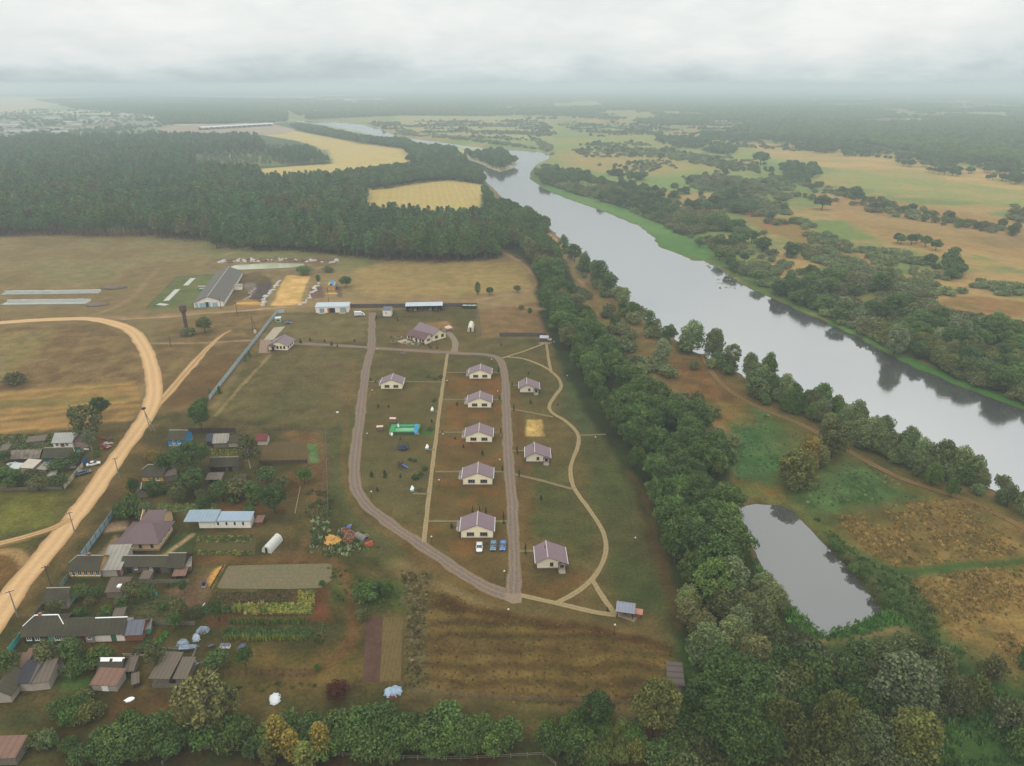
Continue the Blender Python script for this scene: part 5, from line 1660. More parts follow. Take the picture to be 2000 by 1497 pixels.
MLAB = {'pine_forest': 'deep pine forest stretching behind the nearest trees', 'riverside_wood': 'farther leafy trees of the belts and river woods', 'willow_scrub': 'farther willow scrub covering the banks and flood plain',
  'far_woods': 'distant woods dissolving into pale haze'}
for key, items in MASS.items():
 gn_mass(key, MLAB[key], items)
 print('MASS', key, sum(len(i[1]) for i in items))
print({k: len(v) for k, v in CAND.items()})

# ---- grass and weeds
def tuft_mesh(name, n, h, w, seed, lean=.5, flower=None):
 rg = random.Random(seed)
 b = MB()
 for i in range(n):
  a = rg.uniform(0, 6.28)
  x, y = rg.uniform(-w, w) * .5, rg.uniform(-w, w) * .5
  L = h * rg.uniform(.6, 1.1)
  dx, dy = math.cos(a) * L * lean * rg.uniform(.3, 1), math.sin(a) * L * lean * rg.uniform(.3, 1)
  q = w * .14
  px_, py_ = -math.sin(a) * q, math.cos(a) * q
  b.face([(x - px_, y - py_, 0), (x + px_, y + py_, 0), (x + dx + px_ * .6, y + dy + py_ * .6, L), (x + dx - px_ * .6, y + dy - py_ * .6, L)])
 me = b.mesh(name, LEAF)
 at = me.attributes.new('tint', 'FLOAT_COLOR', 'POINT')
 k = np.repeat(np.random.default_rng(seed).uniform(.75, 1.3, n), 4)
 at.data.foreach_set('color', np.stack([k, k, k, k], 1).astype(np.float32).ravel())
 return me


TUFT = [tuft_mesh('tuft', 16, .75, 1.1, s) for s in (1, 2, 3)]


def sward(name, label, jobs):
 items = []
 for poly, sp, s, cols, thr, sd in jobs:
  P = dry(seen(scatter(poly, 0, sp, sd, thr=thr), 10), 0, .2)
  ch = NP.integers(0, len(cols) * 3, len(P))
  for k, colr in enumerate(cols):
   for j in range(3):
    Q = P[ch == k * 3 + j]
    q = NP.uniform(.6, 1.3, len(Q)) * s
    items.append((TUFT[j], Q, np.stack([q, q, q * NP.uniform(.7, 1.1, len(Q))], 1), colr if colr in STRAW else tuple(x * 1.45 for x in colr)))
 gn_mass(name, label, items)


STRAW = [c(160, 130, 72), c(142, 112, 60), c(176, 142, 84), c(122, 106, 56)]
STRAW = [tuple(x * 1.22 for x in q) for q in STRAW]
sward('meadow_grass', 'coarse straw coloured grass and weeds of the rough plots', [
 ([(1632, 1012), (1720, 996), (1830, 976), (1900, 985), (2100, 1050), (2100, 1085), (1960, 1090), (1860, 1098), (1750, 1110), (1700, 1085)], 1.0, .6, STRAW, (9, .46, 301), 401),
 ([(1780, 1135), (1880, 1115), (2100, 1096), (2200, 1200), (2100, 1400), (1910, 1300), (1850, 1240)], 1.0, .62, STRAW, (9, .44, 302), 402),
 (FIELD, 1.5, .36, [tuple(x * 1.3 for x in q) for q in (c(110, 84, 42), c(98, 76, 38), c(122, 96, 50), c(98, 86, 44))], None, 403),
 ([(780, 1115), (840, 1120), (835, 1200), (820, 1345), (790, 1345), (795, 1200)], .95, .5, [c(150, 138, 104), c(112, 104, 62), c(92, 92, 50), c(84, 70, 40)], (4, .42, 304), 404),
 ([(1425, 830), (1470, 828), (1478, 800), (1510, 815), (1580, 860), (1540, 930), (1500, 945), (1430, 935)], 1.9, .7, [c(82, 112, 62), c(104, 128, 76)], (6, .5, 305), 405),
 ([(1545, 965), (1600, 925), (1680, 895), (1760, 945), (1830, 975), (1720, 995), (1620, 1010)], 1.9, .7, [c(82, 108, 60), c(110, 126, 76)], (6, .5, 306), 406),
 ([(1590, 1010), (1690, 1090), (1780, 1130), (1850, 1235), (1900, 1300), (1800, 1250), (1740, 1200), (1640, 1090)], 1.3, .9, [c(66, 92, 44), c(84, 104, 52), c(60, 80, 38)], (5, .4, 307), 407),
 ([(1880, 1330), (1960, 1360), (2050, 1420), (2050, 1600), (1880, 1600), (1830, 1440)], 1.2, 1.0, [c(66, 96, 42), c(84, 110, 52), c(58, 80, 36)], (5, .38, 308), 408),
 ([(1470, 1085), (1520, 1145), (1560, 1190), (1612, 1236), (1728, 1190), (1790, 1215), (1700, 1240), (1600, 1255), (1540, 1215), (1480, 1130)], 1.1, .9, [c(70, 104, 48), c(84, 116, 56)], None, 409),
 ([(610, 1010), (640, 1000), (700, 1030), (740, 1070), (660, 1090), (605, 1085)], 1.1, .8, [c(66, 88, 44), c(86, 100, 54), c(140, 150, 112)], (4, .42, 310), 410),
 ([(640, 1105), (700, 1120), (790, 1130), (800, 1190), (690, 1190), (650, 1180)], 1.5, .7, [c(72, 90, 42), c(90, 98, 48)], (5, .46, 311), 411),
 ([(-20, 850), (120, 850), (110, 870), (-20, 885)], 1.4, .9, [c(92, 110, 66), c(70, 88, 46), c(110, 96, 60)], None, 412),
 ([(600, 960), (640, 960), (650, 1010), (600, 1015)], 1.2, .9, [c(72, 88, 46), c(96, 92, 54)], (4, .42, 313), 413),
 ([(420, 1330), (640, 1335), (640, 1352), (430, 1350)], 1.8, .7, [c(92, 96, 46), c(80, 86, 42)], (5, .48, 314), 414),
])
# ------------------------------------------------------------------ buildings
CREAM = M('cream_plaster', c(226, 214, 182, 1.45), .85, .05, .5)
CREAMD = M('grey_cream_plaster', c(206, 196, 172, 1.45), .85, .06, .5)
PLINTH = M('plinth', c(120, 108, 96), .9, .12, 1.2)
MAUVE = M('mauve_roof', c(142, 116, 122, 0.82), .5, .07, .25, spec=.4, seams=1.1, seam_depth=.12)
MAUVEY = M('mauve_roof_cross', c(140, 108, 112), .5, .07, .25, spec=.4, seams=1.1, seam_depth=.12, axis='Y')
MAROON = M('maroon_roof', c(104, 66, 68), .5, .1, .3, spec=.4, seams=1.1, seam_depth=.14)
RIDGEW = M('ridge_cap', c(204, 190, 184), .5, .05)
WFRAME = M('white_frame', c(225, 225, 220, 1.35), .5, .04)
GLASS = M('window_glass', (.025, .03, .035), .12, .3, .5, spec=.6)
DARKW = M('dark_wood', c(70, 56, 46), .85, .2, 2)
GREYW = M('grey_wood', c(128, 118, 104), .9, .22, 2)
DARKIN = M('dark_inside', (.015, .013, .012), .9, .2)
SLATE = M('mossy_slate', c(84, 76, 64, 0.85), .9, .26, .35, c(72, 68, 48), seams=1.2, seam_depth=.3)
SLATEL = M('pale_slate', c(160, 152, 140), .9, .16, .4, seams=1.2, seam_depth=.3)
SLATEY = M('mossy_slate_cross', c(88, 80, 68), .9, .26, .35, c(76, 70, 50), seams=1.2, seam_depth=.3, axis='Y')
TIN = M('blue_grey_tin', c(142, 160, 172), .45, .08, .3, spec=.45, seams=1.0, seam_depth=.22)
TINW = M('pale_tin', c(188, 198, 204), .45, .07, .3, spec=.45, seams=1.0, seam_depth=.18)
FELT = M('black_felt', c(58, 56, 62), .8, .15, .5)
WHITEW = M('whitewash', c(222, 212, 200, 1.4), .9, .08, .6)
OCHRE = M('ochre_boards', c(200, 146, 62, 1.35), .85, .12, .8)
BLUEP = M('blue_boards', c(36, 128, 182, 1.4), .8, .1, .8)
TURQ = M('turquoise_paint', c(70, 176, 164, 1.2), .7, .12, .8)
GREENP = M('green_boards', c(66, 112, 84, 1.2), .8, .12, .8)
GREYB = M('grey_block', c(168, 158, 144, 1.2), .95, .12, .8)
TAN = M('tan_brick', c(206, 172, 130, 1.4), .9, .08, 1.0)
REDR = M('dark_red_roof', c(112, 38, 40), .6, .15, .5)
RUST = M('rusty_sheets', c(150, 112, 92), .85, .26, .4, c(120, 92, 78), seams=1.3, seam_depth=.3)
PLANK = M('weathered_planks', c(126, 112, 96), .95, .24, .5, c(104, 92, 80), seams=.9, seam_depth=.35)
WHITEP = M('white_paint', c(232, 232, 228, 1.4), .6, .04)
BARNR = M('barn_roof', c(120, 112, 100), .9, .18, .22, c(96, 92, 88), seams=1.6, seam_depth=.25, axis='Y')
PBLUE = M('pale_blue_paint', c(160, 196, 204), .7, .1, .6)


def roof_polys(x0, x1, y0, y1, ze, zr, ridge, oh=(.35, .35), hip=(0, 0), jerk=(0, 0)):
 """gable, hipped or half hipped roof; oh = overhang (eaves, gables); hip = inset of the ridge ends; jerk = how far up the slope the hip starts"""
 oe, og = oh
 if ridge == 'y':
  q = roof_polys(y0, y1, x0, x1, ze, zr, 'x', oh, hip, jerk)
  return [[(p[1], p[0], p[2]) for p in reversed(poly)] for poly in q]
 ym = (y0 + y1) / 2
 sl = (zr - ze) / (ym - y0)
 zb = ze - sl * oe
 a, b = x0 - og, x1 + og
 f, bk = y0 - oe, y1 + oe
 polys = []
 La = (a + hip[0], ym, zr) if hip[0] else (a, ym, zr)
 Rb = (b - hip[1], ym, zr) if hip[1] else (b, ym, zr)

 def k(x, side, j):
  yy = f if side == 'f' else bk
  return (x, yy + (ym - yy) * j, zb + (zr - zb) * j)
 fr, br = [(a, f, zb), (b, f, zb)], [(b, bk, zb), (a, bk, zb)]
 if hip[1] and jerk[1]:
  fr.append(k(b, 'f', jerk[1]))
 fr += [Rb, La]
 if hip[0] and jerk[0]:
  fr.append(k(a, 'f', jerk[0]))
  br.append(k(a, 'b', jerk[0]))
 br += [La, Rb]
 if hip[1] and jerk[1]:
  br.append(k(b, 'b', jerk[1]))
 polys += [fr, br]
 if hip[1]:
  polys.append([k(b, 'f', jerk[1]), k(b, 'b', jerk[1]), Rb])
 if hip[0]:
  polys.append([k(a, 'b', jerk[0]), k(a, 'f', jerk[0]), La])
 return polys


def walls(mb, x0, x1, y0, y1, z0, ze, zr, ridge, gables=(1, 1)):
 n = len(mb.v)
 mb.box(x0, y0, z0, x1, y1, ze)
 ym, xm = (y0 + y1) / 2, (x0 + x1) / 2
 zt = zr - .12
 if ridge == 'x':
  for x, g_, s in ((x0, gables[0], 1), (x1, gables[1], -1)):
   if g_:
    mb.v += [(x, y0, ze), (x, y1, ze), (x, ym, zt), (x + s * .2, y0, ze), (x + s * .2, y1, ze), (x + s * .2, ym, zt)]
    m = len(mb.v) - 6
    t = ((m, m + 2, m + 1), (m + 3, m + 4, m + 5)) if s > 0 else ((m, m + 1, m + 2), (m + 3, m + 5, m + 4))
    mb.f += [t[0], t[1], (m, m + 3, m + 5, m + 2), (m + 1, m + 2, m + 5, m + 4)]
 else:
  for y, g_, s in ((y0, gables[0], 1), (y1, gables[1], -1)):
   if g_:
    mb.v += [(x0, y, ze), (x1, y, ze), (xm, y, zt), (x0, y + s * .2, ze), (x1, y + s * .2, ze), (xm, y + s * .2, zt)]
    m = len(mb.v) - 6
    t = ((m, m + 1, m + 2), (m + 3, m + 5, m + 4)) if s > 0 else ((m, m + 2, m + 1), (m + 3, m + 4, m + 5))
    mb.f += [t[0], t[1], (m, m + 2, m + 5, m + 3), (m + 1, m + 4, m + 5, m + 2)]
 return mb


class Side:
 """maps (u along wall, outwards, z) of a wall to the building's own axes"""

 def __init__(s, side, x0, x1, y0, y1):
  s.s, s.b = side, (x0, x1, y0, y1)

 def p(s, u, o, z):
  x0, x1, y0, y1 = s.b
  return {'front': (x0 + u, y0 - o, z), 'back': (x1 - u, y1 + o, z), 'right': (x1 + o, y0 + u, z), 'left': (x0 - o, y1 - u, z)}[s.s]

 def box(s, mb, u0, u1, o0, o1, z0, z1):
  P = [s.p(u, o, z) for z in (z0, z1) for u, o in ((u0, o1), (u1, o1), (u1, o0), (u0, o0))]
  n = len(mb.v)
  mb.v += P
  mb.f += [tuple(n + i for i in q) for q in ((0, 3, 2, 1), (4, 5, 6, 7), (0, 1, 5, 4), (1, 2, 6, 5), (2, 3, 7, 6), (3, 0, 4, 7))]


def window(root, sd, u, z, w, h, panes=2, fm=None, fw=.09, name='window', arch=False):
 """frame bars standing proud of the wall, panes set in them"""
 f = MB()
 for a, b, c_, d in ((u, u + w, z, z + fw), (u, u + w, z + h - fw, z + h), (u, u + fw, z + fw, z + h - fw), (u + w - fw, u + w, z + fw, z + h - fw)):
  sd.box(f, a, b, .0, .07, c_, d)
 for i in range(1, panes):
  x = u + w * i / panes
  sd.box(f, x - fw / 2, x + fw / 2, .0, .065, z + fw, z + h - fw)
 sd.box(f, u - .08, u + w + .08, .0, .14, z - .07, z - .003)
 o = f.build(name, fm or WFRAME, root)
 g_ = MB()
 sd.box(g_, u + fw, u + w - fw, .004, .03, z + fw, z + h - fw)
 g_.build('pane', GLASS, o)
 return o


def door(root, sd, u, w, h, mat, z=.0, name='door'):
 d = MB()
 sd.box(d, u, u + w, .0, .06, z, z + h)
 o = d.build(name, mat, root)
 k = MB()
 sd.box(k, u + w * .8, u + w * .9, .06, .1, z + h * .45, z + h * .5)
 k.build('handle', M('steel', c(150, 150, 150), .35, .1, metal=.8), o)
 return o


def chimney(root, x, y, z0, z1, m=None, w=.3):
 b = MB().box(x - w, y - w, z0, x + w, y + w, z1).box(x - w - .07, y - w - .07, z1, x + w + .07, y + w + .07, z1 + .12)
 return b.build('chimney', m or M('chimney_brick', c(150, 110, 92), .9, .2, 2), root)


def ridge_cap(root, p0, p1, m=None, w=.16):
 b = MB()
 b.tube(p0, p1, w, n=6)
 return b.build('ridge_cap', m or RIDGEW, root)


def steps(root, x0, x1, y0, n=3, out=.32, h=.16, m=None):
 b = MB()
 for i in range(n):
  b.box(x0, y0 - out * (n - i), h * i + .001 * i, x1, y0 - out * (n - i - 1) - .003 * i, h * (i + 1))
  if i < n - 1:
   b.box(x0, y0 - out * (n - i - 1), 0, x1, y0, .001)
 return b.build('steps', m or M('step_concrete', c(176, 166, 150), .9, .1), root)


# ---- the white cottages with two broad windows
def cottage(p0, p1, depth, eave, rise, label, group, porch='left'):
 o, rz, W = on_line(p0, p1)
 t = thing('cottage', label, 'cottage', o, rz, group)
 ze, zr = eave, eave + rise
 MB().box(.05, .05, 0, W - .05, depth - .05, .42).build('plinth', PLINTH, t)
 walls(MB(), 0, W, 0, depth, .42, ze, zr, 'y').build('wall', CREAM, t)
 MB().shell(roof_polys(0, W, 0, depth, ze, zr, 'y', (.4, .3)), .12).build('roof', MAUVE_Y, t)
 ridge_cap(t, (W / 2, -.32, zr + .02), (W / 2, depth + .32, zr + .02))
 g_ = MB()
 for x in (-.47, W + .47):
  g_.tube((x, -.28, ze - .2), (x, depth + .28, ze - .2), .075, n=6)
 for x in (.08, W - .08):
  g_.tube((x, -.08, .2), (x, -.08, ze - .3), .05, n=6)
 g_.build('gutter', WFRAME, t)
 fr = Side('front', 0, W, 0, depth)
 ww = W * .235
 for cx_ in (W * .29, W * .71):
  window(t, fr, cx_ - ww / 2, .95, ww, 1.25, 3, M('grey_frame', c(150, 140, 130), .6, .06))
 v = MB()
 fr.box(v, W / 2 - .18, W / 2 + .18, 0, .05, ze + rise * .62, ze + rise * .62 + .36)
 v.build('gable_vent', WFRAME, t)
 sd = Side('left' if porch == 'left' else 'right', 0, W, 0, depth)
 u = 1.0
 door(t, sd, u + .5, 1.0, 1.9, DARKW, .42)
 pr = thing('porch', None, None, (0, 0, 0))
 pr.parent = t
 p_ = MB()
 a = [sd.p(u - .4, 0, 2.4), sd.p(u + 2.4, 0, 2.4), sd.p(u + 2.4, 1.55, 2.1), sd.p(u - .4, 1.55, 2.1)]
 p_.shell([a[::-1]], .1)
 p_.build('porch_roof', MAUVE, pr)
 q = MB()
 for uu in (u - .2, u + 2.2):
  q.tube(sd.p(uu, 1.4, 0), sd.p(uu, 1.4, 2.05), .06, n=6)
 q.build('porch_post', WFRAME, pr)
 q = MB()
 sd.box(q, u - .3, u + 2.3, 0, 1.5, 0, .4)
 sd.box(q, u + .2, u + 1.8, 1.5, 1.85, 0, .2)
 q.build('porch_floor', M('step_concrete', c(176, 166, 150), .9, .1), pr)
 for uu in (depth * .25, depth * .7):
  window(t, Side('right' if porch == 'left' else 'left', 0, W, 0, depth), uu, 1.3, 1.1, 1.2, 2)
 return t, W, depth, zr


MAUVE_Y = M('mauve_roof_y', c(142, 116, 122, 0.82), .5, .07, .25, spec=.4, seams=1.1, seam_depth=.12, axis='Y')
CG = 'cream cottages with two broad windows'
for p0, p1, dep, lab in (((901, 1052.5), (963, 1052.5), 6.7, 'cream two window cottage nearest the viewer, cars parked before it'),
       ((904.5, 948.5), (961.5, 948.5), 6.7, 'cream two window cottage second from the parked cars'),
       ((910, 865.5), (961, 865.5), 6.7, 'cream two window cottage in the middle of the right row'),
       ((914, 798), (959.5, 798), 6.7, 'cream two window cottage second from the top of the right row'),
       ((917, 741.5), (959, 741.5), 6.7, 'cream two window cottage at the top of the right row by the lane bend'),
       ((744.5, 761.5), (785.5, 761.5), 6.7, 'cream two window cottage alone on the left lawn above the pool')):
 t, W, D, zr = cottage(p0, p1, dep, 2.85, 1.9, lab, CG)


def small_cottage(p0, p1, depth, label, group):
 o, rz, W = on_line(p0, p1)
 t = thing('cottage', label, 'cottage', o, rz, group)
 ze, rise = 2.6, 1.6
 zr = ze + rise
 rx = W * .36           # ridge stands left of the middle: the right slope is the longer one
 MB().box(.05, .05, 0, W - .05, depth - .05, .4).build('plinth', PLINTH, t)
 wl = MB()
 zl, zrr = ze, ze - .45
 poly = [(0, .4), (W, .4), (W, zrr), (rx, zr - .14), (0, zl)]
 n = len(wl.v)
 wl.v += [(x, 0, z) for x, z in poly] + [(x, depth, z) for x, z in poly]
 wl.f += [tuple(n + i for i in range(5)), tuple(n + 5 + i for i in reversed(range(5)))] + [(n + i, n + 5 + i, n + 5 + (i + 1) % 5, n + (i + 1) % 5) for i in range(5)]
 wl.build('wall', CREAMD, t)
 sl1, sl2 = (zr - zl) / rx, (zr - zrr) / (W - rx)
 ov = .5
 MB().shell([[(-ov, -.6, zl - sl1 * ov), (rx, -.6, zr), (rx, depth + .6, zr), (-ov, depth + .6, zl - sl1 * ov)], [(rx, -.6, zr), (W + ov, -.6, zrr - sl2 * ov), (W + ov, depth + .6, zrr - sl2 * ov), (rx, depth + .6, zr)]], .12).build('roof', MAUVE_Y, t)
 ridge_cap(t, (rx, -.62, zr + .02), (rx, depth + .62, zr + .02))
 fr = Side('front', 0, W, 0, depth)
 window(t, fr, W * .44, .95, .95, 1.15, 2, M('brown_frame', c(110, 88, 74), .6, .1))
 door(t, fr, W * .80, 1.0, 1.7, DARKW, .4)
 pr = thing('porch', None, None, (0, 0, 0))
 pr.parent = t
 x0, x1 = W * .72, W * .99
 xm = (x0 + x1) / 2
 MB().shell([[(x0, -1.5, 2.0), (xm, -1.5, 2.4), (xm, -.02, 2.4), (x0, -.02, 2.0)], [(xm, -1.5, 2.4), (x1, -1.5, 2.0), (x1, -.02, 2.0), (xm, -.02, 2.4)]], .08).build('porch_roof', M('brown_shingle', c(104, 82, 80), .8, .15), pr)
 q = MB()
 for x in (x0 + .15, x1 - .15):
  q.box(x - .06, -1.4, .4, x + .06, -1.28, 2.04)
 q.box(x0 + .1, -1.4, .85, x0 + .18, -.05, .93)
 q.box(x1 - .18, -1.4, .85, x1 - .1, -.05, .93)
 q.build('railing', DARKW, pr)
 MB().box(x0 + .05, -1.45, 0, x1 - .05, -.01, .4).build('porch_floor', M('step_concrete', c(176, 166, 150), .9, .1), pr)
 steps(t, x0 + .2, x1 - .2, -1.46, 2, .35, .18)
 v = MB()
 fr.box(v, rx - .2, rx + .2, 0, .05, zr - .95, zr - .6)
 v.build('gable_vent', WFRAME, t)
 b = MB().tube((rx - .45, depth * .62, zr - .5), (rx - .45, depth * .62, zr + .75), .11, n=8)
 b.build('flue', M('flue_metal', c(90, 80, 80), .5, .1), t)
 g_ = MB()
 for x, z in ((-ov - .06, zl - sl1 * ov), (W + ov + .06, zrr - sl2 * ov)):
  g_.tube((x, -.55, z - .04), (x, depth + .55, z - .04), .075, n=6)
 g_.build('gutter', WFRAME, t)
 return t


SG = 'small cottages with a corner porch'
small_cottage((1015.5, 768), (1052, 768), 6.4, 'smaller cream cottage with corner porch, the one nearest the top of the lane', SG)
small_cottage((1028, 903.5), (1073, 903.5), 6.4, 'smaller cream cottage with corner porch, halfway along the lane beside the straw patch', SG)
small_cottage((1049, 1112), (1105, 1111), 6.4, 'smaller cream cottage with corner porch, the one nearest the field', SG)

# ---- gate house
o, rz, W = on_line((526, 685), (562, 686))
t = thing('gate_house', 'cream gate house with mauve roof beside the panel fence', 'house', o, rz)
D = 9.0
MB().box(.05, .05, 0, W - .05, D - .05, .4).build('plinth', PLINTH, t)
walls(MB(), 0, W, 0, D, .4, 3.0, 5.3, 'y').build('wall', CREAM, t)
MB().shell(roof_polys(0, W, 0, D, 3.0, 5.3, 'y', (.7, .7)), .12).build('roof', MAUVE_Y, t)
ridge_cap(t, (W / 2, -.7, 5.32), (W / 2, D + .7, 5.32), MAUVE)
fr = Side('front', 0, W, 0, D)
for u in (.42, .6, .78):
 window(t, fr, W * u, 1.1, 1.0, 1.4, 2, M('brown_frame', c(110, 88, 74), .6, .1))
for u in (1.2, 4.0, 6.4):
 window(t, Side('right', 0, W, 0, D), u, 1.1, 1.0, 1.4, 2, M('brown_frame', c(110, 88, 74), .6, .1))
door(t, fr, 1.4, 1.1, 2.2, DARKW, .1)
pr = thing('porch', None, None, (0, 0, 0))
pr.parent = t
MB().shell([[(.2, -2.4, 2.6), (2.0, -2.4, 3.3), (2.0, -.02, 3.3), (.2, -.02, 2.6)], [(2.0, -2.4, 3.3), (3.8, -2.4, 2.6), (3.8, -.02, 2.6), (2.0, -.02, 3.3)]], .1).build('porch_roof', M('brown_shingle', c(104, 82, 80), .8, .15), pr)
q = MB()
for x in (.45, 3.55):
 q.box(x - .08, -2.3, 0, x + .08, -2.14, 2.65)
q.build('porch_post', DARKW, pr)

# ---- the large house with its maroon annex
o, rz, W = on_line((845, 669), (870.5, 661.5))
t = thing('large_house', 'large cream house with mauve roof and maroon front annex', 'house', o, rz)
D = 15.0
MB().box(.05, .05, 0, W - .05, D - .05, .5).build('plinth', PLINTH, t)
walls(MB(), 0, W, 0, D, .5, 3.6, 6.2, 'y').build('wall', CREAM, t)
MB().shell(roof_polys(0, W, 0, D, 3.6, 6.2, 'y', (.7, .6)), .12).build('roof', MAUVE_Y, t)
fr = Side('front', 0, W, 0, D)
for u in (.2, .66):
 window(t, fr, W * u, 1.5, 1.7, 1.5, 3, M('brown_frame', c(110, 88, 74), .6, .1))
for u in (3, 8):
 window(t, Side('right', 0, W, 0, D), u, 1.5, 1.6, 1.4, 3)
a0, ar, AW = on_line((795.5, 664), (830, 673.5))
an = thing('annex', None, None, (0, 0, 0))
an.parent = t
inv = Vector((a0.x - o.x, a0.y - o.y, 0))
cr, sr = math.cos(-rz), math.sin(-rz)
an.location = (inv.x * cr - inv.y * sr, inv.x * sr + inv.y * cr, 0)
an.rotation_euler = (0, 0, ar - rz)
AD = 6.4
walls(MB(), 0, AW, 0, AD, 0, 3.0, 5.0, 'x').build('annex_wall', CREAM, an)
MB().shell(roof_polys(0, AW, 0, AD, 3.0, 5.0, 'x', (.6, .5)), .12).build('annex_roof', MAROON, an)
MB().shell([[(AW * .38, -2.2, 2.9), (AW * .52, -2.2, 4.2), (AW * .52, 1.6, 4.2), (AW * .38, 1.6, 2.9)], [(AW * .52, -2.2, 4.2), (AW * .66, -2.2, 2.9), (AW * .66, 1.6, 2.9), (AW * .52, 1.6, 4.2)]], .1).build('porch_roof', MAROON, an)
af = Side('front', 0, AW, 0, AD)
for u in (.05, .2, .7, .85):
 window(an, af, AW * u, 1.0, AW * .11, 1.5, 2, M('brown_frame', c(110, 88, 74), .6, .1))
window(an, Side('right', 0, AW, 0, AD), 1.5, 1.0, 2.4, 1.5, 3)
door(an, af, AW * .47, 1.3, 2.3, DARKW, .05)
MB().box(AW * .36, -2.1, 0, AW * .68, -.1, .14).build('terrace', PLINTH, an)
MB().box(-.02, -.14, 0, AW * .36 - .01, -.01, .7).box(AW * .68 + .01, -.14, 0, AW + .02, -.01, .7).build('annex_plinth', DARKW, an)


# ---- generic village building
def bld(p0, p1, depth, ze, zr, label, wm, rm, ridge='x', name='village_house', cat='house', oh=(.45, .3), hip=(0, 0), jerk=(0, 0), cap=None, plinth=None, wins=(), doors=(), chim=(), group=None, lean=None):
 o, rz, W = on_line(p0, p1)
 if depth < 30:
  depth, zr = depth * .76, ze + (zr - ze) * .8
 t = thing(name, label, cat, o, rz, group)
 z0 = 0
 if plinth:
  MB().box(-.03, -.03, 0, W + .03, depth + .03, .55).build('plinth', plinth, t)
  z0 = .55
 walls(MB(), 0, W, 0, depth, z0, ze, zr if not any(hip) or any(jerk) else ze + .01, ridge, (0 if hip[0] else 1, 0 if hip[1] else 1)).build('wall', wm, t)
 for k in (0, 1):          # clipped gables carry a trapezoid below the small hip
  if hip[k] and jerk[k] and ridge == 'x':
   x, ym = (0, W)[k], depth / 2
   zz = ze + (zr - ze) * jerk[k] - .1
   g_ = MB()
   yy = ym * jerk[k]
   g_.face([(x, 0, ze), (x, depth, ze), (x, depth - yy, zz), (x, yy, zz)][::-1 if k == 0 else 1])
   g_.build('gable', wm, t)
 MB().shell(roof_polys(0, W, 0, depth, ze, zr, ridge, oh, hip, jerk), .11).build('roof', rm, t)
 if cap:
  a, b = (-oh[1] + hip[0], W + oh[1] - hip[1]) if ridge == 'x' else (-oh[1], depth + oh[1])
  ridge_cap(t, (a, depth / 2, zr + .02) if ridge == 'x' else (W / 2, a, zr + .02), (b, depth / 2, zr + .02) if ridge == 'x' else (W / 2, b, zr + .02), cap, .14)
  q = MB()
  for k, x in ((0, -oh[1]), (1, W + oh[1])):
   if hip[k] and ridge == 'x':
    sl = (zr - ze) / (depth / 2)
    zb = ze - sl * oh[0]
    yj = -oh[0] + (depth / 2 + oh[0]) * jerk[k]
    q.tube((x, yj, zb + (zr - zb) * jerk[k] + .03), (x + (hip[k] if k == 0 else -hip[k]), depth / 2, zr + .03), .1, n=5)
  if q.v:
   q.build('hip_trim', cap, t)
 for w_ in wins:
  sd, u, z, w, h = w_[:5]
  window(t, Side(sd, 0, W, 0, depth), u * (W if sd in ('front', 'back') else depth), z, w, h, w_[5] if len(w_) > 5 else 2, w_[6] if len(w_) > 6 else None)
 for d_ in doors:
  sd, u, w, h, m = d_
  door(t, Side(sd, 0, W, 0, depth), u * (W if sd in ('front', 'back') else depth), w, h, m)
 for x, y, z in chim:
  chimney(t, x * W, y * depth, zr - .9, zr + z)
 return t, W


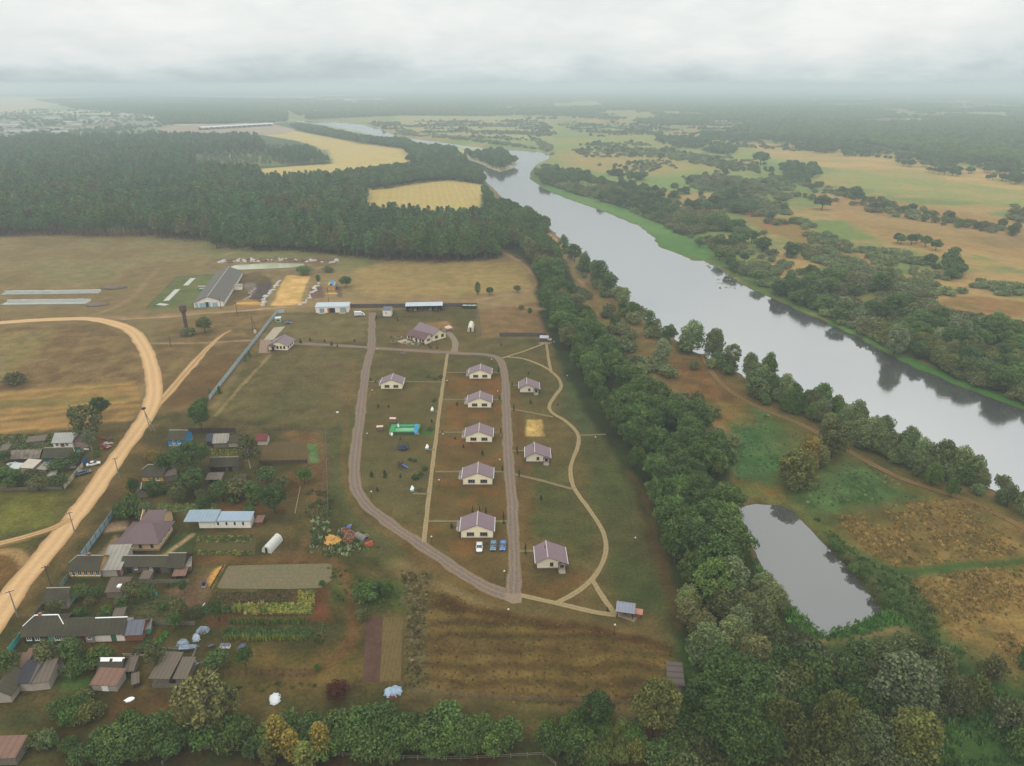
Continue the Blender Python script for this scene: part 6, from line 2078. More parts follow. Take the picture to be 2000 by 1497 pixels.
def shed(p0, p1, depth, zf, zb, label, wm, rm, name='shed', cat='shed', oh=.3, open_front=False, posts=3, wins=(), doors=(), group=None):
 """single pitch roof, zf at the viewer's side, zb at the back"""
 o, rz, W = on_line(p0, p1)
 depth, zb = depth * .8, zf + (zb - zf) * .8
 t = thing(name, label, cat, o, rz, group)
 w = MB()
 sl = (zb - zf) / depth
 if open_front:
  n = len(w.v)
  w.v += [(0, depth - .15, 0), (W, depth - .15, 0), (W, depth, 0), (0, depth, 0), (0, depth - .15, zb - .15), (W, depth - .15, zb - .15), (W, depth, zb - .12), (0, depth, zb - .12)]
  w.f += [tuple(n + i for i in q) for q in ((0, 3, 2, 1), (4, 5, 6, 7), (0, 1, 5, 4), (1, 2, 6, 5), (2, 3, 7, 6), (3, 0, 4, 7))]
  for x in (0, W - .15):
   n = len(w.v)
   w.v += [(x, 0, 0), (x + .15, 0, 0), (x + .15, depth - .16, 0), (x, depth - .16, 0), (x, 0, zf - .14), (x + .15, 0, zf - .14), (x + .15, depth - .16, zb - .16), (x, depth - .16, zb - .16)]
   w.f += [tuple(n + i for i in q) for q in ((0, 3, 2, 1), (4, 5, 6, 7), (0, 1, 5, 4), (1, 2, 6, 5), (2, 3, 7, 6), (3, 0, 4, 7))]
 else:
  n = len(w.v)
  w.v += [(0, 0, 0), (W, 0, 0), (W, depth, 0), (0, depth, 0), (0, 0, zf - .12), (W, 0, zf - .12), (W, depth, zb - .12), (0, depth, zb - .12)]
  w.f += [tuple(n + i for i in q) for q in ((0, 3, 2, 1), (4, 5, 6, 7), (0, 1, 5, 4), (1, 2, 6, 5), (2, 3, 7, 6), (3, 0, 4, 7))]
 w.build('wall', wm, t)
 MB().shell([[(-oh, -oh, zf - sl * oh), (W + oh, -oh, zf - sl * oh), (W + oh, depth + oh, zb + sl * oh), (-oh, depth + oh, zb + sl * oh)]], .1).build('roof', rm, t)
 if open_front:
  for i in range(posts):
   x = .3 + (W - .6) * i / max(1, posts - 1)
   MB().box(x - .07, .02, 0, x + .07, .16, zf - .14).build('post', GREYW, t)
 for w_ in wins:
  sd, u, z, ww, h = w_[:5]
  window(t, Side(sd, 0, W, 0, depth), u * (W if sd in ('front', 'back') else depth), z, ww, h, w_[5] if len(w_) > 5 else 1)
 for d_ in doors:
  sd, u, ww, h, m = d_
  door(t, Side(sd, 0, W, 0, depth), u * (W if sd in ('front', 'back') else depth), ww, h, m)
 return t, W


# farm
t, W = bld((380, 601.5), (437, 598.5), 74, 3.2, 6.4, 'long whitewashed barn with grey slate roof and pale ridge', WHITEW, BARNR, 'y', 'barn', 'barn', (.6, .5), cap=M('lime_ridge', c(214, 206, 186), .8, .1, .3),
     wins=[('right', .05 + .09 * i, 1.3, 2.2, 1.0, 3) for i in range(10)])
fr = Side('front', 0, W, 0, 74)
for u, w in ((.04, 1.6), (.18, 3.0), (.62, 3.0)):
 q = MB()
 fr.box(q, W * u, W * u + w, 0, .06, .1, 2.6)
 q.build('barn_door', PBLUE, t)
q = MB()
fr.box(q, W * .40, W * .40 + 1.5, .0, .03, 0, 3.0)
q.build('doorway', DARKIN, t)
q = MB()
fr.box(q, W * .40 + 1.5, W * .40 + 2.6, .03, .1, 0, 3.0)
fr.box(q, W * .40 - .95, W * .40 - .03, .03, .1, 0, 3.0)
q.build('gate_leaf', PBLUE, t)
q = MB()
q.box(W, 36, 0, W + 5, 40, 2.6)
q.build('side_porch', WHITEW, t)
MB().shell([[(W + .01, 35.6, 3.0), (W + 5.4, 35.6, 2.7), (W + 5.4, 40.4, 2.7), (W + .01, 40.4, 3.0)]], .12).build('side_porch_roof', SLATEL, t)
for i, y in enumerate((15, 26)):
 q = MB().shell([[(W * .52, y, 6.34 + .0), (W * .95, y - 1, 3.75), (W * .95, y - .2, 3.75), (W * .52, y + .9, 6.34)]], .03)
t, W = shed((617, 611.5), (681, 610.5), 8, 3.6, 4.3, 'white garage block with three openings under a pale metal roof', WHITEW, TINW, 'garage', 'garage',
   doors=[('front', .12, 2.6, 2.5, M('grey_door', c(150, 160, 160), .6, .1)), ('front', .42, 3.2, 2.7, DARKIN), ('front', .74, 3.6, 2.8, M('green_grey_door', c(160, 176, 164), .6, .1))])
q = MB()
Side('front', 0, W, 0, 6.4).box(q, W * .42 - 1.1, W * .42 - .02, .06, .12, 0, 2.7)
q.build('gate_leaf', M('orange_door', c(190, 116, 62), .7, .1), t)
q = MB().box(W * .08, -2.2, 0, W * .3, -.02, .12).box(W * .72, -2.4, 0, W * .92, -.02, .12)
q.build('ramp', M('step_concrete', c(176, 166, 150), .9, .1), t)
shed((748, 618.5), (764, 618.5), 6, 3.8, 4.4, 'small white hut with dark blue roof beside the lane end', WHITEW, M('dark_blue_roof', c(84, 96, 112), .5, .1), 'hut', 'hut', wins=[('front', .3, 1.6, 1.0, .8, 1)])
t, W = shed((793, 609.5), (864, 608), 6.5, 3.4, 4.1, 'long open shed with white roof against the dark fence', M('dark_boards', c(84, 70, 64), .9, .2, 1.0), TINW, 'open_shed', 'shed', open_front=True, posts=8)
for i in range(7):
 q = MB()
 x = 1.5 + i * W * .135
 q.box(x, 1.5, 0, x + R.uniform(1.2, 2.4), 4.5, R.uniform(.8, 1.9))
 q.build('stored_bale', M('stored' + str(i % 3), (c(120, 84, 74), c(150, 140, 128), c(96, 78, 66))[i % 3], .9, .25, 1.2), t)
t = thing('greenhouse', 'cream arched plastic greenhouse at the back lawn', 'greenhouse', G(913, 648), on_line((913, 648), (921.5, 648))[1])


def arch_tunnel(t, W, L, hgt, skin, n=12):
 b = MB()
 rows = []
 for y in (0, L):
  rows.append([(W / 2 - W / 2 * math.cos(math.pi * i / n), y, hgt * math.sin(math.pi * i / n)) for i in range(n + 1)])
 for i in range(n):
  b.face([rows[0][i], rows[0][i + 1], rows[1][i + 1], rows[1][i]][::-1])
 b.face(rows[1][::-1])
 b.build('cover', skin, t)
 f = MB()
 for k in range(6):
  y = L * k / 5
  pts = [(W / 2 - (W / 2 + .03) * math.cos(math.pi * i / n), y, (hgt + .03) * math.sin(math.pi * i / n)) for i in range(n + 1)]
  for i in range(n):
   f.tube(pts[i], pts[i + 1], .035, n=4, cap=False)
 f.build('hoops', WFRAME, t)
 e = MB()
 e.face([(W * .36, -.01, 0), (W * .64, -.01, 0), (W * .64, -.01, hgt * .75), (W * .36, -.01, hgt * .75)])
 e.build('doorway', DARKIN, t)
 e = MB()
 e.face(rows[0])
 e.build('end_wall', skin, t)


arch_tunnel(t, 3.2, 10.0, 2.6, M('cream_film', c(222, 216, 186), .4, .06, .6))
t = thing('greenhouse', 'white arched greenhouse in the village vegetable garden', 'greenhouse', G(512, 1079), on_line((512, 1079), (526, 1080))[1] - .12)
arch_tunnel(t, 2.8, 6.2, 2.2, M('white_film', c(214, 214, 204), .4, .08, .6))

# maroon roofed brick house
t, W = bld((236, 1077), (311, 1075.5), 12.5, 3.3, 6.6, 'tan brick house with a large hipped maroon roof', TAN, M('plum_roof', c(116, 90, 92, 0.85), .55, .06, .3, spec=.4, seams=1.0, seam_depth=.16), 'x', 'brick_house', 'house', (.9, .8), (4.6, 3.6), plinth=M('tan_plinth', c(170, 150, 130), .9, .1, 1),
     wins=[('front', .14, 1.2, 2.2, 1.4, 3), ('front', .5, 1.0, .8, 1.7, 1, M('brown_frame', c(110, 88, 74), .6, .1)), ('front', .8, 1.0, .8, 1.7, 1, M('brown_frame', c(110, 88, 74), .6, .1)),
     ('right', .16, 1.1, 1.1, 1.6, 2), ('right', .45, 1.1, .7, 1.6, 1), ('right', .72, 1.1, 1.3, 1.6, 2)])
wing = thing('wing', None, None, (0, 0, 0))
wing.parent = t
walls(MB(), 1.6, 8.2, 9.51, 15.5, 0, 3.3, 5.6, 'x', (1, 1)).build('wing_wall', TAN, wing)
MB().shell(roof_polys(1.6, 8.2, 8.0, 15.5, 3.3, 5.8, 'x', (.7, .6), (2.6, 0)), .11).build('wing_roof', MATS['plum_roof'], wing)
# white outhouse with blue roofs
t, W = shed((421, 1031.5), (490, 1031.5), 4.4, 2.7, 3.4, 'long white outhouse with pale blue metal roof and four narrow windows', WHITEW, M('pale_blue_roof', c(164, 182, 200, 0.85), .45, .06, .3, spec=.45, seams=.9, seam_depth=.15), 'outhouse', 'shed',
   wins=[('front', .06 + .235 * i, .8, .75, 1.4, 1) for i in range(4)])
t, W = shed((390, 1031.8), (420.3, 1031.7), 4.2, 2.9, 3.7, 'lower outhouse section with darker blue seamed roof at the carport', WHITEW, TIN, 'outhouse', 'shed', oh=.8)
q = MB().box(-3.8, .4, 0, -3.65, .55, 2.85).box(-3.8, 3.7, 0, -3.65, 3.85, 3.4)
q.build('post', GREYW, t)
MB().shell([[(-4.0, -.8, 2.75), (-.82, -.8, 2.75), (-.82, 4.1, 3.65), (-4.0, 4.1, 3.65)]], .1).build('carport_roof', TIN, t)
# ochre house with long byres
t, W = bld((138, 1130), (197, 1130), 8, 2.9, 5.6, 'ochre boarded house with white shutters and half hipped slate roof', OCHRE, SLATE, 'x', hip=(1.6, 0), jerk=(.55, 0), cap=GREYB, plinth=GREENP,
     wins=[('front', .08 + .2 * i, 1.0, 1.1, 1.4, 2) for i in range(5)], chim=[(.55, .5, .7)])
t, W = shed((196, 1127), (238, 1125.5), 9.5, 2.3, 5.0, 'grey slate lean-to porch with block walls beside the ochre house', GREYB, SLATEL, 'lean_to', 'shed', doors=[('front', .82, .9, 1.9, M('brown_door', c(120, 70, 54), .7, .1))])
bld((240, 1119), (330, 1119), 6.0, 2.4, 4.2, 'long low byre with mossy slate roof and grey boards', M('grey_boards', c(112, 100, 88), .9, .2, 1.2), SLATE, 'x', 'byre', 'barn', cap=GREYB, doors=[('front', .1, 1.4, 1.8, DARKIN), ('front', .45, 1.2, 1.8, GREYW), ('front', .7, 1.6, 1.8, DARKIN)], wins=[('front', .28, 1.0, .7, .6, 1), ('front', .6, 1.0, .7, .6, 1)])
bld((330.5, 1121), (361, 1121), 6.6, 2.6, 5.4, 'taller mossy barn closing the row of byres', M('dark_boards', c(84, 70, 64), .9, .2, 1.0), SLATE, 'x', 'barn', 'barn', cap=GREYB, doors=[('front', .2, 1.6, 1.9, DARKIN)])
# grey gabled shed and small tiled shed
bld((91, 1190), (133, 1189), 6.5, 2.4, 5.0, 'grey gabled shed with dark roof at the roadside corner', GREYB, SLATE, 'x', 'gabled_shed', 'shed', cap=GREYB, doors=[('right', .45, 1.0, 1.9, TURQ)])
t, W = shed((210, 1168), (248, 1167), 4.5, 2.0, 3.6, 'small patched shed with half dark half grey roof and roof hatch', GREYW, M('patched_roof', c(132, 116, 100), .9, .3, .25, c(84, 70, 60), seams=1.2, seam_depth=.3), 'patched_shed', 'shed')
MB().box(W * .5, .8, 2.1, W * .5 + .9, 1.9, 2.75).build('roof_hatch', WHITEP, t)
# long dark house on the south
IVY = M('ivy_wall', c(40, 56, 30), .9, .35, 1.5)
t, W = bld((48, 1258), (122, 1256), 9, 2.7, 6.0, 'ivy covered house with broad dark half hipped roof', IVY, SLATE, 'x', hip=(2.0, 1.8), jerk=(.5, .55), cap=WHITEP, wins=[('front', .1, 1.0, 1.1, 1.2, 2), ('front', .32, 1.0, 1.1, 1.2, 2), ('front', .84, .9, 1.5, 1.5, 3)], doors=[('front', .68, 1.4, 1.9, TURQ)], chim=[(.35, .5, .5)])
bld((124, 1256), (186, 1255), 7.5, 2.6, 5.2, 'dark roofed byre joined to the ivy covered house', GREYB, SLATE, 'x', 'byre', 'barn', doors=[('front', .45, 2.0, 1.9, M('dark_red_door', c(110, 28, 30), .7, .1))], wins=[('front', .8, 1.0, .9, .7, 1)])
bld((187, 1254), (245, 1252), 7, 2.7, 5.2, 'byre with white ridge and whitewashed front next in the row', WHITEW, SLATE, 'x', 'byre', 'barn', cap=WHITEP, doors=[('front', .55, 1.2, 1.9, GREENP)])
bld((246, 1252), (280, 1251), 6, 2.3, 4.4, 'small blue grey roofed shed ending the long row', M('red_brick', c(150, 96, 66), .9, .15, 1), M('slate_blue_roof', c(104, 104, 116), .6, .12, .4, seams=1.3, seam_depth=.3), 'x', 'shed', 'shed')
# bottom left sheds
t, W = shed((33, 1350), (66, 1350), 6.5, 2.4, 3.6, 'flat black felt roofed shed at the lower left', GREYB, FELT, 'felt_shed', 'shed')
t, W = shed((66.5, 1350), (99, 1346), 6.5, 2.4, 3.6, 'plank roofed shed beside the black felt one', GREYB, PLANK, 'plank_shed', 'shed')
shed((36, 1316), (52, 1315), 4.2, 1.9, 2.7, 'little shed with rusty pink roof behind the black felt one', GREYW, RUST, 'little_shed', 'shed')
t, W = bld((196, 1322), (240, 1322), 4.5, 2.2, 4.0, 'brown hut with broken white ridge sheets', DARKW, SLATE, 'x', 'hut', 'hut', cap=WHITEP)
MB().shell([[(.1, 1.1, 3.3), (W * .42, 1.1, 3.3), (W * .42, 1.7, 3.75), (.1, 1.7, 3.75)], [(W * .56, 1.1, 3.3), (W - .1, 1.1, 3.3), (W - .1, 1.7, 3.75), (W * .56, 1.7, 3.75)]], .04).build('ridge_sheet', WHITEP, t)
t, W = shed((182, 1349), (229, 1351), 4.6, 1.9, 2.7, 'low shed with patched pink rusty roof before the brown hut', GREYB, RUST, 'rusty_shed', 'shed', doors=[('front', .4, 1.4, 1.5, WHITEP)])
shed((300, 1337), (332, 1338), 7.5, 2.2, 3.2, 'weathered plank roofed shed leaning by the garden', GREYW, PLANK, 'plank_shed', 'shed', oh=.5)
shed((345, 1337), (365, 1337), 6.0, 2.0, 2.9, 'narrow plank roofed shed right of the leaning one', GREYW, PLANK, 'plank_shed', 'shed', oh=.4)
shed((243, 1322), (262, 1320), 4, 1.6, 2.4, 'grey lean-to full of scrap beside the brown hut', GREYW, PLANK, 'lean_to', 'shed', open_front=True)
bld((-14, 1374), (24, 1372), 8, 2.3, 4.0, 'old slate roofed shed at the left edge', GREYB, SLATEY, 'y', 'old_shed', 'shed')
shed((-20, 1496), (34, 1494), 5, 2.2, 3.0, 'rust streaked roof in the bottom left corner', GREYW, RUST, 'rusty_shed', 'shed')
shed((222, 1222), (240, 1220), 4, 1.8, 2.5, 'tiny old shed on the path between gardens', GREYW, PLANK, 'tiny_shed', 'shed')
# plank hut by the big trees at right
t, W = shed((1306, 1352), (1333, 1354), 6.5, 2.4, 3.3, 'plank roofed hut with missing boards under the big trees', GREYW, M('grey_planks', c(116, 104, 98), .95, .2, .8, c(96, 82, 76), seams=1.5, seam_depth=.6, axis='Y'), 'plank_hut', 'hut')
# north village
bld((330, 872), (364, 872), 7.5, 2.9, 5.6, 'bright blue boarded house with two white windows', BLUEP, SLATE, 'x', cap=GREYB, plinth=GREYB, wins=[('front', .25, 1.0, .9, 1.2, 2, WHITEP), ('front', .55, 1.0, .9, 1.2, 2, WHITEP)])
t, W = bld((279, 943), (320, 943), 8, 2.7, 5.6, 'ochre cottage with dark half hipped roof by the road', OCHRE, SLATE, 'x', hip=(1.5, 1.5), jerk=(.6, .6), cap=GREYB, plinth=GREENP, wins=[('front', .25, .9, 1.0, 1.2, 2, WHITEP), ('front', .7, .9, 1.0, 1.2, 2, WHITEP)], chim=[(.55, .5, .6)])
shed((321, 942), (345, 938), 6, 2.2, 4.2, 'grey lean-to joined to the ochre cottage', GREYW, M('grey_sheets', c(124, 108, 96), .9, .2, .5), 'lean_to', 'shed')
bld((412, 922), (441, 921), 6.5, 2.3, 4.6, 'dark mossy roofed byre behind the great round tree', DARKW, SLATE, 'x', 'byre', 'barn', cap=GREYB)
bld((442, 921), (466, 920), 6.5, 2.3, 4.5, 'shorter mossy byre joined at its right', M('grey_boards', c(112, 100, 88), .9, .2, 1.2), SLATE, 'x', 'byre', 'barn', cap=GREYB, doors=[('front', .2, 1.3, 1.8, DARKIN)])
bld((405, 872), (421, 872), 6, 2.4, 4.4, 'dark blue roofed shed behind the tall dark tree', DARKW, M('navy_roof', c(58, 60, 78), .7, .12), 'x', 'shed', 'shed')
bld((418, 875), (446, 874), 7, 2.3, 4.8, 'mossy ruin roofed barn with sagging slates', GREYW, SLATEL, 'x', 'barn', 'barn')
bld((447, 874), (466, 873), 6, 2.3, 4.2, 'small mossy barn beside the sagging one', GREYB, SLATE, 'x', 'barn', 'barn')
bld((503, 870), (522, 869.5), 5, 2.3, 4.0, 'small shed with steep dark red roof', M('pale_boards', c(206, 190, 180), .8, .1), REDR, 'x', 'red_shed', 'shed')
bld((268, 974), (290, 970), 5, 1.6, 3.6, 'half hidden grey roof among the lilacs', GREYW, SLATE, 'y', 'garden_shed', 'shed', cap=GREYB)
shed((404, 944), (432, 943), 4, 1.4, 2.0, 'scrap filled lean-to below the mossy byre', GREYW, M('scrap_roof', c(120, 108, 98), .9, .3, 1.0), 'lean_to', 'shed', open_front=True)
# west village
t, W = bld((106, 877), (144, 876), 8, 2.8, 5.4, 'white house with pale grey metal roof in the west cluster', WHITEW, M('pale_grey_roof', c(172, 170, 162), .6, .1, .4, seams=1.0, seam_depth=.2), 'x', wins=[('front', .12, .9, 1.1, 1.4, 2), ('front', .62, .9, 1.1, 1.4, 2)], doors=[('front', .38, 1.3, 2.0, M('brown_door', c(120, 70, 54), .7, .1))], chim=[(.55, .7, .5)])
shed((146, 874), (173, 873), 7, 2.6, 3.8, 'brown flat roofed annex right of the white west house', M('pinkish_wall', c(176, 150, 138), .9, .1), M('brown_roof', c(112, 92, 80), .9, .2), 'annex_shed', 'shed')
t, W = bld((86, 905), (146, 903), 7, 2.4, 5.0, 'long dark slate house with turquoise gable end', M('blue_wall', c(60, 110, 150), .8, .15), SLATE, 'x', hip=(0, 1.2), jerk=(0, .55), cap=GREYB)
q = MB().box(W + .01, .5, .3, W + .08, 4.8, 3.0)
q.build('gable_boards', TURQ, t)
window(t, Side('right', 0, W + .08, 0, 5.3), 1.2, .9, .9, 1.3, 2, WHITEP)
window(t, Side('right', 0, W + .08, 0, 5.3), 2.9, .9, .9, 1.3, 2, WHITEP)
bld((22, 905), (79, 903), 6, 2.1, 4.2, 'long old barn with streaked slate roof at the west side', DARKW, M('streaked_slate', c(96, 84, 74), .9, .35, .3, c(150, 136, 120), seams=1.5, seam_depth=.4), 'x', 'barn', 'barn')
shed((42, 922), (66, 924), 5, 1.9, 2.8, 'small shed with pale sheet roof in the west yard', M('pinkish_wall', c(176, 150, 138), .9, .1), M('pale_sheets', c(196, 184, 168), .8, .1, .6), 'small_shed', 'shed')
shed((75, 922), (92, 924), 4, 1.3, 2.0, 'low frame shed with pale panels beside the fruit tree', GREYW, SLATEL, 'frame_shed', 'shed')
shed((20, 920), (38, 921), 3, 1.2, 1.8, 'low white cold frame in the west yard', WHITEP, M('cold_glass', c(190, 192, 188), .4, .1), 'cold_frame', 'shed')
shed((54, 870), (88, 866), 4, 1.3, 1.9, 'low grey pile of boards roofed over in the west garden', GREYW, PLANK, 'board_store', 'shed')
# lesser sheds and stores filling the yards
for a, b, d_, zf, zb, wm, rm, nm, lab in (
  ((276, 1139), (292, 1139), 3, 1.5, 2.0, GREYW, PLANK, 'wood_store', 'small plank roofed wood store in front of the long byre'), ((340, 1132), (362, 1131), 3, 1.3, 2.0, DARKW, RUST, 'wood_store', 'rusty roofed wood store below the taller mossy barn'),
  ((364, 1118), (374, 1116), 4, 1.8, 2.4, GREYW, SLATEL, 'lean_to', 'pale lean-to against the end of the byre row'), ((282, 1240), (294, 1238), 3, 1.7, 2.2, TURQ, SLATEL, 'hen_house', 'little turquoise hen house at the end of the long dark roofs'),
  ((112, 1318), (126, 1312), 3, 1.4, 2.1, GREYW, PLANK, 'wood_store', 'dark wood store between the bushes and the plank shed'), ((52, 1296), (64, 1295), 3, 1.5, 2.0, GREYW, RUST, 'hen_house', 'small rust roofed hen house before the ivy covered house'),
  ((262, 1345), (272, 1342), 3, 1.4, 1.9, DARKW, PLANK, 'lean_to', 'narrow dark lean-to beside the low rusty shed'), ((226, 1190), (236, 1189), 2.5, 1.8, 2.2, GREYW, SLATE, 'outhouse', 'tiny slate roofed outhouse in the yard lawn'),
  ((466, 944), (480, 943), 3, 1.4, 2.0, DARKW, SLATE, 'wood_store', 'dark wood store at the end of the mossy byres'), ((468, 890), (478, 889), 3, 1.6, 2.1, GREYW, SLATEL, 'lean_to', 'pale roofed lean-to between birch and sagging barn'),
  ((2, 888), (16, 887), 4, 1.7, 2.3, GREYW, PLANK, 'shed', 'plank shed at the left edge above the old barn'), ((154, 892), (164, 890), 3, 1.5, 2.0, DARKW, RUST, 'wood_store', 'rusty wood store by the turquoise gable'),
  ((96, 936), (108, 935), 3, 1.3, 1.8, GREYW, SLATEL, 'cold_frame', 'pale cold frame among the west fruit trees'), ((500, 1027), (512, 1027), 3, 1.4, 1.9, M('brown_boards2', c(120, 78, 56), .9, .15), RUST, 'hen_run', 'brown hen run at the right end of the white outhouse')):
 shed(a, b, d_, zf, zb, lab, wm, rm, nm, 'shed', open_front='wood_store' in nm, posts=2)
# far town and the long farm building
rt = random.Random(77)
TOWNW = [M('town_wall' + str(i), tuple(min(.85, x * 1.1) for x in cc_), .9, .1) for i, cc_ in enumerate((c(226, 222, 212), c(206, 190, 170), c(214, 206, 190)))]
TOWNR = [M('town_roof' + str(i), cc_, .8, .12) for i, cc_ in enumerate((c(140, 128, 124), c(120, 96, 88), c(180, 180, 180), c(110, 150, 138)))]
n = 0
TOWN = [(8, 258, 28, 0, 'cream'), (12, 270, 70, 0, ''), (60, 232, 24, 3, ''), (88, 232, 26, 3, ''), (-5, 250, 52, 2, ''), (30, 246, 40, 0, ''), (96, 252, 26, 1, ''), (75, 258, 24, 1, ''), (100, 262, 44, 2, ''), (118, 243, 22, 2, ''), (128, 256, 30, 1, ''), (140, 245, 18, 0, ''), (152, 240, 20, 2, ''),
  (160, 250, 22, 1, ''), (176, 234, 16, 2, ''), (186, 240, 18, 0, ''), (200, 248, 20, 1, ''), (212, 240, 14, 2, ''), (236, 228, 16, 2, ''), (246, 235, 16, 1, ''), (262, 236, 14, 0, ''), (282, 234, 18, 2, ''), (206, 252, 16, 1, ''), (45, 262, 30, 2, ''), (20, 240, 20, 1, '')]
for px, py, w, ri, _ in TOWN:
 p = G(px, py)
 W_ = w * mpp(py)
 o, rz = p, rt.uniform(-.25, .25)
 t = thing('town_house', 'pale building of the hazy town beyond the pine forest', 'building', o, rz, 'buildings of the hazy far town')
 hh = rt.uniform(5, 9)
 D = rt.uniform(12, 18)
 walls(MB(), 0, W_, 0, D, 0, hh, hh + 3, 'x').build('wall', TOWNW[n % 3], t)
 MB().shell(roof_polys(0, W_, 0, D, hh, hh + 3, 'x', (.5, .5)), .2).build('roof', TOWNR[ri], t)
 n += 1
o, rz, W = on_line((395, 254.5), (533, 246.5))
t = thing('farm_hall', 'very long white roofed cattle hall at the far field edge', 'farm building', o, rz)
q = MB()
for i in range(14):
 q.box(W * i / 13.5, 0, 0, W * i / 13.5 + 1.6, 16, 6)
q.build('pillar_row', M('hall_pillar', c(120, 118, 116), .9, .1), t)
MB().box(0, 2, 0, W, 17, 3.2).build('wall', M('hall_wall', c(150, 138, 132), .9, .1), t)
MB().shell(roof_polys(-2, W + 4, -1, 19, 6.5, 9.5, 'x', (.5, .5)), .4).build('roof', M('hall_roof', c(214, 214, 210), .7, .06), t)
# ------------------------------------------------------------------ fences
def fence(name, label, pts, h, bay, pm, postm, thick=.06, post_r=.09, style='panel', cat='fence', post_h=.15):
 g_ = GP(pts)
 t = thing(name, label, cat, g_[0])
 for a, b in zip(g_[:-1], g_[1:]):
  d = b - a
  n = max(1, round(d.length / bay))
  an = math.atan2(d.y, d.x)
  L = d.length / n
  pm_mesh = None
  for i in range(n + 1):
   q = a + d * (i / n) - g_[0]
   if i < n or b is g_[-1]:
    if ('post', h) not in FM.setdefault(id(t), {}):
     FM[id(t)][('post', h)] = MB().box(-post_r, -post_r, 0, post_r, post_r, h + post_h).mesh('post', postm)
    po = link('post', FM[id(t)][('post', h)], t, q, an)
   if i < n:
    if pm_mesh is None:
     mb = MB()
     if style == 'panel':
      for k in range(4):
       mb.box(post_r + .01, -thick / 2 - (.012 if k % 2 else 0), .05 + (h - .05) * k / 4, L - post_r - .01, thick / 2, .05 + (h - .05) * (k + 1) / 4 - .02)
     elif style == 'board':
      m = max(3, int((L - 2 * post_r) / .2))
      for k in range(m):
       x = post_r + .01 + (L - 2 * post_r - .02) * k / m
       mb.box(x, -thick / 2, .08, x + (L - 2 * post_r) / m * .93, thick / 2, h - (.06 if k % 3 == 1 else 0))
      mb.box(post_r, thick / 2, h * .3, L - post_r, thick / 2 + .05, h * .3 + .08)
      mb.box(post_r, thick / 2, h * .75, L - post_r, thick / 2 + .05, h * .75 + .08)
     elif style == 'rail':
      mb.box(0, -.03, h * .45, L, .03, h * .45 + .09)
      mb.box(0, -.03, h * .85, L, .03, h * .85 + .09)
     else:
      for z in (.3, .6, .9, 1.15):
       mb.tube((0, 0, h * z / 1.2), (L, 0, h * z / 1.2), .018, n=4, cap=False)
     pm_mesh = mb.mesh(style, pm)
    link({'panel': 'panel', 'board': 'board_panel', 'rail': 'rail', 'wire': 'wire'}[style], pm_mesh, t, q, an)
 return t


FM = {}
CONC_F = M('pale_concrete_panel', c(186, 204, 206), .85, .08, .4)
CONC_P = M('concrete_post', c(150, 160, 160), .85, .1, .6)
fence('panel_fence', 'long pale blue concrete panel fence on the west side of the resort', [(409, 782), (541, 613), (556, 611)], 2.1, 4.2, CONC_F, CONC_P)
fence('sheet_fence', 'pale blue sheet fence with dark posts before the maroon roofed house', [(160, 1094), (222, 1009)], 2.2, 3.2, M('pale_blue_sheet', c(160, 186, 194), .6, .08, .4), M('dark_post', c(84, 84, 90), .7, .1))
fence('sheet_fence', 'dark maroon sheet fence behind the maroon roofed house', [(223, 1009), (322, 1007)], 1.9, 3.2, M('maroon_sheet', c(84, 48, 44), .6, .12, .5), DARKW)
fence('board_fence', 'dark boundary fence along the north side of the resort', [(684, 602), (931, 600)], 2.4, 5.0, M('dark_panel', c(96, 84, 82), .85, .14, .4), DARKW)
fence('wire_fence', 'wire fence running down from the dark fence corner', [(931, 601), (935, 625), (939, 657)], 1.8, 4.0, GREYW, GREYW, style='wire', post_r=.14)
fence('rail_fence', 'low brown rail fence behind the large house', [(735, 621), (928, 620)], 1.0, 4.0, M('brown_rail', c(104, 76, 52), .9, .2), DARKW, style='rail', post_h=.05)
fence('board_fence', 'dark board fence ending at the far pavilion', [(976, 658), (1066, 658)], 2.2, 4.0, M('dark_panel', c(96, 84, 82), .85, .14, .4), DARKW, style='board')
fence('board_fence', 'turquoise board fence before the ivy covered house', [(19, 1277), (42, 1248)], 1.7, 2.4, TURQ, TURQ, style='board')
fence('board_fence', 'grey green board fence beside the ochre house', [(119, 1151), (137, 1127)], 1.6, 2.4, M('grey_green', c(140, 156, 144), .8, .1), GREYW, style='board')
fence('board_fence', 'grey board fence from the gabled shed down to the ivy covered house', [(70, 1208), (91, 1181)], 1.6, 2.4, M('grey_boards2', c(112, 108, 104), .9, .15), GREYW, style='board')
fence('board_fence', 'cream board fence beside two parked cars in the west village', [(126, 957), (163, 912)], 1.7, 2.6, M('cream_boards', c(204, 190, 164), .85, .1), GREYW, style='board')
fence('metal_gate', 'bright blue gate at the end of the cream fence', [(163.5, 911), (170, 901)], 2.0, 2.6, M('gate_blue', c(44, 96, 168), .6, .08), M('gate_blue', c(44, 96, 168)), cat='gate')
fence('board_fence', 'dark weathered board fence behind the north village roofs', [(359, 846), (460, 845)], 1.9, 3.0, M('dark_boards', c(84, 70, 64)), DARKW, style='board')
fence('picket_fence', 'brown picket fence between orchard and bean plot', [(509, 907), (600, 905)], 1.4, 2.5, M('picket_brown', c(92, 74, 58), .9, .2), DARKW, style='board')
fence('wire_fence', 'thin wire fence on the east edge of the village plots', [(450, 838), (636, 839), (641, 1003)], 1.4, 4.0, GREYW, GREYW, style='wire', post_r=.06)
fence('wire_fence', 'wire fence with posts at the foot of the brown field', [(803, 1353), (1000, 1368), (1230, 1375)], 1.2, 4.0, GREYW, GREYW, style='wire', post_r=.07)
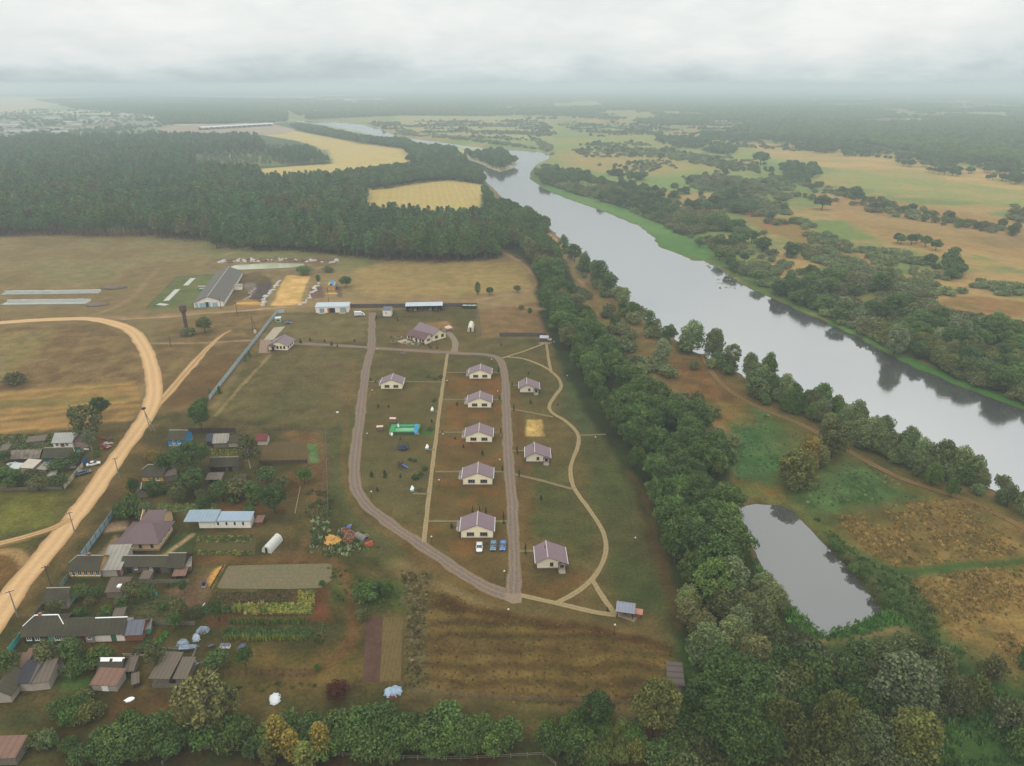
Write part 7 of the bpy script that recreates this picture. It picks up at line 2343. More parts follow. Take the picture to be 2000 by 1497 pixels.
fence('rail_fence', 'grey rail fence in the grass at the bottom edge', [(640, 1476), (760, 1483), (900, 1486), (1062, 1477), (1085, 1497)], 1.1, 3.0, GREYW, GREYW, style='rail', post_h=.05)
fence('rail_fence', 'grey rail fence behind the yellow poplars', [(385, 1464), (505, 1473)], 1.1, 3.0, GREYW, GREYW, style='rail', post_h=.05)
fence('rail_fence', 'leaning rail fence below the big birch', [(318, 1495), (368, 1450)], 1.1, 3.0, GREYW, GREYW, style='rail', post_h=.05)
fence('rail_fence', 'grey rail fence across the lower yard', [(22, 1282), (80, 1283)], 1.0, 2.6, GREYW, GREYW, style='rail', post_h=.05)
fence('rail_fence', 'grey pipe rail beside the covered boat in the lower garden', [(272, 1272), (385, 1270), (376, 1290)], 1.1, 3.0, M('grey_pipe', c(150, 150, 150), .5, .1), GREYW, style='rail', post_h=.05)
fence('rail_fence', 'white rail fence past the lower sheds', [(242, 1283), (290, 1285)], 1.0, 2.6, GREYB, GREYB, style='rail', post_h=.05)
fence('rail_fence', 'low weathered fence round the barn pasture', [(286, 604), (345, 543), (420, 537)], 1.1, 5.0, GREYW, GREYW, style='rail', post_h=.05)
fence('picket_fence', 'low grey fence along the seed beds of the ochre house', [(230, 1139), (262, 1141), (370, 1139)], 1.2, 2.5, GREYW, GREYW, style='board', post_h=.05)
fence('picket_fence', 'low grey fence below the small seed beds', [(250, 1220), (380, 1222)], 1.2, 2.5, GREYW, GREYW, style='board', post_h=.05)
fence('picket_fence', 'grey fence in front of the plank roofed sheds', [(300, 1345), (372, 1343)], 1.2, 2.5, GREYW, GREYW, style='board', post_h=.05)
fence('picket_fence', 'grey garden fence on the south side of the west yards', [(0, 960), (70, 957), (122, 957)], 1.2, 2.5, GREYW, GREYW, style='board', post_h=.05)
fence('picket_fence', 'grey fence from the blue house down to the ochre cottage', [(300, 905), (352, 884)], 1.2, 2.5, GREYW, GREYW, style='board', post_h=.05)
fence('stone_edging', 'dark plank edging beside the pale seed plot', [(411, 1150), (436, 1107)], .5, 2.4, DARKW, DARKW, cat='edging', post_h=.05)

# ------------------------------------------------------------------ poles, lamps, towers
CONC = M('pole_concrete', c(150, 142, 132), .85, .12, 1)
WOODP = M('pole_wood', c(92, 78, 66), .9, .2, 1)


def utility_pole(px, py, h, label, m=CONC, arms=1, az=.6, stay=False):
 p = G(px, py)
 t = thing('utility_pole', label, 'pole', p, az)
 MB().tube((0, 0, -.3), (0, 0, h), .17, .11, 8).build('pole', m, t)
 a = MB()
 for k in range(arms):
  a.box(-.95, -.06, h - .35 - k * .7, .95, .06, h - .23 - k * .7)
 a.build('crossarm', WOODP, t)
 ins = MB()
 for k in range(arms):
  for x in (-.85, -.3, .3, .85):
   ins.tube((x, 0, h - .23 - k * .7), (x, 0, h - .02 - k * .7), .05, .03, 6)
 ins.build('insulator', WFRAME, t)
 if stay:
  MB().tube((1.7, 0, -.2), (.05, 0, h - .6), .15, .11, 8).build('stay', m, t)
 return t


for row in ((233, 933, 7.4, 'grey utility pole on the verge above the maroon roofed house', CONC), (148, 1048, 8.2, 'grey utility pole beside the pale blue sheet fence', CONC), (102, 1153, 7.6, 'dark wooden utility pole by the ochre house', WOODP),
   (35, 1206, 8.0, 'grey utility pole on the road verge above the ivy covered house', CONC), (464, 618, 8.5, 'thin pole beside the barn track', WOODP), (334, 679, 6, 'thin leaning pole by the cart track', WOODP),
   (432, 604, 7, 'pole at the corner of the barn', WOODP), (642, 590, 8, 'pole behind the garage block', WOODP), (152, 1150, 5, 'short wooden pole in the ochre house yard', WOODP)):
 utility_pole(*row)
utility_pole(494, 645, 8, 'tall stayed pole between barn and panel fence', WOODP, 1, .3, True)
# pole with a stork's nest
p = G(295, 843)
t = thing('nest_pole', 'stayed pole carrying a stork nest beside the road bend', 'pole', p)
MB().tube((0, 0, -.2), (-.9, 0, 9.2), .17, .13, 8).build('pole', CONC, t)
MB().tube((1.4, .3, -.2), (-.75, 0, 8.2), .15, .12, 8).build('stay', CONC, t)
ns = MB()
rn = random.Random(5)
for i in range(60):
 a = rn.uniform(0, 6.28)
 b = a + rn.uniform(.8, 2.2)
 q = rn.uniform(.45, .85)
 z = 9.2 + rn.uniform(0, .55)
 ns.tube((-.9 + q * math.cos(a), q * math.sin(a), z), (-.9 + q * math.cos(b), q * math.sin(b), z + rn.uniform(-.1, .1)), .04, n=4)
ns.tube((-.9, 0, 9.2), (-.9, 0, 9.6), .55, .75, 10)
ns.build('nest', M('twigs', c(74, 58, 44), .95, .25, 3), t)

# globe lamps
LAMPG = M('globe_glass', c(245, 236, 214), .35, .02, 1)
LP = MB().tube((0, 0, 0), (0, 0, 2.5), .05, .04, 8).tube((0, 0, 0), (0, 0, .25), .12, .1, 8).mesh('post', M('lamp_post', c(50, 48, 44), .6, .1))
LB = MB().ball((0, 0, 2.68), .24, n=12, m=8).mesh('globe', LAMPG, True)
LC = MB().tube((0, 0, 2.42), (0, 0, 2.5), .14, .16, 8).mesh('collar', M('lamp_post', c(50, 48, 44)))
lamp0 = None
for bx, by in ((976, 898), (857.6, 937.5), (725, 960.5), (717, 847), (842.6, 1048.5), (985, 1115.5), (993, 1190.5), (1201, 1220.5), (1241, 1050.5), (1163, 854), (865, 848), (873, 743.5), (727, 762), (972, 764), (960, 702), (1108, 734), (737, 682), (1082, 668)):
 p = G(bx, by, 2.68)
 p.z = 0
 if lamp0 is None:
  lamp0 = thing('garden_lamp', 'white globe lamp on a thin dark post in the lawns', 'lamp', p, 0, 'globe lamps about the lawns')
  link('post', LP, lamp0)
  link('globe', LB, lamp0)
  link('collar', LC, lamp0)
 else:
  q = copy_tree(lamp0)
  q.location = p
t = thing('lawn_sign', 'small white board on a post in the empty west lawn', 'sign', G(660, 815), 0)
MB().tube((0, 0, 0), (0, 0, 2.3), .05, n=6).build('post', GREYW, t)
MB().box(-.5, -.08, 1.8, .5, -.051, 2.5).build('board', WHITEP, t)

# water tower
p = G(366, 652)
t = thing('water_tower', 'rusty grey water tower with a wide tank head by the round tree', 'water tower', p)
TOW = M('tower_steel', c(96, 88, 82), .7, .25, .6, c(110, 84, 70))
MB().tube((0, 0, 0), (0, 0, 11.5), .95, .95, 16).build('column', TOW, t)
MB().tube((0, 0, 11.5), (0, 0, 12.6), .95, 1.8, 16, cap=False).tube((0, 0, 12.6), (0, 0, 15.4), 1.8, 1.8, 16, cap=False).tube((0, 0, 15.4), (0, 0, 16.0), 1.8, .4, 16).build('tank', TOW, t)
l = MB()
for x in (-.25, .25):
 l.tube((x, -1.05, 0), (x, -1.05, 11.6), .04, n=4)
for i in range(22):
 l.tube((-.25, -1.05, .5 + i * .5), (.25, -1.05, .5 + i * .5), .025, n=4)
l.build('ladder', TOW, t)

# ------------------------------------------------------------------ vehicles
def loft(mb, secs):
 """secs: list of rings with the same number of points"""
 n0 = len(mb.v)
 k = len(secs[0])
 for s in secs:
  mb.v += s
 for i in range(len(secs) - 1):
  for j in range(k):
   a = n0 + i * k
   mb.f.append((a + j, a + (j + 1) % k, a + k + (j + 1) % k, a + k + j))
 mb.f.append(tuple(n0 + i for i in reversed(range(k))))
 mb.f.append(tuple(n0 + (len(secs) - 1) * k + i for i in range(k)))


def ring(y, w, z0, z1, ch=.12):
 return [(-w, y, z0 + ch), (-w + ch, y, z0), (w - ch, y, z0), (w, y, z0 + ch), (w, y, z1 - ch), (w - ch, y, z1), (-w + ch, y, z1), (-w, y, z1 - ch)]


def car(p, rz, paint, label, L=4.4, W=1.78, suv=False, wagon=False):
 """front towards -y"""
 t = thing('parked_car', label, 'car', p, rz)
 w, hl = W / 2, L / 2
 k = .12 if suv else 0
 pm = M('car_paint_' + label.split()[0], paint, .3, .05, .3, spec=.5, coat=.6)
 b = MB()
 loft(b, [ring(-hl, w * .78, .42 + k, .66 + k, .1), ring(-hl + .15, w * .92, .3 + k, .76 + k), ring(-hl + .6, w, .24 + k, .86 + k), ring(-hl + 1.25, w, .22 + k, .95 + k), ring(0, w, .22 + k, .98 + k), ring(hl - .9, w, .24 + k, 1.0 + k), ring(hl - .25, w * .96, .3 + k, .98 + k), ring(hl, w * .82, .42 + k, .8 + k, .1)])
 b.build('body', pm, t, True)
 tail = hl - .15 if (suv or wagon) else hl - .75
 g_ = MB()
 zr = 1.42 + k * 1.6
 gl = [ring(-hl + 1.15, w * .84, .9 + k, .98 + k, .03), ring(-hl + 1.95, w * .74, .9 + k, zr, .06), ring(tail - .65, w * .74, .9 + k, zr, .06), ring(tail, w * .82, .9 + k, 1.0 + k, .03)]
 loft(g_, gl)
 g_.build('cabin_glass', GLASS, t, True)
 r = MB()
 loft(r, [ring(-hl + 1.93, w * .70, zr - .005, zr + .035, .012), ring(0, w * .735, zr - .005, zr + .05, .012), ring(tail - .62, w * .71, zr - .005, zr + .035, .012)])
 for s in (-1, 1):
  r.box(s * w * .78 - .035, -.05, .95 + k, s * w * .78 + .035, .05, zr)
 r.build('roof', pm, t)
 tm, rmt = M('tyre', (.02, .02, .02), .8, .1), M('wheel_rim', c(160, 160, 165), .35, .05, metal=.6)
 for sx in (-1, 1):
  for yy in (-hl + .85, hl - .85):
   wl = MB().tube((sx * (w - .2), yy, .32 + k * .4), (sx * (w + .01), yy, .32 + k * .4), .32 + k * .4, n=16).build('wheel', tm, t)
   MB().tube((sx * (w + .0), yy, .32 + k * .4), (sx * (w + .03), yy, .32 + k * .4), .2, n=10).build('rim', rmt, wl)
 for s in (-1, 1):
  MB().box(s * w * .66 - .17, -hl + .015, .6 + k, s * w * .66 + .17, -hl + .16, .74 + k).build('headlight', M('lamp_clear', c(235, 235, 235), .15, .02), t)
  MB().box(s * w * .7 - .13, hl - .14, .68 + k, s * w * .7 + .13, hl - .02, .86 + k).build('tail_light', M('lamp_red', c(150, 24, 24), .2, .05), t)
 for s in (-1, 1):
  MB().box(s * (w + .09) - .09, -hl + 1.45, .95 + k, s * (w + .09) + .09, -hl + 1.6, 1.1 + k).build('mirror', pm, t)
 return t


car(G(936.3, 1072), .03, c(230, 230, 228), 'white parked car before the nearest two window cottage')
car(G(963.5, 1069), -.02, c(78, 118, 140), 'grey blue parked car between the white one and the bright blue one', 4.5)
car(G(982.3, 1069), -.05, c(54, 112, 176), 'bright blue parked car nearest the lane', 4.4)
car(G(183, 909), 2.1, c(226, 228, 230), 'white car parked on the grass beside the blue gate', 4.3)
car(G(163.5, 927), 2.2, c(58, 66, 84), 'dark blue car parked by the cream fence', 4.5, 1.84, suv=True)
car(G(142, 904), 1.3, c(220, 220, 218), 'pale car half hidden in the west yard behind the cream fence', 4.2)
car(G(206, 875), 1.2, c(150, 40, 44), 'red car in the junk corner by the airy birch', 4.1)
car(G(563, 633), 1.7, c(36, 74, 150), 'small dark blue car beside the concrete pad', 3.9)
# white box van
p = G(703, 618)
t = thing('delivery_van', 'white box van parked right of the garage block', 'van', p, math.pi / 2 + .12)
wm_ = M('van_white', c(226, 228, 228), .4, .04, .4, coat=.3)
MB().box(-1.0, -1.0, .75, 1.0, 3.0, 2.75).build('cargo_box', wm_, t)
b = MB()
loft(b, [ring(-2.9, .82, .45, 1.0), ring(-2.5, .95, .4, 1.25), ring(-2.0, .97, .4, 1.9, .1), ring(-1.5, .97, .4, 2.15, .1), ring(-1.02, .97, .4, 2.15, .1)])
b.build('cab', wm_, t, True)
b = MB()
b.face([(-.8, -2.36, 1.36), (.8, -2.36, 1.36), (.74, -1.93, 1.98), (-.74, -1.93, 1.98)])
for s in (-1, 1):
 b.box(s * .975 - .01, -2.0, 1.3, s * .975 + .01, -1.2, 1.9)
b.build('cab_glass', GLASS, t)
MB().box(-.45, -1.0, .45, .45, 2.95, .745).build('chassis', DARKW, t)
for sx in (-1, 1):
 for yy in (-2.1, 1.9):
  MB().tube((sx * .72, yy, .36), (sx * .98, yy, .36), .36, n=14).build('wheel', M('tyre', (.02, .02, .02)), t)


# ------------------------------------------------------------------ people
def person(p, rz, label, top, legs, stride=.14, arm=.15):
 t = thing('person', label, 'person', p, rz)

 def skin(name, vs, es, mat, parent, sub=1):
  me = bpy.data.meshes.new(name)
  me.from_pydata([v[:3] for v in vs], es, [])
  me.materials.append(mat)
  o = link(name, me, parent)
  md = o.modifiers.new('skin', 'SKIN')
  lay = me.skin_vertices[0] if me.skin_vertices else None
  if lay is None:
   me.attributes.new('skin', 'FLOAT', 'POINT')
  for i, v in enumerate(vs):
   lay.data[i].radius = (v[3], v[4] if len(v) > 4 else v[3])
  lay.data[0].use_root = True
  s_ = o.modifiers.new('smooth', 'SUBSURF')
  s_.levels = s_.render_levels = sub
  return o
 vs = [(0, 0, .95, .13, .1), (0, 0, 1.2, .125, .095), (0, .01, 1.42, .15, .1), (0, 0, 1.52, .055), (0, -.02, 1.6, .075, .09), (0, -.01, 1.72, .08, .095)]
 es = [(0, 1), (1, 2), (2, 3), (3, 4), (4, 5)]
 for s in (-1, 1):
  n = len(vs)
  vs += [(s * .09, 0, .9, .09), (s * .1, -stride * s * .5, .5, .065), (s * .1, stride * s * .2 - .0, .09, .045), (s * .1, stride * s * .2 - .16, .04, .04, .03)]
  es += [(0, n), (n, n + 1), (n + 1, n + 2), (n + 2, n + 3)]
  n = len(vs)
  vs += [(s * .19, 0, 1.42, .055), (s * .25, arm * s * .4, 1.15, .042), (s * .26, arm * s - .05, .92, .03), (s * .262, arm * s - .07, .85, .035, .016)]
  es += [(2, n), (n, n + 1), (n + 1, n + 2), (n + 2, n + 3)]
  for f in range(4):        # fingers of unequal length, lightly curled
   m = len(vs)
   y = arm * s - .07 + (f - 1.5) * .019
   L = (.06, .075, .07, .055)[f]
   vs += [(s * .263, y, .85 - L * .6, .0085), (s * .253, y, .85 - L * 1.15, .0075)]
   es += [(n + 3, m), (m, m + 1)]
  m = len(vs)
  vs += [(s * .245, arm * s - .11, .86, .010), (s * .235, arm * s - .125, .82, .009)]
  es += [(n + 3, m), (m, m + 1)]
 skin('body', vs, es, M('skin_tone', c(196, 150, 124), .6, .05), t)
 skin('jacket', [(0, 0, .93, .155, .12), (0, 0, 1.2, .15, .115), (0, .01, 1.44, .175, .12)] + [q for s in (-1, 1) for q in ((s * .2, 0, 1.42, .07), (s * .252, arm * s * .4, 1.15, .056), (s * .262, arm * s - .045, .95, .044))],
   [(0, 1), (1, 2), (2, 3), (3, 4), (4, 5), (2, 6), (6, 7), (7, 8)], M('cloth_' + label.split()[1], top, .9, .1, 3), t)
 skin('trousers', [(0, 0, .95, .15, .115)] + [q for s in (-1, 1) for q in ((s * .09, 0, .88, .1), (s * .1, -stride * s * .5, .5, .078), (s * .1, stride * s * .2, .1, .06))], [(0, 1), (1, 2), (2, 3), (0, 4), (4, 5), (5, 6)], M('cloth_legs_' + label.split()[1], legs, .9, .1, 3), t)
 MB().ball((0, .01, 1.69), .098, .112, .11, 12, 8, z_min=-.2).build('hair', M('hair', c(62, 48, 38), .8, .15, 3), t, True)
 fc = MB()
 for s in (-1, 1):
  fc.ball((s * .033, -.108, 1.665), .012, n=6, m=4)
 fc.box(-.022, -.117, 1.585, .022, -.108, 1.592)
 fc.build('eyes', DARKW, t)
 return t


person(G(949.5, 1066), .5, 'person in dark clothes standing between the white and grey blue cars', c(52, 44, 50), c(40, 38, 42))
person(G(1873, 966), -.8, 'person in red walking along the meadow track', c(150, 52, 52), c(60, 44, 48))

# ------------------------------------------------------------------ resort equipment
# raised pool
a, rz, W = on_line((760, 849.5), (818.5, 849.5))
t = thing('swimming_pool', 'raised rectangular pool in a bright green deck on the lawn', 'pool', a, rz)
D, zt = 6.4, 1.15
GD = M('green_deck', c(64, 148, 84), .75, .08, .8)
dk = MB()
dk.box(0, 0, zt - .12, W, 1.1, zt)
dk.box(0, D - 1.8, zt - .12, W, D, zt)
dk.box(0, 1.101, zt - .12, 1.9, D - 1.801, zt)
dk.box(W - 1.3, 1.101, zt - .12, W, D - 1.801, zt)
dk.build('deck', GD, t)
MB().box(1.901, 1.101, .1, W - 1.301, D - 1.801, .75).build('pool_water', M('pool_green', c(112, 176, 124), .1, .06, .5, spec=.5), t)
q = MB()
q.box(1.9, D - 1.86, .76, W - 1.3, D - 1.801, zt - .001)
q.build('pool_wall', M('teal_tiles', c(40, 136, 132), .4, .08), t)
q = MB()
for i in range(15):
 x = .1 + (W - .3) * i / 14
 q.box(x, .02, 0, x + .12, .14, zt - .121)
q.box(.1, .03, .45, W - .1, .1, .53)
q.build('support', M('support_grey', c(120, 120, 122), .7, .15), t)
q = MB().box(W * .86, -.02, 0, W, .45, zt - .13).box(0, -.02, 0, W * .09, .5, zt - .13)
q.build('deck_skirt', M('cream_boards', c(204, 190, 164)), t)
q = MB()
for x0, y0, x1, y1 in ((0, 0, 0, D), (0, D, W, D), (W, 0, W, D)):
 for i in range(9):
  f = i / 8
  q.tube((x0 + (x1 - x0) * f, y0 + (y1 - y0) * f, zt), (x0 + (x1 - x0) * f, y0 + (y1 - y0) * f, zt + .9), .03, n=4)
 q.tube((x0, y0, zt + .9), (x1, y1, zt + .9), .03, n=4)
q.build('railing', M('green_rail', c(70, 130, 96), .6, .1), t)
MB().box(W * .07, -.9, 0, W * .13, -.03, .5).box(W * .07, -.45, .5, W * .13, -.03, .9).build('pool_steps', WHITEP, t)
t2 = thing('water_slide', 'bright blue water slide standing on the pool deck', 'slide', G(814, 841, 1.15), rz)
b = MB()
b.shell([[(-.7, -1.9, 1.0), (.5, -1.9, 1.0), (.5, .6, 1.9), (-.7, .6, 1.9)], [(-.7, -2.6, .25), (.5, -2.6, .25), (.5, -1.9, 1.0), (-.7, -1.9, 1.0)], [(-.7, .6, 1.9), (.5, .6, 1.9), (.5, 1.5, 1.9), (-.7, 1.5, 1.9)]], .1)
b.build('chute', M('slide_blue', c(40, 138, 200), .35, .05), t2)
q = MB()
for x in (-.6, .4):
 for y in (.7, 1.4):
  q.tube((x, y, 0), (x, y, 1.8), .05, n=5)
q.build('slide_leg', WHITEP, t2)
t2 = thing('sun_lounger', 'pale folding lounger on the green pool deck', 'lounger', G(778, 834, 1.15), .2)
MB().box(-.3, -.9, .25, .3, .5, .32).shell([[(-.3, .5, .32), (.3, .5, .32), (.3, 1.1, .75), (-.3, 1.1, .75)]], .06).build('seat', M('pale_canvas', c(200, 214, 214), .8, .05), t2)
q = MB()
for x in (-.27, .27):
 for y in (-.8, .4):
  q.box(x - .02, y - .02, 0, x + .02, y + .02, .25)
q.build('leg', WFRAME, t2)


def swing_seat(px, py, canopy, label, rz=0.0, w=2.3):
 t = thing('garden_swing', label, 'swing', G(px, py), rz)
 f = MB()
 for s in (-1, 1):
  x = s * w / 2
  f.tube((x, -.75, 0), (x, 0, 1.95), .045, n=6).tube((x, .75, 0), (x, 0, 1.95), .045, n=6)
 f.tube((-w / 2, 0, 1.95), (w / 2, 0, 1.95), .045, n=6)
 f.build('frame', M('swing_frame', c(96, 84, 78), .5, .1), t)
 MB().shell([[(-w / 2 - .1, -.8, 1.95), (w / 2 + .1, -.8, 1.95), (w / 2 + .1, 0, 2.2), (-w / 2 - .1, 0, 2.2)], [(-w / 2 - .1, 0, 2.2), (w / 2 + .1, 0, 2.2), (w / 2 + .1, .8, 1.95), (-w / 2 - .1, .8, 1.95)]], .06).build('canopy', canopy, t)
 b = MB().box(-w / 2 + .25, -.35, .5, w / 2 - .25, .25, .6).shell([[(-w / 2 + .25, .25, .6), (w / 2 - .25, .25, .6), (w / 2 - .25, .5, 1.15), (-w / 2 + .25, .5, 1.15)]], .07)
 b.build('bench', M('swing_cushion', c(150, 110, 100), .9, .1), t)
 h = MB()
 for s in (-1, 1):
  h.tube((s * (w / 2 - .25), -.1, .6), (s * (w / 2 - .25), 0, 1.9), .02, n=4)
 h.build('hanger', WFRAME, t)


swing_seat(742.6, 842, M('beige_canopy', c(216, 192, 170), .8, .05), 'beige canopied garden swing left of the pool', .1)
swing_seat(768, 826, M('pink_canopy', c(224, 188, 168), .8, .05), 'pinkish canopied garden swing behind the pool corner', -.1)


def hanging_chair(px, py, label):
 t = thing('canopy_chair', label, 'swing', G(px, py))
 m1 = M('sky_canvas', c(150, 205, 222), .8, .08, 2)
 b = MB()
 b.tube((-.5, .2, 0), (.15, .1, 2.4), .05, n=6).tube((.6, .2, 0), (.15, .1, 2.4), .05, n=6).tube((.1, .9, 0), (.15, .1, 2.4), .05, n=6)
 b.build('frame', WHITEP, t)
 b = MB().shell([[(-.55, -.7, 1.3), (.5, -.5, 1.25), (.25, .1, 2.45), (-.02, .1, 2.5)]], .05).shell([[(.5, -.5, 1.25), (.75, .4, 1.35), (.27, .14, 2.45), (.25, .1, 2.45)]], .05)
 b.build('canopy', WHITEP, t)
 b = MB().ball((.1, -.1, .75), .6, .5, .42, 12, 6, z_min=-1.0)
 b.build('seat', m1, t, True)
 MB().tube((.1, -.1, .9), (.15, .1, 2.4), .02, n=4).build('hanger', WFRAME, t)


hanging_chair(844, 806, 'pale blue canopy chair at the upper stub path')
hanging_chair(834, 880, 'pale blue canopy chair at the middle stub path')
hanging_chair(805, 962, 'pale blue canopy chair at the lower stub path by the flower bed')
for a, b, in (((848, 804), (856, 804)), ((838, 879), (849, 879)), ((806, 965), (838, 966))):
 road('path', 'short stub path to a canopy chair', [a, b], 1.0, PAVER2, .052, .08, smooth=False, step=1.0)
# trampoline
t = thing('trampoline', 'round dark blue trampoline with a safety net', 'trampoline', G(787, 877))
MB().tube((0, 0, .72), (0, 0, .78), 1.45, n=24).build('mat', M('tramp_mat', c(34, 38, 52), .8, .1), t)
q = MB()
for i in range(24):
 a, b = 2 * math.pi * i / 24, 2 * math.pi * (i + 1) / 24
 q.face([(1.46 * math.cos(a), 1.46 * math.sin(a), .8), (1.85 * math.cos(a), 1.85 * math.sin(a), .78), (1.85 * math.cos(b), 1.85 * math.sin(b), .78), (1.46 * math.cos(b), 1.46 * math.sin(b), .8)])
q.build('pad', M('tramp_pad', c(40, 66, 116), .6, .06), t)
q = MB()
for i in range(8):
 a = 2 * math.pi * i / 8
 q.tube((1.86 * math.cos(a), 1.86 * math.sin(a), 0), (1.86 * math.cos(a), 1.86 * math.sin(a), 2.5), .04, n=5)
q.build('net_pole', M('tramp_pole', c(50, 54, 66), .6, .1), t)
q = MB()
for k in range(8):
 z = .85 + k * .22
 for i in range(24):
  a, b = 2 * math.pi * i / 24, 2 * math.pi * (i + 1) / 24
  q.tube((1.83 * math.cos(a), 1.83 * math.sin(a), z), (1.83 * math.cos(b), 1.83 * math.sin(b), z), .012, n=3, cap=False)
q.build('net', M('tramp_net', c(44, 48, 58), .8, .1), t)
# play slide
t = thing('play_slide', 'wooden play tower with a blue slide on the lawn', 'slide', G(784, 913), -.3)
q = MB()
for x in (-.9, .3):
 for y in (-.6, .6):
  q.box(x - .06, y - .06, 0, x + .06, y + .06, 2.2)
q.box(-.9, -.6, 1.2, .3, .6, 1.3)
q.build('tower', DARKW, t)
MB().shell([[(-1.1, -.8, 2.2), (-.3, -.8, 2.8), (-.3, .8, 2.8), (-1.1, .8, 2.2)], [(-.3, -.8, 2.8), (.5, -.8, 2.2), (.5, .8, 2.2), (-.3, .8, 2.8)]], .05).build('roof', M('brown_boards', c(100, 74, 58), .9, .15), t)
MB().shell([[(.31, -.3, 1.3), (2.6, -.3, .25), (2.6, .3, .25), (.31, .3, 1.3)][::-1][::-1]], .08).box(.31, -.36, .4, .4, -.301, 1.5).build('chute', M('play_blue', c(58, 116, 190), .4, .06), t)


def pavilion(px, py, rz, label, roofm, L=4.2, D=3.4):
 t = thing('pavilion', label, 'pavilion', G(px, py), rz)
 q = MB()
 for x in (-L / 2 + .25, L / 2 - .25):
  for y in (-D / 2 + .25, D / 2 - .25):
   q.box(x - .08, y - .08, 0, x + .08, y + .08, 2.3)
 q.build('post', DARKW, t)
 n = 8
 b = MB()
 polys = []
 for i in range(n):
  a0, a1 = math.pi * (.12 + .76 * i / n), math.pi * (.12 + .76 * (i + 1) / n)
  polys.append([(-L / 2 - .2, -math.cos(a0) * (D / 2 + .5), 1.9 + math.sin(a0) * 1.05), (L / 2 + .2, -math.cos(a0) * (D / 2 + .5), 1.9 + math.sin(a0) * 1.05), (L / 2 + .2, -math.cos(a1) * (D / 2 + .5), 1.9 + math.sin(a1) * 1.05), (-L / 2 - .2, -math.cos(a1) * (D / 2 + .5), 1.9 + math.sin(a1) * 1.05)])
 b.shell(polys, .07)
 b.build('roof', roofm, t)
 MB().box(-L * .35, -.45, .68, L * .35, .45, .76).build('table_top', GREYW, t)
 MB().box(-.5, -.1, 0, .5, .1, .679).build('table_leg', GREYW, t)
 for y in (-1.0, .8):
  MB().box(-L * .35, y, .38, L * .35, y + .25, .45).box(-.9, y + .05, 0, -.75, y + .2, .379).box(.75, y + .05, 0, .9, y + .2, .379).build('bench', GREYW, t)
 return t


GRROOF = M('grey_curved_roof', c(136, 138, 150), .45, .1, .4, spec=.4, seams=.8, seam_depth=.2)
tag(flat('pavement', GP([(1207, 1196), (1222, 1192), (1244, 1199), (1246, 1206), (1238, 1216), (1205, 1204)]), .05, M('pavilion_slab', c(150, 132, 108), .9, .12, .6)), 'worn slab under the field edge pavilion', kind='structure')
pavilion(1221, 1201, -.22, 'open pavilion with curved grey roof at the field edge', GRROOF, 4.2, 3.2)
t = thing('barbecue_stand', 'small pinkish roofed barbecue stand right of the field edge pavilion', 'barbecue', G(1244, 1205), -.3)
MB().shell([[(-1.3, -.8, 1.5), (1.3, -.8, 1.5), (1.3, .8, 1.9), (-1.3, .8, 1.9)]], .07).build('roof', M('pink_roof', c(190, 134, 112), .8, .1, .8), t)
MB().box(-.8, -.4, 0, .8, .4, .85).build('grill', M('brick_grill', c(140, 100, 84), .9, .2, 1), t)
q = MB()
for x in (-1.15, 1.15):
 for y in (-.65, .65):
  q.box(x - .05, y - .05, 0, x + .05, y + .05, 1.44 + (.3 if y > 0 else 0))
q.build('post', DARKW, t)
tag(flat('pavement', GP([(1050, 670), (1066, 667), (1080, 669), (1072, 673), (1058, 673)]), .05, MATS['pavilion_slab']), 'slab under the far pavilion', kind='structure')
pavilion(1063, 667, -.1, 'open pavilion with pale roof at the far corner by the belt', M('pale_curved_roof', c(190, 186, 190), .5, .08, .4), 4.2, 3.2)
t = thing('barbecue_stand', 'small pale roofed barbecue stand beside the far pavilion', 'barbecue', G(1073, 669), -.2)
MB().shell([[(-1.1, -.7, 1.5), (1.1, -.7, 1.5), (1.1, .7, 1.8), (-1.1, .7, 1.8)]], .07).build('roof', M('pale_curved_roof', c(190, 186, 190)), t)
MB().box(-.7, -.35, 0, .7, .35, .85).build('grill', MATS['brick_grill'], t)
t = thing('gazebo', 'small beige gazebo right of the large house', 'gazebo', G(876, 647), .3)
q = MB()
for x in (-1.3, 1.3):
 for y in (-1.3, 1.3):
  q.box(x - .07, y - .07, 0, x + .07, y + .07, 2.2)
q.build('post', DARKW, t)
MB().shell([[(-1.8, -1.8, 2.1), (1.8, -1.8, 2.1), (0, 0, 3.2)], [(1.8, -1.8, 2.1), (1.8, 1.8, 2.1), (0, 0, 3.2)], [(1.8, 1.8, 2.1), (-1.8, 1.8, 2.1), (0, 0, 3.2)], [(-1.8, 1.8, 2.1), (-1.8, -1.8, 2.1), (0, 0, 3.2)]], .08).build('roof', M('beige_canopy', c(216, 192, 170)), t)
MB().box(-1.0, -.3, .4, 1.0, .3, .5).box(-.9, -.2, 0, -.7, .2, .399).box(.7, -.2, 0, .9, .2, .399).build('bench', GREYW, t)
t = thing('trailer', 'long dark green trailer parked against the dark fence', 'trailer', G(917, 603), -.03)
MB().box(-4.2, -1.1, .7, 4.2, 1.1, 1.9).build('body', M('trailer_green', c(44, 70, 56), .7, .15), t)
MB().box(-3.9, -.9, 1.901, -1.3, .9, 2.05).box(-.9, -.9, 1.901, 1.2, .9, 2.0).box(1.6, -.9, 1.901, 3.9, .9, 2.05).build('load', M('pale_load', c(190, 186, 176), .8, .15), t)
for x in (-3, 3):
 for y in (-1.15, 1.0):
  MB().tube((x, y, .4), (x, y + .18, .4), .4, n=12).build('wheel', M('tyre', (.02, .02, .02)), t)
t = thing('bench', 'dark rocking bench on the lawn below the cross lanes', 'bench', G(788, 693), .4)
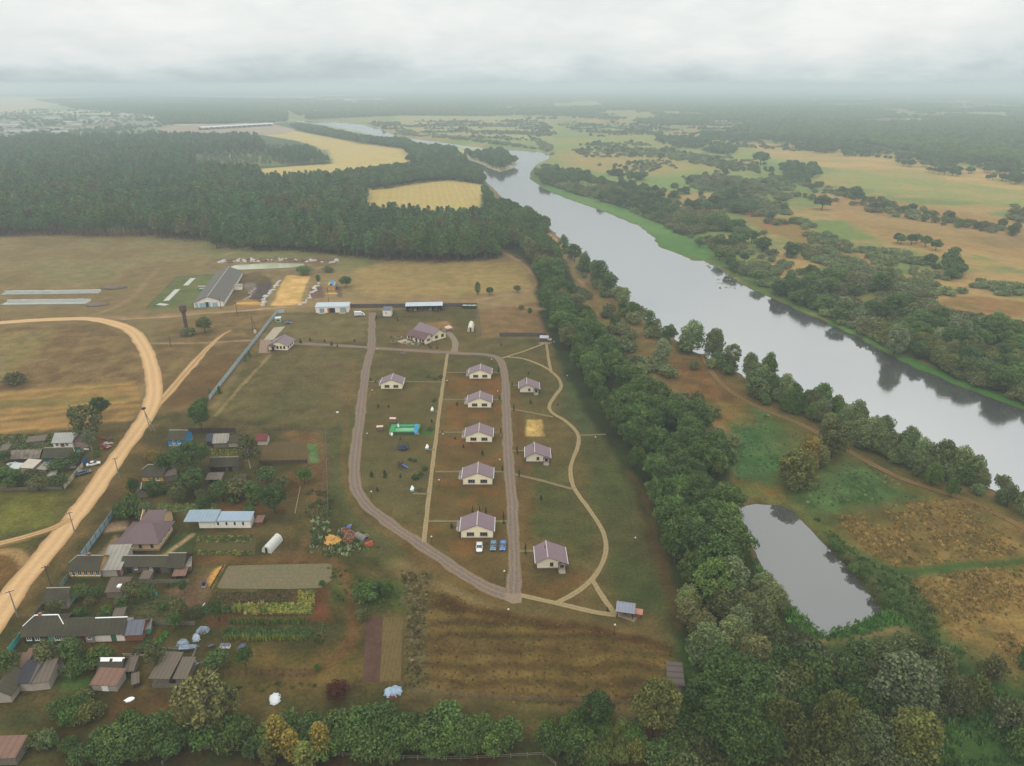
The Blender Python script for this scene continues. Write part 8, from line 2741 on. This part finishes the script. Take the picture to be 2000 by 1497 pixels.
MB().box(-1.2, -.3, .4, 1.2, .3, .5).shell([[(-1.2, .3, .5), (1.2, .3, .5), (1.2, .55, 1.2), (-1.2, .55, 1.2)]], .06).build('seat', GREYW, t)
MB().box(-1.1, -.3, 0, -1.0, .4, .39).box(1.0, -.3, 0, 1.1, .4, .39).build('leg', DARKW, t)
# kiosk and gate post by the panel fence
t = thing('kiosk', 'white and green guard kiosk inside the panel fence', 'kiosk', G(544, 630), .2)
MB().box(-1.3, -1.3, 0, 1.3, 1.3, 2.6).build('wall', M('kiosk_white', c(222, 230, 222), .6, .05), t)
MB().shell([[(-1.6, -1.6, 2.75), (1.6, -1.6, 2.75), (1.6, 1.6, 2.85), (-1.6, 1.6, 2.85)]], .12).build('roof', M('kiosk_roof', c(190, 214, 206), .5, .06), t)
q = MB()
for x in (-1.32, 1.2):
 q.box(x, -1.36, 0, x + .12, -1.301, 2.6)
q.box(-1.2, -1.36, .1, 1.2, -1.301, .9)
q.build('trim', M('kiosk_green', c(66, 150, 108), .6, .06), t)
MB().box(-.9, -1.33, 1.1, .9, -1.302, 2.0).build('window', GLASS, t)
t = thing('gate_sign', 'pale oval sign on a post at the fence gate', 'sign', G(500, 661), .2)
MB().tube((0, 0, 0), (0, 0, 2.6), .07, n=6).build('post', GREYW, t)
MB().ball((0, 0, 3.6), .75, .15, 1.2, 14, 8).build('board', M('sign_cream', c(214, 204, 172), .7, .06), t)
# flower beds and stones near the large house
for k, (px, py, w) in enumerate(((778, 659, 3.6), (790, 670, 3.0), (800, 673, 3.4), (812, 674, 2.6), (768, 668, 2.4))):
 rn = random.Random(600 + k)
 t = thing('flower_bed', 'stone edged flower bed at the terrace of the large house', 'flower bed', G(px, py), 0, 'flower beds at the terrace')
 st = MB()
 for i in range(14):
  a = 6.283 * i / 14
  st.ball((w * .5 * math.cos(a), w * .4 * math.sin(a), .1), rn.uniform(.16, .3), rn.uniform(.16, .3), rn.uniform(.12, .2), 7, 5)
 st.build('stone_rim', M('bed_stone', c(184, 170, 152), .9, .15, 2), t)
 fm = leaves_mesh('bed_plants', [(rn.uniform(-.3, .3) * w, rn.uniform(-.25, .25) * w, .25, rn.uniform(.25, .5)) for _ in range(7)], 20, .12, 600 + k)
 fo = link('plants', fm, t)
 fo.color = (*GREENS['fresh'], 1)
t = thing('flower_bed', 'round flower bed with stones beside the lowest canopy chair', 'flower bed', G(822, 957), 0)
MB().tube((0, 0, 0), (0, 0, .16), 1.5, 1.4, 18).build('bed_soil', M('bed_soil', c(84, 66, 46), .95, .2, 2), t)
fo = link('plants', leaves_mesh('bed_plants', [(R.uniform(-.9, .9), R.uniform(-.9, .9), .3, .4) for _ in range(9)], 20, .12, 633), t)
fo.color = (*GREENS['fresh'], 1)

# ------------------------------------------------------------------ farm clutter
def heap(name, label, cat, px, py, rx, ry, rz_, mat, seed, rot=0, group=None, jit=.14):
 t = link(name, MB().ball((0, 0, -.05), rx, ry, rz_, 18, 9, z_min=0.0, jit=jit, rnd=random.Random(seed)).mesh(name, mat, True), None, G(px, py), rot)
 return tag(t, label, cat, group)


STRAWM = M('straw_heap', c(206, 158, 84), .95, .16, 1.2)
SOILM = M('dug_soil', c(120, 102, 86), .95, .25, .8)
# silage walls on the left
for lab, a, b, d_, hh in (('upper long white walled silage trench at the left field', (0, 576.5), (190, 574), 5, 1.3), ('lower long white walled silage trench with pale slurry', (0, 596.5), (166, 594.5), 7, 1.3)):
 o, rz, W = on_line(a, b)
 t = thing('silage_trench', lab, 'silage trench', o, rz)
 n = 12
 for i in range(n):
  MB().box(W * i / n + .05, d_, 0, W * (i + 1) / n - .05, d_ + .4, hh + R.uniform(-.15, .1)).build('wall_slab', M('trench_white', c(214, 214, 208), .85, .1, .4), t)
 MB().box(0, .2, 0, W, d_ - .01, .12).build('slurry', M('trench_slurry', c(150, 156, 160), .2, .12, .15, c(168, 170, 150), spec=.5), t)
 MB().box(-1, -.4, 0, W, .19, .35).build('kerb', M('trench_grey', c(150, 144, 132), .9, .12), t)
heap('dung_heap', 'brown dung heap at the end of the upper silage trench', 'heap', 222, 563, 8, 5, 1.6, SOILM, 1)
heap('dung_heap', 'low brown spoil at the end of the lower silage trench', 'heap', 188, 596, 7, 4, 1.0, SOILM, 2)
rn = random.Random(9)
for i in range(64):
 f = i / 63
 px = 428 + f * 230
 py = 512.5 - 4 * math.sin(f * 3.1) + rn.uniform(-3.0, 3.0)
 if 455 < px < 600 and py > 513:
  py = 511
 w = rn.uniform(.7, 1.9)
 wh = rn.random() < .5
 me_ = MB().ball((0, 0, .1), w * rn.uniform(.8, 1.6), w, w * rn.uniform(.5, .9), 8, 6, z_min=-.3, jit=.2, rnd=rn).mesh('rubble_block', M('rubble_white', c(206, 198, 188), .9, .12) if wh else M('rubble_brown', c(118, 98, 84), .95, .2))
 tag(link('rubble_block', me_, None, G(px, py), rn.uniform(0, 3)), 'pale broken concrete block in the rubble bank behind the lagoon' if wh else 'earthy brown lump in the rubble bank behind the lagoon', 'rubble', 'blocks of the rubble bank' if wh else 'lumps of the rubble bank')
for x0, y0, x1, y1, n in ((545, 550, 512, 596, 17), (625, 555, 590, 597, 14)):
 for i in range(n):
  f = i / (n - 1)
  w = rn.uniform(.6, 1.3)
  me_ = MB().ball((0, 0, .2), w * 1.5, w, w * .8, 8, 6, z_min=-.4, jit=.2, rnd=rn).mesh('stone_block', M('rubble_white', c(206, 198, 188)))
  tag(link('stone_block', me_, None, G(x0 + (x1 - x0) * f + rn.uniform(-4, 4), y0 + (y1 - y0) * f + rn.uniform(-1.5, 1.5)), rn.uniform(0, 3)), 'white bag shaped block edging the yellow straw yard', 'block', 'white blocks edging the straw yard')
for i in range(11):
 me_ = MB().ball((0, 0, .2), rn.uniform(.6, 1.2), rn.uniform(.5, .9), .5, 8, 6, z_min=-.4, jit=.2, rnd=rn).mesh('stone_block', M('rubble_grey', c(176, 164, 154), .9, .12))
 f = i / 10
 tag(link('stone_block', me_, None, G(480 + 18 * f + rn.uniform(-3, 3), 588 - 24 * f), 0), 'grey broken slab lying in the barn yard', 'block', 'slabs in the barn yard')
heap('straw_heap', 'golden straw heap in front of the barn yard', 'heap', 488, 595, 9, 3.2, 1.3, STRAWM, 3)
for k, (a, b) in enumerate((((305, 596), (322, 598)), ((330, 588), (352, 566)), ((368, 558), (382, 544)))):
 o, rz, W = on_line(a, b)
 t = link('concrete_slab', MB().box(0, 0, 0, W, 3.2, .25).mesh('concrete_slab', M('slab_pale', c(196, 192, 180), .9, .12, .3)), None, o, rz)
 tag(t, ('pale slab lying at the lower corner of the barn pasture', 'long pale slab track in the barn pasture', 'pale slab track at the top of the barn pasture')[k], 'slab')
t = thing('feed_rack', 'white feed rack in the barn pasture', 'feeder', G(398, 566), .2)
MB().box(-2.4, -.6, .5, 2.4, .6, 1.0).build('trough', WHITEP, t)
MB().shell([[(-3.2, -1.2, 2.0), (3.2, -1.2, 2.0), (3.2, 1.4, 2.4), (-3.2, 1.4, 2.4)]], .08).build('roof', SLATEL, t)
q = MB()
for x in (-2.9, 2.9):
 q.box(x - .08, -.08, 0, x + .08, .08, 2.15)
q.build('post', GREYW, t)
# blue tarpaulin stack
o = G(640, 568)
t = thing('covered_stack', 'straw stack under a bright blue tarpaulin roof', 'straw stack', o, on_line((640, 568), (654, 567.5))[1])
MB().box(.3, .3, 0, 4.6, 9.5, 3.2).build('stack', STRAWM, t)
MB().shell([[(-.1, 0, 2.2), (2.45, 0, 4.4), (2.45, 10, 4.4), (-.1, 10, 2.2)], [(2.45, 0, 4.4), (5.0, 0, 2.2), (5.0, 10, 2.2), (2.45, 10, 4.4)]], .08).build('tarpaulin', M('blue_tarp', c(48, 140, 214), .45, .1, .5, c(90, 170, 226)), t)
q = MB()
for x in (.0, 4.8):
 for y in (.05, 9.8):
  q.tube((x, y, 0), (x, y, 2.25), .08, n=5)
q.build('post', GREYW, t)
heap('straw_heap', 'low straw litter before the blue tarpaulin stack', 'heap', 648, 574, 4, 2, .5, STRAWM, 4)

# ------------------------------------------------------------------ village clutter
TARPB = M('grey_blue_tarp', c(112, 128, 144), .45, .18, .9, c(150, 164, 178))
def stack(px, py, r, h, label, seed, tarp=TARPB, body=None):
 rn = random.Random(seed)
 t = thing('haystack', label, 'haystack', G(px, py), rn.uniform(0, 3))
 MB().ball((0, 0, -.1), r, r * .95, h * .8, 18, 8, z_min=0.0, jit=.05, rnd=rn).build('hay', body or M('old_hay', c(96, 78, 54), .95, .2, 1.5), t, True)
 b = MB()
 n, rows = 22, []
 for i in range(5):
  f = i / 4
  rows.append([])
  for j in range(n):
   a = 6.283 * j / n
   fold = 1 + (.07 * f * (1 if j % 2 else -1))
   rr_ = r * 1.06 * math.sin(f * 1.25) * fold * (1 + .16 * f * math.sin(a * 2 + seed) + rn.uniform(-.07, .07))
   rows[-1].append((rr_ * math.cos(a), rr_ * .96 * math.sin(a), h * (1.02 - .78 * f ** (1.3 + .5 * math.sin(a * 3 + seed))) - (rn.uniform(0, .18) if i == 4 else 0)))
 k = len(b.v)
 for rw in rows:
  b.v += rw
 for i in range(4):
  for j in range(n):
   b.f.append((k + i * n + j, k + (i + 1) * n + j, k + (i + 1) * n + (j + 1) % n, k + i * n + (j + 1) % n))
 b.build('tarpaulin', tarp, t)
 return t


stack(397, 1235, 1.4, 1.7, 'tarpaulin covered haystack, the larger of the two by the lower garden', 21)
stack(384, 1250, 1.1, 1.7, 'conical striped tarpaulin haystack, the smaller of the two', 22, M('striped_tarp', c(150, 168, 184), .5, .2, 2.0, c(196, 204, 210)))
stack(474, 1270, 1.4, 1.4, 'slate blue covered stack beside the green pear tree', 23, M('slate_tarp', c(92, 98, 128), .45, .2, .9))
stack(768, 1354, 1.8, 1.5, 'pale blue covered stack at the corner of the brown field', 24, M('pale_blue_tarp', c(142, 168, 196), .45, .15, .6, c(176, 192, 206)), M('rusty_hay', c(120, 78, 50), .95, .2, 1))
stack(537, 1367, 1.45, 1.1, 'bright white sheeted stack beside the dark hedge', 25, M('white_sheet', c(234, 236, 236), .6, .05, .6))
for k, (px, py, r, h, m, lab) in enumerate(((652, 1058, 2.3, 1.3, STRAWM, 'heap of yellow sawn timber ends in the weeds'), (646, 1052, 1.2, .8, STRAWM, 'smaller yellow timber heap behind the larger one'))):
 t = thing('timber_heap', lab, 'heap', G(px, py), .4)
 rn = random.Random(700 + k)
 b = MB()
 for i in range(70):
  x, y = rn.gauss(0, r * .45), rn.gauss(0, r * .35)
  z = max(0, h * (1 - math.hypot(x / r, y / (r * .8)))) * rn.uniform(.3, 1)
  a = rn.uniform(0, 3.14)
  L = rn.uniform(.4, .9)
  b.tube((x - L * math.cos(a), y - L * math.sin(a), z + .1), (x + L * math.cos(a), y + L * math.sin(a), z + .1 + rn.uniform(-.1, .25)), .1, n=5)
 b.build('billets', M('fresh_wood', c(222, 172, 92), .85, .15, 2), t)
 MB().ball((0, 0, -.1), r, r * .8, h * .7, 12, 6, z_min=0, jit=.1, rnd=rn).build('core', STRAWM, t, True)
for k, (px, py, r, lab, cap_) in enumerate(((676, 1042, 1.7, 'round log pile nearest the lane with blue scrap on top', 1), (684, 1049, 1.8, 'round log pile in the middle of the three', 0), (682, 1056, 1.9, 'round log pile closest to the viewer', 0))):
 t = thing('log_pile', lab, 'log pile', G(px, py), 0)
 rn = random.Random(720 + k)
 b = MB()
 for i in range(110):
  a, z = rn.uniform(0, 6.28), rn.uniform(.1, 1.7)
  q = r * math.sqrt(max(.05, 1 - (z / 2.0) ** 2)) * rn.uniform(.85, 1)
  b.tube((q * .75 * math.cos(a), q * .75 * math.sin(a), z), (q * math.cos(a), q * math.sin(a), z), .13, n=6)
 b.build('logs', M('log_ends', c(168, 116, 84), .9, .3, 3), t)
 MB().ball((0, 0, 0), r * .85, r * .85, 1.8, 14, 7, z_min=0).build('core', M('log_dark', c(92, 66, 52), .9, .25, 2), t, True)
 if cap_:
  MB().box(.1, .3, 1.5, 1.3, 1.2, 1.75).build('scrap', M('scrap_blue', c(80, 100, 170), .7, .1), t)
o = G(697, 1051)
t = thing('concrete_ring', 'stack of grey concrete rings lying beside the log piles', 'concrete rings', o, -.62)
for i in range(4):
 b = MB()
 x = i * 1.0
 n = 18
 for j in range(n):
  a, a2 = 6.283 * j / n, 6.283 * (j + 1) / n
  P_ = lambda q, an, xx: (xx, q * math.cos(an), 1.0 + q * math.sin(an))
  b.face([P_(1.0, a, x), P_(1.0, a2, x), P_(1.0, a2, x + .92), P_(1.0, a, x + .92)])
  b.face([P_(.82, a2, x), P_(.82, a, x), P_(.82, a, x + .92), P_(.82, a2, x + .92)])
  b.face([P_(.82, a, x), P_(1.0, a, x), P_(1.0, a2, x), P_(.82, a2, x)][::-1])
  b.face([P_(.82, a, x + .92), P_(1.0, a, x + .92), P_(1.0, a2, x + .92), P_(.82, a2, x + .92)])
 b.build('ring', M('ring_concrete', c(132, 124, 118), .9, .12, 1), t)
t = thing('brick_pile', 'orange red brick pile at the end of the concrete rings', 'brick pile', G(719, 1066), .3)
b = MB()
rn = random.Random(31)
for i in range(60):
 x, y, z = rn.uniform(-1, 1), rn.uniform(-.7, .7), rn.uniform(0, .8)
 b.box(x, y, z, x + .5, y + .3, z + .24)
b.build('bricks', M('orange_brick', c(188, 98, 58), .9, .2, 2), t)
MB().box(-.9, -.6, 0, 1.3, .9, .6).build('core', M('orange_brick', c(188, 98, 58)), t)
t = thing('beehive', 'pair of white beehives at the foot of the lower garden', 'beehive', G(441, 1266), 0)
for x in (-1.1, .1):
 MB().box(x, -.4, .2, x + 1.0, .4, .95).build('hive_box', WHITEP, t)
 MB().box(x - .06, -.46, .951, x + 1.06, .46, 1.05).build('lid', M('hive_lid', c(110, 104, 120), .6, .1), t)
 MB().box(x + .1, -.3, 0, x + .9, .3, .199).build('stand', GREYW, t)
t = thing('water_barrel', 'dark blue water barrel on a pale stand by the seed plot', 'barrel', G(399, 1146), 0)
MB().tube((0, 0, .5), (0, 0, 1.6), .5, .5, 14).build('barrel', M('barrel_blue', c(48, 56, 80), .5, .1), t)
MB().box(-.5, -.5, 0, .5, .5, .5).build('stand', GREYB, t)
t = thing('water_barrel', 'turquoise barrel in the lawn beside the fruit trees', 'barrel', G(305, 1163), 0)
MB().tube((0, 0, 0), (0, 0, .95), .35, .35, 12).build('barrel', TURQ, t)
MB().tube((0, 0, .951), (0, 0, .99), .36, .36, 12).build('lid', M('lid_teal', c(60, 150, 140), .6, .1), t)
t = thing('covered_boat', 'grey covered boat lying by the pipe rail', 'boat', G(371, 1268), .1)
b = MB()
loft(b, [[(-2.2 + 4.4 * i / 5, -w_, .05), (-2.2 + 4.4 * i / 5, w_, .05), (-2.2 + 4.4 * i / 5, w_ * 1.3, .7), (-2.2 + 4.4 * i / 5, -w_ * 1.3, .7)] for i, w_ in enumerate((.45, .6, .65, .6, .4, .06))])
b.build('hull', M('boat_grey', c(110, 116, 124), .6, .12), t)
MB().shell([[(-2.2, -.75, .72), (1.6, -.6, .72), (1.6, 0, 1.1), (-2.2, 0, 1.1)], [(-2.2, 0, 1.1), (1.6, 0, 1.1), (1.6, .6, .72), (-2.2, .75, .72)]], .04).build('cover', TARPB, t)
t = thing('tarpaulin_heap', 'crumpled blue grey tarpaulin heap behind the covered boat', 'heap', G(358, 1259), 0)
MB().ball((0, 0, 0), 1.5, 1.1, 1.3, 14, 7, z_min=0, jit=.12, rnd=random.Random(8)).build('tarpaulin', TARPB, t, True)
t = thing('wheelbarrow', 'dark wheelbarrow in the grass left of the beehives', 'wheelbarrow', G(413, 1266), .5)
b = MB()
loft(b, [[(-.5, -.3, .45), (-.5, .3, .45), (-.6, .38, .8), (-.6, -.38, .8)], [(.4, -.2, .4), (.4, .2, .4), (.65, .32, .8), (.65, -.32, .8)]])
b.build('tray', M('barrow_grey', c(80, 84, 88), .6, .15), t)
MB().tube((.7, -.05, .2), (.7, .05, .2), .2, n=12).build('wheel', M('tyre', (.02, .02, .02)), t)
q = MB()
for s in (-1, 1):
 q.tube((.7, s * .06, .2), (-1.2, s * .3, .7), .03, n=5).tube((-.4, s * .25, .45), (-.5, s * .28, 0), .03, n=5)
q.build('handle', DARKW, t)
t = thing('scrap_heap', 'white and metal scrap heap at the end of the pipe rail', 'heap', G(374, 1297), 0)
b = MB()
rn = random.Random(13)
for i in range(26):
 x, y, z = rn.gauss(0, .8), rn.gauss(0, .6), rn.uniform(0, .7)
 s = rn.uniform(.2, .5)
 b.box(x - s, y - s * .6, z, x + s, y + s * .6, z + s * .8)
b.build('scrap', M('mixed_scrap', c(186, 182, 180), .6, .35, 3, c(110, 112, 118)), t)
for k, (px, py, col_, lab) in enumerate(((366, 1300, (206, 190, 90), 'yellow bucket by the plank roofs'), (253, 1367, (220, 226, 232), 'white sheet lying on the brown yard'), (180, 1312, (140, 34, 34), 'red basin in the bushes left of the brown hut'))):
 t = thing(('bucket', 'plastic_sheet', 'basin')[k], lab, ('bucket', 'sheet', 'basin')[k], G(px, py), .3)
 if k == 1:
  MB().ball((0, 0, 0), 1.0, .6, .3, 12, 5, z_min=0, jit=.2, rnd=random.Random(4)).build('sheet', WHITEP, t)
 else:
  MB().tube((0, 0, 0), (0, 0, .55), .35, .5, 14, cap=False).tube((0, 0, 0), (0, 0, .04), .34, .34, 14).build('bowl', M('plastic' + str(k), c(*col_), .5, .05), t)
for k, (px, py) in enumerate(((34, 898), (28, 912), (22, 907), (34, 920), (88, 862), (66, 862), (100, 890), (142, 916), (164, 880), (200, 860), (213, 858), (200, 876), (212, 868), (138, 912), (150, 880))):
 rn = random.Random(800 + k)
 b = MB()
 for i in range(12):
  x, y, s = rn.gauss(0, .8), rn.gauss(0, .6), rn.uniform(.2, .6)
  z = rn.uniform(0, .6)
  b.box(x - s, y - s * .5, z, x + s, y + s * .5, z + s * .5)
 colr = ((204, 196, 184), (150, 140, 128), (220, 222, 222), (164, 60, 54), (120, 100, 84), (190, 120, 70))[k % 6]
 tag(b.build('junk_pile', M('junk%d' % (k % 6), c(*colr), .8, .25, 2)), ('pale', 'grey', 'white', 'reddish', 'brown', 'orange')[k % 6] + ' pile of boards and junk in the yards of the west cluster', 'junk', 'junk piles of the west yards, ' + ('pale', 'grey', 'white', 'reddish', 'brown', 'orange')[k % 6]).location = G(px, py)
t = thing('pole', 'bent bare pole leaning in the orchard corner', 'pole', G(576, 1003), 0)
MB().tube((0, 0, 0), (1.6, 3.5, 7.5), .09, .05, 6).build('shaft', BARKW, t)
t = thing('pole', 'white pole lying in the lower garden', 'pole', G(386, 1195), 0)
MB().tube((0, 0, .1), (.9, 2.6, .5), .1, .08, 6).build('shaft', WHITEP, t)

# ------------------------------------------------------------------ plots and crops
def plot(name, label, pts, mat, z=.04, rag=.0):
 return tag(flat(name, GP(pts), z, mat), label, kind='structure')


def soil(name, a, b, pitch=0, axis=(0, 0), k=.5):
 """tilled soil with rows"""
 m, nt, bs_ = nt_new(name)
 geo = nd(nt, 'ShaderNodeNewGeometry')
 n1 = noise(nt, geo.outputs['Position'], 1.2, 6, .7)
 n2 = noise(nt, geo.outputs['Position'], .22, 4, .6)
 f = ramp(nt, n2, .3, .7)
 col = mixrgb(nt, a, b, f)
 if pitch:
  w = nd(nt, 'ShaderNodeTexWave', wave_type='BANDS', bands_direction='Y' if axis == 'x' else 'X')
  w.inputs['Scale'].default_value = math.pi / 10 / pitch
  w.inputs['Distortion'].default_value = 1.2
  w.inputs['Detail Scale'].default_value = .6
  nt.links.new(geo.outputs['Position'], w.inputs['Vector'])
  mm_ = nd(nt, 'ShaderNodeMath', operation='MULTIPLY')
  nt.links.new(w.outputs['Fac'], mm_.inputs[0])
  mm_.inputs[1].default_value = k
  col = mixrgb(nt, col, b, mm_.outputs[0])
 cc_ = nd(nt, 'ShaderNodeCombineColor')
 kk_ = ramp(nt, n1, .25, .75, .72, 1.28)
 for i in range(3):
  nt.links.new(kk_, cc_.inputs[i])
 col = mixrgb(nt, col, cc_.outputs[0], 1.0, 'MULTIPLY')
 nt.links.new(col, bs_.inputs['Base Color'])
 bs_.inputs['Roughness'].default_value = 1
 bs_.inputs['Specular IOR Level'].default_value = .05
 return m


plot('plot', 'pale freshly harrowed plot with green flecks', [(446, 1105.5), (640, 1101), (648, 1104), (648, 1134), (626, 1149), (560, 1151), (430, 1150), (424, 1147)], soil('pale_soil', c(128, 110, 88), c(112, 108, 78), 1.6, 'x', .5))
plot('plot', 'dark violet brown tilled strip left of the brown field', [(716, 1208), (748, 1206), (741, 1332), (708, 1333)], soil('dark_soil', c(84, 60, 48), c(98, 74, 62)))
plot('plot', 'stubble strip with fine rows beside the dark tilled one', [(748.5, 1206), (787, 1206), (783, 1331), (741.5, 1332)], soil('row_soil', c(92, 74, 46), c(112, 96, 58), .9, 'y', .8))
plot('plot', 'brown potato plot below the pale one', [(420, 1157), (584, 1158), (580, 1177), (414, 1178)], soil('potato_soil', c(80, 58, 42), c(96, 72, 50), 1.2, 'x', .6))
plot('plot', 'green and brown plot before the white greenhouse', [(388, 1046), (500, 1047), (498, 1084), (378, 1086)], soil('green_plot', c(78, 70, 42), c(92, 84, 48), 1.4, 'x', .6))
plot('plot', 'small tilled plot beside the red shed', [(512, 864), (598, 862), (600, 898), (510, 898)], soil('north_soil', c(104, 88, 56), c(92, 76, 48), 2.0, 'x', .5))


def crops(name, label, rows, colrs, mesh=None, s=1.0, step=.7, hz=1.0, jit=.2, z=0.0):
 """planted rows between pixel pairs"""
 items, pts = {}, []
 for a, b in rows:
  A, B = G(*a), G(*b)
  n = max(2, int((B - A).length / step))
  for i in range(n):
   p = A.lerp(B, i / n)
   pts.append((p.x + R.uniform(-jit, jit), p.y + R.uniform(-jit, jit), z))
 P = np.array(pts)
 meshes = mesh or TUFT
 out = []
 ch = NP.integers(0, len(meshes) * len(colrs), len(P))
 for j, m_ in enumerate(meshes):
  for k, cl_ in enumerate(colrs):
   Q = P[ch == j * len(colrs) + k]
   q = NP.uniform(.7, 1.25, len(Q)) * s
   out.append((m_, Q, np.stack([q, q, q * hz], 1), tuple(x * 1.6 for x in cl_)))
 gn_mass(name, label, out)


def rows_px(x0, x1, y0, y1, n, skew=0):
 return [((x0 + skew * i / max(1, n - 1), y0 + (y1 - y0) * i / max(1, n - 1)), (x1 + skew * i / max(1, n - 1), y0 + (y1 - y0) * i / max(1, n - 1))) for i in range(n)]


BUSHM = [leaves_mesh('herb%d' % i, [(0, 0, .18, .3), (.2, .1, .15, .22), (-.2, -.1, .15, .22)], 26, .13, 900 + i) for i in range(2)]
MAIZE = [tuft_mesh('maize%d' % i, 14, 1.9, .9, 40 + i, .35) for i in range(2)]
GG = [c(64, 92, 44), c(84, 108, 54), c(56, 78, 40)]
crops('potato_rows', 'sparse dark potato plants in the brown plot', rows_px(422, 580, 1159, 1176, 7, -4), [c(70, 72, 40), c(86, 78, 46)], BUSHM, 1.0, 1.0)
crops('squash_patch', 'yellow green squash leaves spreading along the garden', rows_px(480, 612, 1182, 1199, 9) + rows_px(585, 618, 1158, 1182, 9), [c(122, 124, 56), c(100, 112, 54), c(140, 132, 66)], BUSHM, 1.25, .75)
crops('maize_rows', 'tall pale maize standing at the squash patch', rows_px(459, 478, 1186, 1197, 4) + rows_px(512, 523, 1186, 1197, 4), [c(120, 128, 66), c(142, 140, 76)], MAIZE, .9, .9)
crops('bean_rows', 'low green bean rows left of the maize', rows_px(395, 452, 1186, 1198, 7), GG, BUSHM, 1.1, .7)
crops('beet_rows', 'dense green beet rows of the lower garden', rows_px(444, 615, 1228, 1246, 10, -4), [c(58, 78, 38), c(70, 88, 44)], BUSHM, 1.15, .75)
crops('maize_rows', 'green maize row along the top of the lower garden', rows_px(450, 605, 1216, 1219, 3), [c(84, 104, 48), c(98, 108, 52)], MAIZE, .7, .8)
crops('maize_rows', 'yellowing maize row along the foot of the lower garden', rows_px(440, 602, 1248, 1251, 2), [c(122, 124, 52), c(104, 112, 50)], MAIZE, .6, .8)
crops('weed_patch', 'brownish weeds at the end of the lower garden', rows_px(618, 640, 1226, 1255, 10), [c(118, 96, 66), c(86, 96, 52), c(76, 90, 46)], TUFT, .9, .9)
crops('vegetable_rows', 'mixed vegetable rows before the white greenhouse', rows_px(390, 498, 1048, 1060, 6, -4) + rows_px(384, 498, 1078, 1084, 3, -2), [c(66, 84, 42), c(84, 92, 48), c(120, 116, 56)], BUSHM, 1.0, .9)
crops('vegetable_rows', 'vegetable rows of the small seed beds', rows_px(264, 350, 1168, 1170, 2) + rows_px(262, 348, 1178, 1180, 2) + rows_px(258, 335, 1186, 1189, 3) + rows_px(255, 335, 1202, 1204, 2), [c(72, 92, 44), c(88, 100, 52)], BUSHM, .8, .7)
crops('vegetable_rows', 'two short dark green beds beside the pale plot', [((330 + i * 3.2, 1146 - 0), (340 + i * 3.2, 1136)) for i in range(4)] + [((346 + i * 3.2, 1146), (354 + i * 3.2, 1136)) for i in range(4)], GG, BUSHM, .9, .6)
crops('vegetable_rows', 'narrow leek bed running towards the plank roofs', [((302 + i * 3, 1262), (322 + i * 3, 1232)) for i in range(4)], [c(60, 98, 40), c(78, 112, 48)], BUSHM, 1.0, .6)
crops('vegetable_rows', 'frame bed greens beside the long dark roofs', [((276 + i * 3, 1266), (290 + i * 3, 1244)) for i in range(4)], GG, BUSHM, .9, .7)
crops('flower_patch', 'pale weeds and lilac thicket behind the white outhouse', rows_px(315, 420, 986, 1001, 8), [c(104, 118, 62), c(124, 130, 74), c(84, 98, 50)], BUSHM, 1.1, .9)
crops('vine_rows', 'yellow green vines between the north village roofs', rows_px(414, 468, 880, 893, 5), [c(124, 118, 56), c(104, 106, 50)], BUSHM, 1.2, .9)
crops('cabbage_rows', 'pale cabbage rows in the west garden', rows_px(-10, 100, 862, 880, 8), [c(120, 136, 98), c(96, 116, 76), c(76, 96, 56)], BUSHM, .9, 1.0)
crops('furrow_weeds', 'sparse growth in the furrowed bed', rows_px(438, 610, 1309, 1320, 4), [c(96, 82, 52), c(84, 92, 46)], BUSHM, .6, 1.6)
crops('reed_edge', 'pale reeds in the shallows of the far bank', rows_px(1380, 1400, 508, 520, 4) + rows_px(1400, 1440, 535, 560, 4), [c(110, 134, 84), c(128, 146, 96)], TUFT, .9, 1.6, .5, 2.0, -.92)
haze(DENS)
